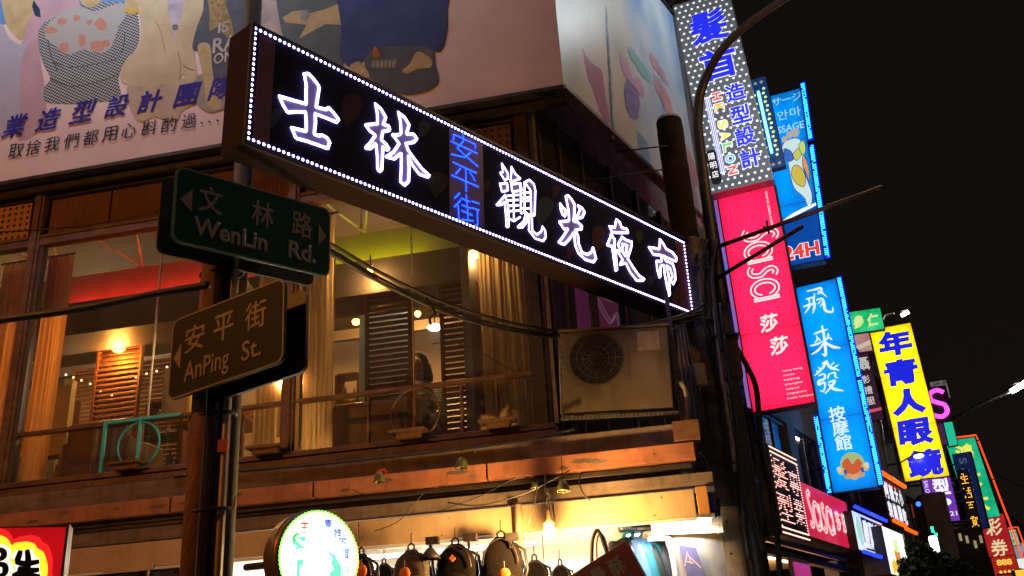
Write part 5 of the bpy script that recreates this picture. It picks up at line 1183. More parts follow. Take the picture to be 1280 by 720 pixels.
for l_ in ([(660,640),(655,720)], [(675,620),(690,700)], [(650,660),(690,650)], [(650,690),(690,680)]):
    b = MB(); b.flat = True; b.ribbon(DP(Z(320,600,6,l_)), .005, -.0085); b.build('small_print', m_gtx, t)
l = bpy.data.lights.new('lamp', 'AREA'); l.shape = 'DISK'; l.size = .4; l.energy = 2.5; l.color = (.9, 1, .85)
lo = bpy.data.objects.new('inner_lamp', l); COL.objects.link(lo); lo.parent = t; lo.location = (0, -.02, 0); lo.rotation_euler = (R(90), 0, 0)
# red lightbox at lower left
FB = frame_az(at_dist(85, 657, 4.5), 72)
t = thing('red_lightbox', 'red lightbox with black brush characters on a yellow cloud at the lower left corner', 'sign', FB)
b = MB(); b.box(-1.1, .0, .004, .12, -.75, .0); b.build('box', m_black, t)
b = MB(); b.flat = True; b.prism([(-1.1,-.75),(-.006,-.75),(-.006,-.006),(-1.1,-.006)], .0); b.build('face', glow('red_sign_face', (.40, .0, .004), .8, (.62, .005, .01), 2.5), t)
b = MB(); b.box(-.006, .006, -.008, .125, -.75, .006); b.build('edge_trim', m_steel, t)
def RP(pts, o=0): return [on_plane(FB, x, y, o) for x, y in pts]
cl = Z(0,600,5.333,[(-160,470),(-150,400),(-60,360),(0,350),(60,375),(90,420),(110,405),(150,400),(190,395),(240,410),(262,440),(300,465),(322,520),(330,580),(322,640),(300,720),(-160,760)])
cl2 = [(x*1.0+( 4 if x > 20 else 0), y-5) for x, y in cl]
b = MB(); b.flat = True; b.prism(smooth_line(RP(cl2), 4, True), -.002); b.build('red_outline', glow('bright_red', (.95,.02,.02), 1.0), t)
b = MB(); b.flat = True; b.prism(smooth_line(RP([(x-2, y+3) for x, y in cl]), 4, True), -.004); b.build('yellow_cloud', glow('bright_yellow', (1., .86, .03), 1.1), t)
m_blk = mat('black_ink', (.008,.006,.004), .6); m_wht = glow('white_halo', (1., .97, .8), 1.1)
strokes = ([(140,470),(120,530),(100,545)], [(105,545),(170,560),(265,545)], [(182,465),(190,530),(185,600),(178,700)], [(190,560),(150,610),(85,640)], [(120,590),(190,605),(265,600)], [(80,650),(180,640),(270,645)])
for wd, m_, y_, nm in ((.050, m_wht, -.006, 'white_halo'), (.022, m_blk, -.008, 'character_stroke')):
    for l_ in strokes + ([(-20,460),(25,480),(20,520),(-30,530)], [(-30,560),(30,570),(35,620),(-10,650)]):
        b = MB(); b.flat = True; P = smooth_line(RP(Z(0,600,5.333,l_)), 5); N = len(P)
        b.ribbon(P, [wd*(.75+.35*math.sin(math.pi*i/(N-1))) for i in range(N)], y_-.0002*strokes.index(l_) if l_ in strokes else y_); b.build(nm, m_, t)

# ================================================================ seated person in the window
def person():
    x, z = on_plane(FL, 523, 456, 1.0)
    t = thing('person', 'person with long dark hair in a grey striped top seated behind the upper window', 'person', FL @ Matrix.Translation((x, 1.0, 3.72)))
    hz = z-3.72
    me = bpy.data.meshes.new('body'); bm = bmesh.new()
    J = {'pel': (0,.05,hz-.74,.15), 'wai': (0,.04,hz-.58,.13), 'che': (0,.02,hz-.36,.15), 'nec': (0,.0,hz-.17,.055), 'hd': (.0,-.02,hz-.08,.07), 'tp': (0,-.02,hz+.06,.085),
         'sl': (-.17,.02,hz-.26,.06), 'el': (-.24,-.04,hz-.5,.045), 'wl': (-.10,-.25,hz-.58,.032), 'hl': (-.03,-.33,hz-.57,.03),
         'sr': (.17,.02,hz-.26,.06), 'er': (.25,-.02,hz-.5,.045), 'wr': (.17,-.25,hz-.48,.032), 'hr': (.15,-.33,hz-.44,.03),
         'kl': (-.13,-.38,hz-.72,.08), 'al': (-.13,-.42,.08,.05), 'fl': (-.13,-.56,.04,.045), 'kr': (.13,-.38,hz-.72,.08), 'ar': (.13,-.42,.08,.05), 'fr': (.13,-.56,.04,.045), 'hpl': (-.1,.02,hz-.76,.11), 'hpr': (.1,.02,hz-.76,.11)}
    V = {k: bm.verts.new(v[:3]) for k, v in J.items()}
    for a, c in (('pel','wai'),('wai','che'),('che','nec'),('nec','hd'),('hd','tp'),('che','sl'),('sl','el'),('el','wl'),('wl','hl'),('che','sr'),('sr','er'),('er','wr'),('wr','hr'),('pel','hpl'),('hpl','kl'),('kl','al'),('al','fl'),('pel','hpr'),('hpr','kr'),('kr','ar'),('ar','fr')): bm.edges.new((V[a], V[c]))
    bm.to_mesh(me); bm.free(); o = bpy.data.objects.new('body', me); COL.objects.link(o); o.parent = t
    md = o.modifiers.new('skin', 'SKIN'); 
    for i, k in enumerate(J): me.skin_vertices[0].data[i].radius = (J[k][3], J[k][3]*.85) 
    me.skin_vertices[0].data[0].use_root = True
    s_ = o.modifiers.new('sub', 'SUBSURF'); s_.levels = s_.render_levels = 2
    m_sk = mat('skin', (.42,.26,.18), .5); me.materials.append(m_sk)
    # top, following the torso and arms
    b = MB(); N = 18; rings = []
    for z_, hw, hd in ((hz-.80,.19,.16),(hz-.58,.165,.15),(hz-.36,.20,.165),(hz-.25,.21,.14),(hz-.19,.10,.09)):
        rings.append([b.bm.verts.new((hw*math.cos(a), .03+hd*math.sin(a), z_)) for a in [2*math.pi*i/N for i in range(N)]])
    for a, c in zip(rings, rings[1:]):
        for i in range(N): b.bm.faces.new((a[i], a[(i+1)%N], c[(i+1)%N], c[i]))
    top_ = mat('grey_striped_top', (.25,.26,.28), .8)
    n = top_.node_tree; tc_ = n.nodes.new('ShaderNodeTexCoord'); wv_ = n.nodes.new('ShaderNodeTexWave'); wv_.bands_direction = 'Z'; wv_.inputs['Scale'].default_value = 12
    rr_ = n.nodes.new('ShaderNodeValToRGB'); rr_.color_ramp.elements[0].color = (.10,.10,.11,1); rr_.color_ramp.elements[1].color = (.34,.35,.36,1)
    n.links.new(tc_.outputs['Object'], wv_.inputs['Vector']); n.links.new(wv_.outputs['Fac'], rr_.inputs[0]); n.links.new(rr_.outputs[0], n.nodes['Principled BSDF'].inputs['Base Color'])
    b.tube([J['sl'][:3], J['el'][:3], Vector(J['el'][:3]).lerp(Vector(J['wl'][:3]), .7)], [.078,.062,.052], 12); b.tube([J['sr'][:3], J['er'][:3], Vector(J['er'][:3]).lerp(Vector(J['wr'][:3]), .7)], [.078,.062,.052], 12)
    b.build('shirt', top_, t, True)
    b = MB(); b.sphere((0,.015,hz+.02), .112, .95, 1.0, 1.12, 16, 12)
    b.tube([(-.07,.05,hz+.0),(-.11,.04,hz-.14),(-.12,.0,hz-.3)], [.05,.055,.03], 10); b.tube([(.07,.05,hz+.0),(.10,.05,hz-.14),(.10,.03,hz-.28)], [.05,.05,.03], 10); b.tube([(0,.08,hz+.0),(0,.1,hz-.15),(0,.1,hz-.3)], [.09,.09,.05], 10)
    b.build('hair', mat('dark_hair', (.02,.013,.01), .5), t, True)
    # face: front of the head proud of the hair
    b = MB(); b.sphere((0,-.055,hz-.015), .078, .88, .85, 1.2, 16, 12); b.sphere((0,-.128,hz-.025), .014, .8, 1, 1.3); hd_ = b.build('face', m_sk, t, True)
    b = MB(); b.sphere((-.03,-.118,hz+.005), .009, 1.4, .6, .8); b.sphere((.03,-.118,hz+.005), .009, 1.4, .6, .8); b.build('eyes', m_black, hd_)
    b = MB(); b.sphere((0,-.115,hz-.062), .016, 1.3, .5, .35); b.build('mouth', mat('lips', (.35,.1,.08), .5), hd_)
    for s in (-1, 1):
        hx = J['hl'] if s < 0 else J['hr']; b = MB(); c_ = Vector(hx[:3])
        b.sphere(c_, .035, .8, 1.1, .5)
        for f in range(4): b.tube([c_+Vector((-.022+.015*f, -.02, .0)), c_+Vector((-.024+.016*f, -.065+.006*abs(f-1.5), .0)), c_+Vector((-.024+.016*f, -.075, -.025))], [.009,.008,.006], 6)
        b.tube([c_+Vector((-s*.03, .0, 0)), c_+Vector((-s*.05, -.03, .01)), c_+Vector((-s*.045, -.055, .0))], [.010,.009,.007], 6)
        b.build('hand', m_sk, t, True)
    b = MB()
    for s in (-1, 1): b.tube([(s*.1,.02,hz-.76), (s*.13,-.38,hz-.72), (s*.13,-.42,.12)], [.13,.10,.075], 12)
    b.build('trousers', mat('dark_trousers', (.03,.03,.045), .8), t, True)
    return hz
hz_ = person()
x, z = on_plane(FL, 523, 456, 1.0)
t = thing('chair', 'dark chair under the seated person in the upper window', 'chair', FL @ Matrix.Translation((x, 1.05, 3.7)))
b = MB(); b.box(-.2, .2, -.2, .2, hz_-.93, hz_-.89); b.build('seat', m_dark, t); b = MB(); b.box(-.2, .2, .2, .23, hz_-.89, hz_-.45); b.build('backrest', m_dark, t)
for sx in (-1, 1):
    for sy in (-1, 1):
        b = MB(); b.box(sx*.18-.015, sx*.18+.015, sy*.18-.015, sy*.18+.015, 0, max(.05, hz_-.93)); b.build('leg', m_dark, t)

# ================================================================ street row: buildings
m_fac = [mat('grey_tile_facade', (.16,.15,.15), .7, 0, (.11,.10,.10), 3, .2), mat('brown_tile_facade', (.10,.075,.06), .7, 0, (.07,.055,.05), 4, .2), mat('dirty_plaster_facade', (.13,.12,.11), .85, 0, (.08,.075,.07), 2, .2)]
def row_building(x0, x1, h, mf, label, floors, seed, y0=.3):
    t = thing('street_building', label, 'building', FR @ Matrix.Translation((x0, y0, 0)), 'buildings along the street'); W = x1-x0
    b = MB(); b.box(.0, W-.01, .25, 8, 3.38, h); b.build('core', m_dark, t)
    b = MB(); b.box(.0, W-.01, 2.8, 8, -.1, 3.37); b.build('lower_core', m_dark, t)
    b = MB(); b.box(0, W-.01, .0, .25, h-.5, h); b.build('parapet', mf, t)
    b = MB(); b.box(0, W-.01, -.12, .0, h-.62, h-.5); b.build('cornice', mf, t, bevel=.01)
    rnd = random.Random(seed); nw = max(2, int(W/1.7))
    for f in range(floors):
        z0 = 3.3+f*2.9; z1 = z0+2.9 if f < floors-1 else h-.5
        b = MB(); b.box(0, W-.01, 0, .25, z0, z0+.9); b.box(0, W-.01, 0, .25, min(z0+2.2, z1-.02), z1); 
        b.build('wall', mf, t)
        for k in range(nw+1):
            x = k*(W-.01)/nw; b = MB(); b.box(max(0, x-.22), min(W-.01, x+.22), .003, .24, z0+.9, min(z0+2.2, z1-.02)); b.build('pier', mf, t)
        for k in range(nw):
            xa = k*(W-.01)/nw+.22; xb = (k+1)*(W-.01)/nw-.22; za, zb = z0+.9, min(z0+2.2, z1-.02)
            b = MB(); e = .05; b.box(xa, xa+e, .05, .12, za, zb); b.box(xb-e, xb, .05, .12, za, zb); b.box(xa+e, xb-e, .05, .12, za, za+e); b.box(xa+e, xb-e, .05, .12, zb-e, zb); b.box((xa+xb)/2-.02, (xa+xb)/2+.02, .06, .11, za+e, zb-e)
            w = b.build('window', m_steel, t)
            b = MB(); b.box(xa+e, xb-e, .085, .092, za+e, zb-e); b.build('pane', m_glassd, w)
    b = MB(); b.box(0, .3, 0, .25, -.1, 3.3); b.box(W-.31, W-.01, 0, .25, -.1, 3.3); b.build('shop_pier', mf, t)
    b = MB(); b.box(-.0, W-.01, -.12, -.0, 3.1, 3.19); b.build('canopy', m_taupe, t)
    return t
row_building(5.55, 11.0, 10.0, m_fac[0], 'grey fronted building behind the red vertical sign, beside the corner building', 2, 1)
row_building(11.0, 16.8, 9.2, m_fac[1], 'dark brown building behind the blue vertical sign', 2, 2)
row_building(16.8, 25.0, 9.0, m_fac[2], 'dark plaster building behind the yellow vertical sign', 2, 3)
row_building(25.0, 36.0, 7.5, m_fac[0], 'dark grey building behind the navy vertical sign', 1, 4)
row_building(36.0, 60.0, 8.0, m_fac[1], 'farthest dark building at the end of the street row', 1, 5)

# ================================================================ vertical lightboxes
WHT = glow('sign_white', (.95,.95,1.), 1.0)
def vsign(name, label, tl, yaw, roll, tilt, w, h, face, case, depth=.22, rim=None, arm=.5, tubes=0):
    Fm = frame_sign(tl, yaw, roll, tilt, h); t = thing(name, label, 'sign', Fm)
    if tubes:
        b = MB(); b.box(-.015, .0, .006, depth, -.015, h+.015); b.box(w, w+.015, .006, depth, -.015, h+.015); b.box(0, w, .006, depth, -.015, 0); b.box(0, w, .006, depth, h, h+.015); b.box(0, w, depth-.012, depth, 0, h); b.build('box', case, t)
        b = MB(); b.box(.002, w-.002, depth-.018, depth-.014, .002, h-.002); b.build('white_backing', mat('white_backing', (.8,.8,.8), .8), t)
        nl = 3
        for k in range(tubes):
            x = (k+.5)*w/tubes
            for j in range(nl):
                b = MB(); b.tube([(x, depth*.55, j*h/nl+.06), (x, depth*.55, (j+1)*h/nl-.06)], .013, 8); b.build('fluorescent_tube', glow('inner_tube', (1,.98,.95), 9), t, True)
        for j in range(1, nl):
            b = MB(); b.box(0, w, -.0025, -.0005, j*h/nl-.004, j*h/nl+.004); b.build('panel_seam', mat('panel_seam', (.1,.08,.08), .6), t)
    else:
        b = MB(); b.box(-.015, w+.015, .006, depth, -.015, h+.015); b.build('box', case, t, bevel=.008)
    b = MB(); b.flat = True
    if tubes: b.prism([(0,0),(w,0),(w,h),(0,h)], .003)
    else: b.box(0, w, .0, .005, 0, h)
    b.build('face', face, t)
    b = MB(); e = .02; b.box(-e, 0, -.01, .02, -e, h+e); b.box(w, w+e, -.01, .02, -e, h+e); b.box(0, w, -.01, .02, -e, 0); b.box(0, w, -.01, .02, h, h+e); b.build('frame', rim or m_dark, t)
    for z in (h*.12, h*.5, h*.88):
        b = MB(); b.tube([(-.02, depth*.5, z), (-.02-arm, depth*.5, z)], .025, 6); b.build('support_arm', m_dark, t)
    return t
# --- hair salon sign
w_, h_ = .93, 3.60
t = vsign('hair_salon_sign', 'tall grey dotted hair salon sign with blue characters, top right of centre', (3.047,13.170,12.044), 108.5, 2.2, -.8, w_, h_, mat('grey_perforated_face', (.10,.11,.12), .4, 0, (.16,.17,.19), 1.2, emis=(.16,.18,.22), es=.45), m_steel, .25, mat('pale_frame', (.4,.4,.45), .4, .4), .4)
b = MB(); b.flat = True
nx, nz = 9, 33
for i in range(nx):
    for j in range(nz):
        x = (i+.5+(.25 if j % 2 else -.25))*w_/nx; z = (j+.5)*h_/nz; b.disc(x, z, .0225, -.003, 8)
b.build('light_hole', glow('hole_white', (.88,.92,.95), .95), t, kind='stuff')
m_hb = glow('vivid_blue', (.02,.03,.85), .9)
for ch, u, v, s, c_, m_ in (('髮',.52,.165,.64,.11,m_hb),('首',.56,.375,.60,.10,m_hb)):
    char(ch, u*w_, (1-v)*h_, s, s*1.02, -.006, WHT, t, bold=.062, name='character_outline'); char(ch, u*w_, (1-v)*h_, s*.97, s*.99, -.012, m_hb, t, bold=.035)
for ch, v in (('造',.545),('型',.66),('設',.77),('計',.88)):
    char(ch, .73*w_, (1-v)*h_, .33, .35, -.006, WHT, t, bold=.06, name='character_outline'); char(ch, .73*w_, (1-v)*h_, .31, .33, -.011, m_hb, t, bold=.03)
b = MB(); b.flat = True
b.prism([(.20*w_,.47*h_),(.29*w_,.47*h_),(.29*w_,.08*h_),(.20*w_,.08*h_)], -.005); b.build('stripe_ground', WHT, t)
for u in (.215,.245,.275):
    b = MB(); b.flat = True; b.prism([(u*w_-.006,.465*h_),(u*w_+.006,.465*h_),(u*w_+.006,.085*h_),(u*w_-.006,.085*h_)], -.007); b.build('blue_stripe', m_hb, t)
cols = [(.9,.1,.1),(.95,.45,.05),(.95,.8,.1),(.95,.8,.1),(.2,.6,.2),(.1,.5,.8),(.8,.1,.1),(.8,.1,.5)]
for k, ch in enumerate('HKSALON'):
    z = (.46-.058*k-(.03 if k > 1 else 0))*h_
    char(ch, .41*w_, z, .17, .17, -.005, WHT, t, bold=.09, rot=-math.pi/2, name='letter_outline'); char(ch, .41*w_, z, .14, .145, -.010, glow('salon_letter_%d' % k, cols[k], .9), t, bold=.03, rot=-math.pi/2, name='letter')
b = MB(); b.flat = True; P = rounded(.16, .62, .07); P = [(x+.03, z+.12) for x, z in P]; b.prism(P, -.008); b.build('black_lozenge', m_black, t)
for k, ch in enumerate('陽明店'): char(ch, .11, .62-.16*k, .10, .12, -.011, WHT, t, bold=.01)
# --- lit side panel between hair and massage signs
FS_ = frame_sign((4.16, 13.62, 10.75), 112, 1.5, 0, 1.75); w_, h_ = .34, 1.75
t = thing('tube_panel', 'narrow blue panel with turquoise light tube and yellow dots beside the hair salon sign', 'sign', FS_)
b = MB(); b.box(0, w_, .004, .12, 0, h_); b.build('box', mat('navy_box', (.02,.03,.10), .4), t)
b = MB(); b.box(.01, w_-.01, 0, .003, .01, h_-.01); b.build('face', glow('deep_blue_face', (.01,.05,.20), .5), t)
b = MB(); b.tube([(w_*.5, -.03, .28), (w_*.5, -.03, h_-.28)], .022, 8); b.build('tube', glow('turquoise_tube', (.2,1.,.95), 3), t, True)
b = MB(); b.flat = True
for j in range(16):
    for s in (-1, 1): b.disc(w_*.5+s*(.075+.02*(j % 2)), .24+j*.085, .026, -.003, 8)
b.build('yellow_dot', glow('yellow_dots', (.75,.85,.25), .9), t, kind='stuff')
b = MB(); b.flat = True
for j in range(3):
    b.disc(.05+.1*j, .08, .03, -.003, 8); b.disc(.05+.1*j, h_-.1, .03, -.003, 8)
b.build('grey_dot', glow('grey_dots', (.3,.38,.42), .6), t)
# --- massage sign
w_, h_ = 1.0, 3.57
tlm = Vector((5.256,15.640,11.774)) - Vector((math.sin(R(116.6)), math.cos(R(116.6)), 0))*.49
f_blue = sheet('azure_face', (.0,.14,.44), .5)
t = vsign('massage_sign', 'blue foot massage sign with 24H in red, behind the hair salon sign', tlm, 116.6, -2.9, 1.4, w_, h_, f_blue, m_dark, .2, tubes=3)
m_lb = glow('pale_blue_print', (.40,.72,.92), .95)
for k, ch in enumerate('マッサージ'): char(ch, (.10+.19*k)*w_+.06, .955*h_, .17, .17 if ch != 'ー' else .02, -.003, m_lb, t, bold=.0)
for k, ch in enumerate('안마'): char(ch, (.62+.24*k)*w_, .865*h_, .20, .20, -.003, m_lb, t)
word('MASSAGE', .24*w_, .78*h_, .15, -.003, m_lb, t, width=.74*w_, bold=.01)
b = MB(); b.flat = True; b.prism([(.0,.0),(w_,.0),(w_,.185*h_),(.0,.26*h_)], -.0025) if False else b.prism([(0,.0),(w_,.0),(w_,.30*h_),(.5,.27*h_),(0,.24*h_)], -.0025); b.build('deep_blue_field', glow('deep_azure', (.0,.06,.36), .9), t)
b = MB(); b.flat = True; b.prism(smooth_line([(.30,.24*h_),(.6,.285*h_),(1.0,.315*h_),(1.0,.30*h_),(.6,.265*h_)], 3, True), -.004); b.build('white_swoosh', WHT, t)
ft = {'sole': ([(.52,.66),(.60,.60),(.62,.50),(.66,.42),(.80,.36),(.86,.30),(.93,.32),(.95,.38),(.90,.46),(.86,.54),(.90,.62),(.88,.69),(.76,.71),(.60,.70)], (.62,.80,.82)),
      'heel': ([(.64,.50),(.72,.44),(.84,.42),(.88,.48),(.80,.54),(.70,.55)], (.62,.50,.08)), 'arch': ([(.86,.54),(.90,.50),(.94,.44),(.96,.52),(.90,.60)], (.70,.32,.12)),
      'ball': ([(.56,.66),(.68,.64),(.72,.59),(.60,.585)], (.05,.15,.60)), 'pad': ([(.72,.62),(.88,.65),(.86,.60),(.76,.575)], (.62,.60,.12)), 'side': ([(.84,.66),(.94,.68),(.95,.62),(.88,.60)], (.55,.72,.2))}
m_ol = glow('navy_outline', (.05,.10,.22), .6)
for i, (k, (P, c_)) in enumerate(ft.items()):
    P = [(x*w_, z*h_) for x, z in smooth_line(P, 4, True)]
    b = MB(); b.flat = True; b.prism(P, -.004-.0015*i); b.build('foot_area', glow('foot_'+k, c_, .9), t)
    b = MB(); b.flat = True; Q = P+[P[0]]; b.ribbon([Vector(q) for q in Q], .012, -.0045-.0015*i); b.build('foot_outline', m_ol, t)
for k, (u, v, r_) in enumerate(((.60,.715,.055),(.70,.735,.06),(.81,.74,.075))):
    b = MB(); b.flat = True; b.disc(u*w_, v*h_, r_, -.012-.001*k, 16, r_*1.3); b.build('toe', glow('toe_colour', (.45,.43,.38), .9), t)
b = MB(); b.flat = True; b.disc(.82*w_, .345*h_, .02, -.014, 12); b.build('heel_dot', glow('dot_blue', (.02,.15,.7), .9), t)
word('24H', .30*w_, .07*h_, .25, -.006, WHT, t, width=.66*w_, bold=.07, name='word_outline'); word('24H', .31*w_, .07*h_, .25, -.011, glow('massage_red', (.80,.05,.04), .9), t, width=.64*w_, bold=.035)
def led_strip(parent, x, z0, z1, seed, w=.075, gap=None):
    rnd = random.Random(seed)
    b = MB(); b.box(x-.01, x+w+.01, -.03, .03, z0, z1); b.build('strip_case', mat('blue_strip_case', (.0,.01,.5), .4, emis=(.0,.01,.9), es=.8), parent)
    b = MB(); b.flat = True; n_ = int((z1-z0)/.036)
    for j in range(n_):
        for i in range(3):
            if rnd.random() < .93: b.dot(x+.012+i*.024, -.033, z0+.02+j*.036, .013)
    b.build('strip_leds', glow('cyan_led', (.05,.75,1.), 2.2), parent, kind='stuff')
led_strip(t, w_+.03, .60*h_+.28, h_+.10, 1); led_strip(t, w_+.03, .02, .60*h_+.16, 2)
# --- red vertical sign
w_, h_ = .89, 3.59
t = vsign('red_cosmetics_sign', 'tall glowing red Sasa sign with white double-line letters', (3.415,13.734,8.678), 113.6, .1, -.8, w_, h_, sheet('rose_red_face', (.72,.010,.065), .55), m_dark, .24, tubes=3)
b = MB(); b.box(-.075, -.03, -.0, .15, .1, h_); b.build('side_light', glow('side_strip_pink', (.6,.12,.4), .6, (.1,.2,.8), 1.5), t)
m_rw = glow('logo_white', (1., .86, .82), 1.0)
def dline(P, gap, w, y, m, parent, name='logo_line'):
    P = smooth_line(P, 5)
    for s in (-1, 1):
        Q = []
        for i, p in enumerate(P):
            d = P[min(i+1, len(P)-1)]-P[max(i-1, 0)]; d.normalize(); Q.append(p+Vector((-d.y, d.x))*gap*s)
        b = MB(); b.flat = True; b.ribbon(Q, w, y-.0004*(s+1)); b.build(name, m, parent)
def logo(parent, ox, oz, s, rot, y, m, w, sq=1.):
    def T(P): return [Vector((ox+s*(x*sq*math.cos(rot)-z*math.sin(rot)), oz+s*(x*sq*math.sin(rot)+z*math.cos(rot)))) for x, z in P]
    x = 0
    for ch in 'sasa':
        if ch == 's':
            dline(T([(x+.62,1.18),(x+.42,1.28),(x+.22,1.12),(x+.30,.78),(x+.48,.50),(x+.44,.16),(x+.22,.04),(x+.02,.16)] if x == 0 else [(x+.52,.92),(x+.36,1.0),(x+.20,.86),(x+.28,.62),(x+.44,.42),(x+.40,.12),(x+.20,.02),(x+.02,.12)]), s*.075, w, y, m, parent); x += .70
        else:
            C_ = [(x+.40+.36*math.cos(a), .48+.46*math.sin(a)) for a in [R(20)+R(320)*k/14 for k in range(15)]]
            dline(T(C_), s*.075, w, y-.001, m, parent)
            b = MB(); b.flat = True; b.ribbon(T([(x+.80,.0),(x+.80,.98)]), w*1.1, y-.003); b.build('logo_stem', m, parent)
            b = MB(); b.flat = True; b.ribbon(T([(x+.90,.0),(x+.90,.98)]), w*1.1, y-.003); b.build('logo_stem', m, parent); x += 1.08
logo(t, .285, .80*h_, .40, -math.pi/2, -.006, m_rw, .022, .88)
for ch, u, v in (('莎', .50, .635), ('莎', .60, .740)): char(ch, u*w_, (1-v)*h_, .27, .28, -.005, m_rw, t, bold=.022, shear=.12)
for k, s in enumerate(('hong kong','macau','beijing','shanghai','taipei','singapore','kuala lumpur')): word(s, .58*w_, (.120-.017*k)*h_ if False else (.150-.0195*k)*h_, .028, -.004, m_rw, t, width=.04*len(s)*.8)
word('www.sasa.com', .86*w_, .965*h_, .05, -.004, m_rw, t, width=.62, rot=-math.pi/2)
# --- blue vertical massage hall sign
w_, h_ = .76, 3.98
t = vsign('massage_hall_sign', 'tall blue sign with white handwritten characters and a round mascot-free badge at its foot' .replace('mascot-free ', ''), (5.517,17.253,8.377), 118.9, -.1, .9, w_, h_, sheet('azure_face2', (.0,.15,.50), .5), m_dark, .2, m_dark, .6, tubes=3)
m_hw = glow('handwriting_white', (.75,.90,1.), 1.0)
BR = lambda P: [(x/334*130, y/720*280) for x, y in P]
def signpt(Fm, pts): return [on_plane(Fm, x, y, -.005) for x, y in pts]
FBL = t.matrix_world.copy()
def brush(pts, wd, y, m, parent, Fm, s0=.5, s1=.3):
    P = smooth_line(signpt(Fm, pts), 5); N = len(P)
    b = MB(); b.flat = True; b.ribbon(P, [wd*(s0+(1-s0)*math.sin(math.pi*min(1, i/(N-1)*1.6)/2))*(1 if i < N*.6 else s1+(1-s1)*(N-1-i)/(N*.4)) for i in range(N)], y); b.build('brush_stroke', m, parent)
Zb = lambda l: [(980+x/2.57, 340+y/2.57) for x, y in l]
sy_ = -.005
for l_, wd in (([(73,62),(100,56),(118,52),(122,66),(138,80)], .05), ([(108,60),(118,68)], .03), ([(120,64),(106,72)], .03), ([(70,88),(84,84),(100,80)], .04), ([(98,68),(96,86),(92,104)], .035), ([(62,112),(80,106),(104,102)], .045), ([(80,86),(82,110),(66,134)], .04), ([(96,88),(98,112),(92,134)], .045), ([(104,90),(122,86),(128,100),(134,124),(156,128),(156,112)], .055), ([(118,92),(110,104)], .03), ([(130,94),(116,112)], .03),
    ([(96,200),(120,190),(142,184)], .045), ([(122,172),(128,200),(132,232),(134,268),(122,262)], .055), ([(104,204),(108,216),(98,228)], .035), ([(110,212),(118,222)], .03), ([(142,196),(142,210),(132,222)], .035), ([(144,210),(156,218)], .03), ([(84,238),(106,232),(128,222)], .04), ([(128,228),(112,250),(88,266)], .045), ([(132,226),(156,240),(182,244)], .06),
    ([(122,296),(132,290),(128,304),(112,322),(98,334)], .045), ([(110,306),(120,314)], .03), ([(104,318),(114,324)], .03), ([(136,284),(148,306),(178,316)], .055), ([(162,290),(152,300)], .03), ([(176,298),(160,308)], .03), ([(112,334),(130,328),(130,344),(114,350),(112,362),(132,356),(128,384),(116,380)], .045), ([(146,326),(140,344)], .035), ([(146,328),(164,324),(166,338),(176,340)], .035), ([(142,356),(164,350),(150,372),(132,392)], .045), ([(144,360),(160,376),(192,382)], .055)):
    sy_ -= .0006; brush(Zb(l_), wd, sy_, m_hw, t, FBL)
for ch, x, y in (('按', 1046, 517), ('摩', 1050.5, 535), ('館', 1054, 553)):
    (u, v), = signpt(FBL, [(x, y)]); char(ch, u, v, .29, .28, -.005, m_hw, t, bold=.014)
(u, v), = signpt(FBL, [(1066, 583)])
cc = lambda n_, c_: glow(n_, c_, .85)
b = MB(); b.flat = True; b.disc(u, v+.05, .21, -.005, 28, .20); b.build('badge_disc', cc('badge_green', (.42,.52,.20)), t)
b = MB(); b.flat = True; b.prism(smooth_line([(u-.17,v+.08),(u-.06,v+.16),(u+.0,v+.04),(u+.10,v+.12),(u+.17,v+.02),(u+.08,v-.12),(u-.08,v-.13),(u-.16,v-.02)], 4, True), -.0065); b.build('badge_emblem', cc('badge_red', (.62,.12,.04)), t)
for k, (dx, dz, rx, rz, c_) in enumerate(((-.20,-.06,.07,.06,(.65,.5,.15)),(.20,-.05,.07,.06,(.65,.5,.15)),(-.10,-.16,.08,.05,(.62,.34,.16)),(.10,-.16,.08,.05,(.62,.34,.16)),(0,-.19,.07,.05,(.62,.4,.2)),(-.24,-.02,.04,.05,(.7,.66,.5)),(.24,-.01,.04,.05,(.7,.66,.5)),(-.14,-.08,.03,.05,(.05,.1,.4)),(.15,-.08,.03,.05,(.05,.1,.4)))):
    b = MB(); b.flat = True; b.disc(u+dx, v+dz, rx, -.008-.0006*k, 14, rz); b.build('badge_shape', cc('badge_%d' % k, c_), t)
led_strip(t, w_+.03, .50*h_, h_+.02, 3); led_strip(t, w_+.03, .02, .49*h_, 4); led_strip(t, -.10, .0, .36*h_, 5, .06)
# --- yellow optician sign
w_, h_ = .99, 3.90
t = vsign('optician_sign', 'tall bright yellow sign with five thick blue characters', (9.112,23.269,9.440), 109.9, 1., -.1, w_, h_, sheet('yellow_face', (.85, .58, .004), .55), m_dark, .25, mat('olive_frame', (.25,.22,.05), .5), .6, tubes=3)
m_yb = glow('royal_blue_print', (.01,.02,.80), .9)
for k, (ch, u) in enumerate(zip('年青人眼鏡', (.52, .50, .50, .50, .53))): char(ch, u*w_, (.885-.197*k)*h_, .80, .66, -.006, m_yb, t, bold=.05 if ch != '人' else .075, shear=.10)
b = MB(); b.sphere((.42, -.22, .52), .09, 1.3, .8, .6); b.build('spot_lens', glow('spot_white', (1,1,.95), 5), t, True)
b = MB(); b.tube([(-.1, -.05, .42), (.2, -.2, .52), (.42, -.22, .58)], .02, 6); b.build('spot_arm', m_dark, t); b = MB(); b.sphere((.42, -.2, .58), .10, 1.2, .8, .5); b.build('spot_shade', m_dark, t, True)
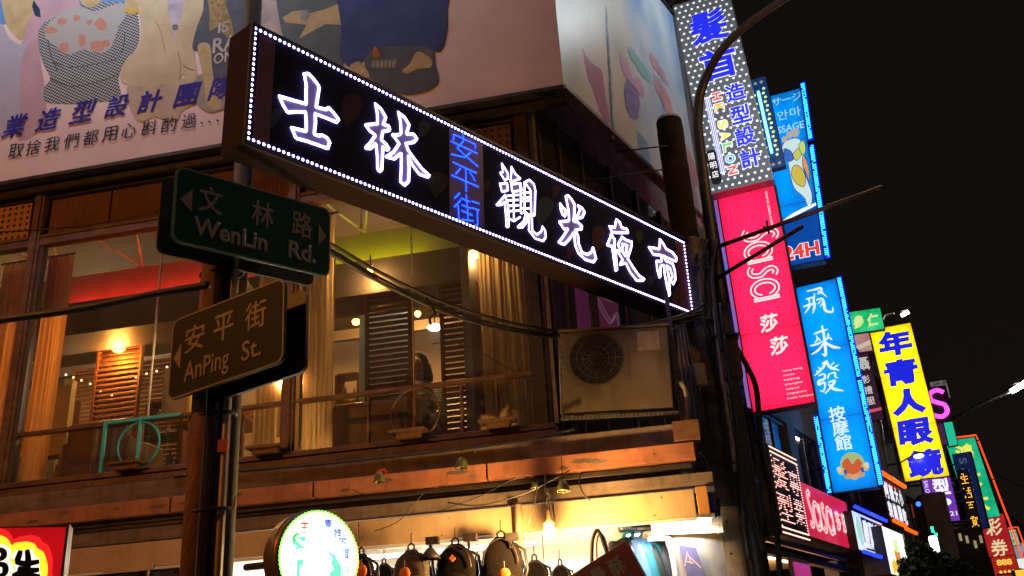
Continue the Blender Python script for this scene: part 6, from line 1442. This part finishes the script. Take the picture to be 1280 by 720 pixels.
# --- small ones near the yellow sign
w_, h_ = .80, .56
t = vsign('green_sign', 'green lit sign with pale yellow brush characters above the yellow sign', (8.333,22.507,9.686), 107, -.6, -.1, w_, h_, glow('emerald_face', (.0,.42,.12), .9, (.05,.75,.28), 3), m_dark, .15)
for ch, u in (('參', .3), ('仁', .72)): char(ch, u*w_, .5*h_, .26, .34, -.004, glow('cream_print', (.85,.85,.35), .9), t, bold=.03, shear=.2)
w_, h_ = .49, .46
t = vsign('pink_sign', 'small pink and cream sign below the green sign', (8.263,22.533,9.082), 108.5, -.4, 0, w_, h_, glow('pink_panel_face', (.45,.14,.22), .7, (.65,.45,.35), 3), m_dark, .12)
b = MB(); b.flat = True; b.prism([(0,.12),(w_,.28),(w_,.16),(0,.02)], -.003); b.build('cream_band', glow('cream_band', (.7,.6,.45), .8), t)
w_, h_ = .41, 1.69
t = vsign('photo_shop_sign', 'dark vertical sign with white photo shop characters between the blue and yellow signs', (8.243,22.540,8.60), 102.1, 1.1, .2, w_, h_, glow('plum_face', (.05,.012,.035), .6), m_dark, .12)
for ch, v, s in (('攝',.84,.34),('影',.60,.20),('禮',.44,.20),('服',.28,.2)): char(ch, .5*w_, v*h_, s, s, -.004, glow('dim_white_print', (.62,.62,.56), .8), t, bold=.02)
b = MB(); b.flat = True; b.prism([(.0,.10*h_),(w_*1.0,.13*h_),(w_,.17*h_),(0,.15*h_)], -.004); b.build('pink_dash', glow('pink_dash', (.7,.1,.15), .8), t)
# scaffold of angle bars carrying these signs
t = thing('steel_scaffold', 'dark steel angle framework carrying the small signs beside the yellow one', 'scaffold', Matrix.Translation(at_dist(1090, 480, 25)))
o_ = at_dist(1090, 480, 25)
for l_ in ([(1083,415),(1112,600)], [(1066,440),(1098,600)], [(1066,445),(1090,440)], [(1072,480),(1096,474)], [(1080,520),(1106,512)], [(1088,560),(1116,552)], [(1072,445),(1100,510)], [(1082,520),(1112,590)]):
    b = MB(); b.tube([at_dist(x, y, 25.2)-o_ for x, y in l_], .03, 5); b.build('bar', m_steel, t)
# purple salon sign
w_, h_ = .66, 1.02
t = vsign('purple_salon_sign', 'purple salon sign with a white oval, hanging beneath the yellow sign', (9.50,23.084,5.54), 97.9, -.3, 0, w_, h_, glow('purple_face', (.16,.03,.42), .9, (.20,.05,.5), 2), m_dark, .15)
char('型', .62*w_, .80*h_, .38, .38, -.004, WHT, t, bold=.035); word('SALON', .13*w_, .96*h_, .09, -.004, WHT, t, width=.38, rot=-math.pi/2)
b = MB(); b.flat = True; b.disc(.55*w_, .44*h_, .20, -.004, 24, .10); b.build('oval', WHT, t); word('RF', .40*w_, .44*h_, .10, -.007, m_ol, t, width=.2, bold=.02)
word('-21', .62*w_, .17*h_, .10, -.004, WHT, t, width=.22, bold=.01)
# brown column sign with amber LEDs, navy sign, green and red lottery sign
w_, h_ = .22, 1.45
t = vsign('amber_led_sign', 'narrow dark sign with scrolling amber LED characters left of the navy sign', tuple(at_dist(1197, 589, 26.3)), 118, 0, 0, w_, h_, mat('led_black', (.02,.012,.01), .4), mat('purple_brown_case', (.09,.04,.12), .5), .25)
b = MB(); b.flat = True
for k, ch in enumerate('生活百貨'): led_char(b, ch, .5*w_, (.86-.24*k)*h_, .17, .26, -.004, .036, .011)
b.build('led_characters', glow('amber_led', (1., .45, .05), 3), t, kind='stuff')
w_, h_ = .47, 2.1
t = vsign('navy_sign', 'dark navy vertical phone brand sign with faint letters'.replace('brand ', 'shop '), (12.30,27.354,6.90), 126, -.2, 0, w_, h_, glow('navy_face', (.006,.014,.07), .8), m_dark, .2)
for k, ch in enumerate('SAMSUNG'): char(ch, .5*w_, (.90-.133*k)*h_, .17, .20, -.004, glow('navy_letters', (.10,.12,.22), .7), t, bold=.02, rot=-math.pi/2, name='letter')
neon_r = glow('red_neon', (1., .05, .01), 2.2)
w_, h_ = 1.02, 2.72
t = vsign('green_neon_sign', 'green sign with yellow characters edged by red neon, far right', (14.6,32.773,8.45), 90.6, 3.3, 1.8, w_, h_, glow('jade_face', (.0,.34,.16), .9, (.02,.55,.28), 1.5), m_dark, .3)
for ch, v in (('鴻', .82), ('大', .50), ('大', .20)): char(ch, .5*w_, v*h_, .62, .62, -.004, glow('yellow_print', (.85,.80,.10), .95), t, bold=.035, shear=.15)
b = MB(); b.tube([(-.05,-.05,h_+.06),(w_+.05,-.05,h_+.06),(w_+.07,-.05,h_-.1)], .028, 6); b.tube([(w_+.07,-.05,h_-.16),(w_+.14,-.05,1.25)], .028, 6); b.tube([(w_+.14,-.05,1.2),(w_+.2,-.05,-.1)], .028, 6); b.build('neon_tube', neon_r, t, True)
w_, h_ = .92, 1.45
t = vsign('lottery_sign', 'dark red lottery sign with cream characters under the green neon sign', (15.02,32.705,5.86), 86, 1.5, .9, w_, h_, glow('dark_red_face', (.34,.01,.015), .85, (.45,.02,.02), 2), m_dark, .3)
for ch, v in (('彩', .72), ('券', .25)): char(ch, .5*w_, v*h_, .58, .56, -.004, glow('cream_print2', (.80,.66,.36), .9), t, bold=.02, shear=.12)
b = MB(); b.tube([(w_+.08,-.05,h_),(w_+.2,-.05,-.12),(-.0,-.05,-.12)], .028, 6); b.build('neon_tube', neon_r, t, True)
w_, h_ = .8, .7
t = vsign('number_sign', 'small red sign reading 888 in gold at the bottom right', tuple(at_dist(1238, 697, 35.5)), 90, 2, 0, w_, h_, glow('red_888_face', (.42,.02,.01), .8), m_dark, .2)
word('888', .15, .52, .17, -.004, glow('gold_print', (.95,.6,.08), 1.), t, width=.5, bold=.04)
for k in range(4):
    b = MB(); b.flat = True; b.disc(.2+.14*k, .22, .05, -.004, 10); b.build('gold_dot', MATS['gold_print'], t)
w_, h_ = .8, .9
t = vsign('small_green_sign', 'tiny far green sign framed in red neon beside the lottery sign', tuple(at_dist(1257, 663, 45)), 90, 2, 0, .42, .62, glow('far_green', (.02,.25,.12), .9, (.5,.6,.4), 9), m_dark, .2)
b = MB(); b.tube([(-.05,-.05,.68),(.50,-.05,.70),(.56,-.05,-.2)], .03, 6); b.build('neon_tube', neon_r, t, True)
t = vsign('clinic_sign', 'grey-white far sign with a small red mark at the right edge', tuple(at_dist(1263, 680, 50)), 90, 2, 0, 1.3, .85, glow('far_grey', (.35,.38,.42), .8, (.25,.25,.3), 3), m_dark, .2)
b = MB(); b.flat = True; b.prism([(.35,.25),(.65,.25),(.5,.5)], -.004); b.build('red_mark', glow('mark_red', (.7,.05,.03), .9), t)
t = vsign('white_round_sign', 'white square sign with a dark green ring at the lower right corner', tuple(at_dist(1257, 700, 36)), 90, 2, 0, .75, .9, glow('sign_white_far', (.85,.87,.85), .9), m_dark, .2)
b = MB(); b.flat = True; b.disc(.32, .35, .27, -.004, 24); b.build('ring', glow('olive_ring', (.10,.13,.03), .6), t); b = MB(); b.flat = True; b.disc(.32, .35, .13, -.006, 16); b.build('ring_centre', glow('ring_green', (.45,.55,.2), .8), t)
t = vsign('orange_shopfront', 'glowing orange-yellow shop sign at the bottom right corner', tuple(at_dist(1268, 713, 34)), 90, 2, 0, 1.4, .6, glow('amber_face', (1., .55, .05), 1.0), m_dark, .2)
# pink S neon, white panel, green wedge
o_ = at_dist(1173, 505, 27.5); FN = frame_az(o_, 108)
t = thing('pink_neon_letter', 'magenta neon letter S right of the yellow sign', 'neon sign', FN)
S = smooth_line([(x_*.8, z_*.85) for x_, z_ in [(.24,.34),(.05,.44),(-.18,.36),(-.20,.16),(-.02,.04),(.18,-.06),(.20,-.30),(.0,-.42),(-.22,-.34)]], 5)
b = MB(); b.tube([(p.x, -.03, p.y) for p in S], .058, 8); b.build('neon_tube', glow('magenta_neon', (1., .10, .85), 1.5), t, True); b = MB(); b.box(-.3, .3, .06, .1, -.5, .5); b.build('back_plate', m_dark, t)
t = vsign('white_top_panel', 'small grey-white panel just above the magenta neon letter', tuple(at_dist(1162, 478, 28)), 108, 1, 0, .42, .5, glow('panel_grey', (.35,.33,.34), .6, (.05,.04,.05), 6), m_dark, .2)
t = vsign('teal_wedge_sign', 'small bright green wedge of a sign right of the yellow sign', tuple(at_dist(1178, 522, 28.5)), 108, 0, 0, .22, .8, glow('mint_face', (.02,.55,.32), .9), m_dark, .15)
t = vsign('dark_purple_sign', 'dim purple strip sign below the magenta neon letter', tuple(at_dist(1168, 520, 27.8)), 108, 0, 0, .16, .8, glow('dim_purple', (.08,.02,.10), .7), m_dark, .15)

# ================================================================ shop front lightboxes along the facade
def fpx(q, y):
    (a, za), (c, zc_), (e, ze), (f, zf) = [on_plane(FR, x_, y_, y) for x_, y_ in q]
    return (a+f)/2, (c+e)/2, (zf+ze)/2, (za+zc_)/2
def fsign(name, label, x0, x1, z0, z1, y, face, depth=.3, cat='sign'):
    t = thing(name, label, cat, FR @ Matrix.Translation((x0, y, z0))); W = x1-x0; H = z1-z0
    b = MB(); b.box(-.01, W+.01, .005, depth, -.01, H+.01); b.build('box', m_dark, t, bevel=.006)
    b = MB(); b.box(0, W, 0, .004, 0, H); b.build('face', face, t)
    return t, W, H
led_x = [on_plane(FR, 962, 556, -.25), on_plane(FR, 996, 577, -.25), on_plane(FR, 1012, 681, -.25), on_plane(FR, 976, 667, -.25)]
x0 = (led_x[0][0]+led_x[3][0])/2; x1 = (led_x[1][0]+led_x[2][0])/2; z1 = led_x[0][1]; z0 = led_x[3][1]
t, W, H = fsign('led_text_sign', 'black LED sign with dotted red and white characters left of the red shop sign', x0, x1, z0, z1, -.25, m_black, .2)
b = MB(); b.flat = True
led_char(b, '髮', .28*W, .70*H, .5*W, .34*H, -.004, .034, .0095); led_char(b, '型', .28*W, .32*H, .5*W, .34*H, -.004, .034, .0095)
b.build('led_characters', glow('white_red_led', (1., .42, .36), 2.6), t, kind='stuff')
b = MB(); b.flat = True; led_char(b, '專', .76*W, .66*H, .38*W, .3*H, -.004, .034, .0095); led_char(b, '業', .76*W, .32*H, .38*W, .3*H, -.004, .034, .0095); b.build('led_characters', glow('pink_white_led', (1., .5, .5), 2.4), t, kind='stuff')
b = MB(); b.flat = True
for k in range(46):
    for j in (0, 1): b.dot(W*(k+.5)/46, -.006, H-.03-.07*j, .012); b.dot(W*(k+.5)/46, -.006, .03+.07*j, .012)
for k in range(28): b.dot(W-.03, -.006, .12+(H-.24)*k/27, .013); 
for k in range(0, 28, 2): b.dot(.03, -.006, .12+(H-.24)*k/27, .012)
b.build('border_leds', glow('warm_white_led', (1., .5, .4), 2.6), t, kind='stuff')
t, W, H = fsign('red_shop_sign', 'horizontal red Sasa shop sign above a lit shop entrance', *fpx(((1000,602),(1059,629),(1067,687),(1006,668)), -.2), -.2, glow('rose_red_shop', (.62,.008,.045), .85, (.72,.02,.08), 1.2), .5)
logo(t, .10*W, .19*H, .46*H/.88, 0, -.006, m_rw, .030, .52*W/3.56/.46*.88/H)
for k, ch in enumerate('莎莎'): char(ch, (.71+.14*k)*W, .50*H, .11*W, .34, -.006, m_rw, t, bold=.02)
# warm lit shop below
sh2 = thing('cosmetics_shop', 'warm lit shop interior under the red horizontal sign', 'shop', FR @ Matrix.Translation((6.6, .6, 0)))
b = MB(); b.box(0, 4.6, 2.0, 2.1, 0, 3.2); b.build('back_wall', mat('cream_shop_wall', (.7,.55,.36), .6, 0, (.5,.3,.15), 3), sh2); b = MB(); b.box(0, 4.6, -.35, 2.0, 3.30, 3.36); b.build('ceiling', mat('tan_shop_ceiling', (.6,.45,.3), .5), sh2)
for k in range(5):
    b = MB(); b.box(.5+.8*k, .8+.8*k, .2, .35, 3.27, 3.295); b.build('ceiling_light', glow('warm_ceiling', (1., .72, .4), 4), sh2)
l = bpy.data.lights.new('lamp', 'POINT'); l.shadow_soft_size = .3; l.energy = 90; l.color = (1, .6, .3)
lo = bpy.data.objects.new('lamp', l); COL.objects.link(lo); lo.parent = sh2; lo.location = (2.3, .7, 2.7)
b = MB(); b.box(.05, .95, -.65, -.6, 1.6, 3.04); b.build('poster_column', mat('grey_poster', (.4,.38,.4), .5), sh2)
b = MB(); b.box(.1, .9, -.67, -.655, 2.78, 2.98); b.box(.1, .9, -.67, -.655, 2.1, 2.6); b.build('pink_posters', glow('hot_pink', (.6,.04,.3), .6), sh2)
b = MB(); b.box(.2, .6, -.69, -.675, 2.4, 2.48); b.build('gold_print', glow('gold_line', (.8,.5,.1), .8), sh2)
# blue neon sign
t, W, H = fsign('blue_neon_sign', 'white sign with black characters edged above and below by blue neon', *fpx(((1066,636),(1104,658),(1110,698),(1072,686)), -.35), -.35, glow('white_lit_face', (.80,.90,.95), .9, (.6,.75,.9), 4), .35)
neon_b = glow('blue_neon', (.01,.03,1.), 3.2)
b = MB(); b.tube([(-.05,-.08,H+.05),(W+.05,-.08,H+.05)], .035, 6); b.tube([(-.05,-.08,-.05),(W+.05,-.08,-.05)], .035, 6); b.build('neon_tube', neon_b, t, True)
b = MB(); b.flat = True; b.prism([(.24*W,.04),(W-.05,.04),(W-.05,H-.04),(.24*W,H-.04)], -.002); b.build('dark_field', mat('sign_dark_field', (.02,.02,.05), .5), t)
b = MB(); b.flat = True; b.disc(.12*W, H/2, .09*W, -.003, 24, .40*H); b.build('pale_disc', glow('pale_teal', (.45,.75,.65), .9), t)
for k, ch in enumerate('鹽酥雞'): char(ch, (.34+.19*k)*W, H*.5, .18*W, .78*H, -.005, glow('paper_white', (.85,.88,1.), 1.), t, bold=.05, shear=.25)
b = MB(); b.flat = True; b.prism([(.83*W,.3*H),(.97*W,.3*H),(.97*W,H-.03),(.83*W,H-.03)], -.012); b.build('orange_field', glow('fire_orange', (.9,.16,.01), .95), t)
char('王', .90*W, H*.66, .10*W, .42*H, -.015, glow('yellow_print', (.85,.80,.10), .95), t, bold=.05)
# orange neon sign
t, W, H = fsign('orange_neon_sign', 'upper sign with white vertical characters edged by orange neon', *fpx(((1103,597),(1130,616),(1134,658),(1110,648)), -.35), -.35, mat('led_black', (.02,.012,.01), .4), .4)
neon_o = glow('orange_neon', (1., .085, .004), 2.2)
b = MB(); b.tube([(-.3,-.08,H+.06),(W,-.08,H+.06)], .045, 6); b.tube([(-.0,-.08,-.05),(W*.55,-.08,-.05)], .045, 6); b.tube([(W*.5,-.1,-.12),(W+.05,-.1,-.12)], .04, 6); b.build('neon_tube', neon_o, t, True)
for k, (a, c_) in enumerate(('阿宗','麵線','大腸','小吃')):
    char(a, (.14+.24*k)*W, H*.74, .2*W, .42*H, -.005, glow('paper_white', (.85,.88,1.), 1.), t, bold=.05); char(c_, (.14+.24*k)*W, H*.27, .2*W, .42*H, -.005, MATS['paper_white'], t, bold=.05)
# drink lightbox
t, W, H = fsign('drink_lightbox', 'overexposed white lightbox picturing an iced drink, below the orange neon', *fpx(((1107,658),(1133,672),(1135,724),(1109,714)), -.55), -.55, glow('white_hot', (.92,1.,.93), 1.25), .45)
b = MB(); b.flat = True; b.prism([(.38*W,.08*H),(.60*W,.08*H),(.64*W,.55*H),(.34*W,.55*H)], -.003); b.build('drink_glass', glow('drink_orange', (.75,.30,.05), 1.), t)
b = MB(); b.flat = True; b.disc(.49*W, .66*H, .14*W, -.005, 20, .14*H); b.build('drink_foam', glow('drink_green', (.65,.85,.35), 1.), t)
b = MB(); b.flat = True
for k in range(9): b.disc((.16+.085*k)*W, (.14+.07*(k % 2))*H, .07*W, -.004-.0003*k, 10)
b.build('fruit_row', glow('fruit_orange', (.95,.55,.05), 1.), t)
t, W, H = fsign('dark_red_fascia', 'dark red fascia with gold pattern beneath the blue neon sign', 11.3, 14.0, 2.75, 3.3, -.5, mat('dark_red_fascia', (.22,.02,.015), .5, 0, (.35,.16,.03), 12), .3)
# trees / awning mass at the end of the street
def leafy(name, label, c, rad, n, seed, m):
    t = thing(name, label, 'tree', Matrix.Translation((c[0], c[1], 0))); rnd = random.Random(seed); b = MB()
    for k in range(n):
        d = Vector((rnd.gauss(0,1), rnd.gauss(0,1), rnd.gauss(0,1))); d.normalize(); r_ = rad*(rnd.random()**.45)*(1+.25*math.sin(3*d.x+2*d.z+seed)); p = Vector((d.x*r_, d.y*r_, c[2]+d.z*r_*.75))
        s = rnd.uniform(.05, .11); a = Vector((rnd.uniform(-1,1), rnd.uniform(-1,1), rnd.uniform(-1,1))).normalized(); e = a.orthogonal().normalized()*s*.5
        v = [b.bm.verts.new(p-a*s), b.bm.verts.new(p+e), b.bm.verts.new(p+a*s), b.bm.verts.new(p-e)]; b.bm.faces.new(v)
    b.flat = True; b.build('crown', m, t)
    b = MB(); b.tube([(0,0,-.1), (.05,0,c[2]*.5), (0,.03,c[2])], [.11,.08,.04], 8); b.build('trunk', mat('bark', (.06,.045,.035), .9, 0, (.04,.03,.025), 9, .4), t)
    for k in range(5):
        a = k*1.3; b = MB(); b.tube([(0,0,c[2]*.6), (rad*.4*math.cos(a), rad*.4*math.sin(a), c[2]), (rad*.75*math.cos(a), rad*.75*math.sin(a), c[2]+rad*.3)], [.05,.03,.012], 6); b.build('limb', MATS['bark'], t)
    return t
m_leaf = mat('dark_foliage', (.022,.03,.016), .8, 0, (.04,.055,.025), 8, spec=.1)
for px_, py_, d, r_, lb in ((1152, 724, 19.5, .52, 'dark leafy tree crown right of the drink lightbox'), (1182, 722, 21., .60, 'dark leafy tree crown below the white lantern'), (1208, 730, 24., .6, 'dark leafy tree crown left of the lottery sign'), (1152, 694, 20.5, .34, 'small dark crown left of the white lantern')):
    leafy('street_tree', lb, at_dist(px_, py_, d), r_, 2600, px_, m_leaf)
o_ = at_dist(1168, 680, 20.5); t = thing('white_lantern', 'small overexposed white lantern above the dark trees', 'lamp', frame_az(o_, 105))
b = MB(); b.box(-.08, .07, -.04, .04, -.15, .15); b.build('lit_panel', glow('lantern_white', (1,1,1), 7), t, bevel=.03); b = MB(); b.box(-.03, .03, .04, .5, -.03, .03); b.build('arm', m_dark, t)
for px_, py_ in ((1165,660),(1166,664),(1170,668)):
    o_ = at_dist(px_, py_, 21); t = MB(); t.sphere((0,0,0), .032, 1, 1, 1, 8, 6); o = t.build('green_light', glow('green_dot', (.02,1.,.35), 3)); o.location = o_; tag(o, {660: 'uppermost', 664: 'middle', 668: 'lowest'}[py_] + ' of the three tiny green lights above the white lantern', 'light', 'tiny green lights')
o_ = at_dist(1148, 630, 21); t = MB(); t.sphere((0,0,0), .05, 1, 1, 1, 8, 6); o = t.build('blue_light', glow('blue_dot', (.02,.1,1.), 4)); o.location = o_; tag(o, 'tiny blue light left of the purple salon sign', 'light')
o_ = at_dist(1176, 650, 24); t = thing('lift_shaft', 'taupe wall slab with small lit windows rising behind the trees', 'building', frame_az(o_, 100))
b = MB(); b.box(-.30, .22, 0, 1.0, -4.8, .62); b.build('wall', mat('taupe_slab', (.24,.17,.13), .8, 0, (.16,.12,.09), 3), t)
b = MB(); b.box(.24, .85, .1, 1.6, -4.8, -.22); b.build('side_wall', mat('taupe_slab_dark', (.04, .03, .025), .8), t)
for x, z in ((.32,-.32),(.45,-.38),(.6,-.5),(.74,-.4)):
    b = MB(); b.box(x, x+.05, .06, .095, z-.16, z); b.build('window', glow('dim_window', (.5,.4,.2), .6), t)
t = vsign('pale_strip_sign', 'narrow pale yellow-green strip sign touching the left edge of the lottery sign', tuple(at_dist(1211, 656, 31)), 110, 0, 0, .30, 1.15, glow('strip_yellow_green', (.55,.6,.2), .7, (.2,.22,.06), 4), m_dark, .12)
for px_, py_, w_, h_, c_, lb in ((1190, 690, .5, .5, (.6,.2,.05), 'small orange shop sign low behind the dark trees'), (1142, 706, .5, .3, (.7,.5,.25), 'small warm shop sign right of the drink lightbox')):
    vsign('small_shop_sign', lb, tuple(at_dist(px_, py_, 26)), 105, 0, 0, w_, h_, glow('shop_sign_%d' % px_, c_, .8, tuple(q*.4 for q in c_), 5), m_dark, .12)
# far street lamps
for (pts, d, hp, lb) in (([(1183,700),(1180,600),(1181,540),(1196,522),(1230,503),(1262,490)], 30, (1273,484), 'far street lamp with a long curved arm and bright head at the right edge'), ([(1092,560),(1098,430),(1104,396),(1118,391)], 38, (1131,392), 'distant street lamp glowing just above the yellow sign')):
    base = at_dist(*pts[0], d); t = thing('street_lamp', lb, 'street lamp', Matrix.Translation((base.x, base.y, 0)), None); o_ = Vector((base.x, base.y, 0))
    b = MB(); P = [Vector((0,0,-.13))]+[at_dist(x, y, d)-o_ for x, y in pts]; P = [P[0]]+[Vector((p.x, p.y, p.z)) for p in smooth_line(P[1:], 5)]; N = len(P)
    b.tube(P, [.11-.07*i/N for i in range(N)], 8); b.build('post', m_dark, t, True)
    hd = at_dist(*hp, d)-o_; k = .20 if d < 35 else .13; dv = (at_dist(hp[0]+10, hp[1]-6, d)-at_dist(hp[0], hp[1], d)).normalized()
    b = MB(); b.tube([hd-dv*k*1.2, hd+dv*k*1.2], [.07,.09], 8); b.build('lens', glow('lamp_head_white', (1., .97, .8), 7), t, True)
    b = MB(); b.box(hd.x-.12, hd.x+.12, hd.y-.1, hd.y+.1, hd.z+.10, hd.z+.14); b.build('lamp_head', m_dark, t)
    l = bpy.data.lights.new('lamp', 'POINT'); l.energy = 150; l.color = (1, .93, .8); l.shadow_soft_size = .2
    lo = bpy.data.objects.new('bulb', l); COL.objects.link(lo); lo.parent = t; lo.location = hd - Vector((0,0,.2))
cable(sag(at_dist(1200, 560, 40), at_dist(1330, 610, 40), .6), .02, 'faint cable in the dark sky at the right edge')
# bases of the objects sometimes need the street's other half: the road edge kerb
b = MB(); b.box(-30, 2.3, -2.76, -2.61, -.13, .02); o = b.build('kerb', m_concrete); o.matrix_world = FL; o['kind'] = 'structure'

# ================================================================ opposite side of the junction (behind the camera; lit signs added for window reflections)
t = thing('opposite_building', 'dark building across the junction behind the camera, outside the frame', 'building', Matrix.Translation((0, -13, 0)))
b = MB(); b.box(-22, 16, -4, 0, -.1, 12); b.build('wall', m_fac[1], t)
for k in range(12):
    b = MB(); b.box(-20+3*k, -18.4+3*k, .005, .03, 6.2, 8.0); b.build('window', m_glassd, t)
for x, z, w, h, c_, lb in ((-9, 7.2, 1.4, 3.2, (1., .36, .06), 'tall orange shop sign across the junction, outside the frame'), (-3.5, 6.5, 3.6, .9, (1., .62, .3), 'long warm shop sign across the junction, outside the frame'), (4, 7.5, 1.1, 3.4, (.9, .25, .12), 'red-orange vertical sign across the junction, outside the frame'), (-15, 6.0, 3.2, .8, (1., .45, .1), 'long amber sign across the junction, outside the frame'), (9, 6.4, 3.0, .9, (.8, .8, 1.), 'long white sign across the junction, outside the frame')):
    t = thing('opposite_sign', lb, 'sign', Matrix.Translation((x, -12.4, z)), 'signs across the junction')
    b = MB(); b.box(-w/2, w/2, -.3, .0, 0, h); b.build('box', m_dark, t)
    b = MB(); b.box(-w/2+.03, w/2-.03, .003, .02, .03, h-.03); b.build('face', glow('opposite_%d_%d' % (x, z), c_, 2.4), t)
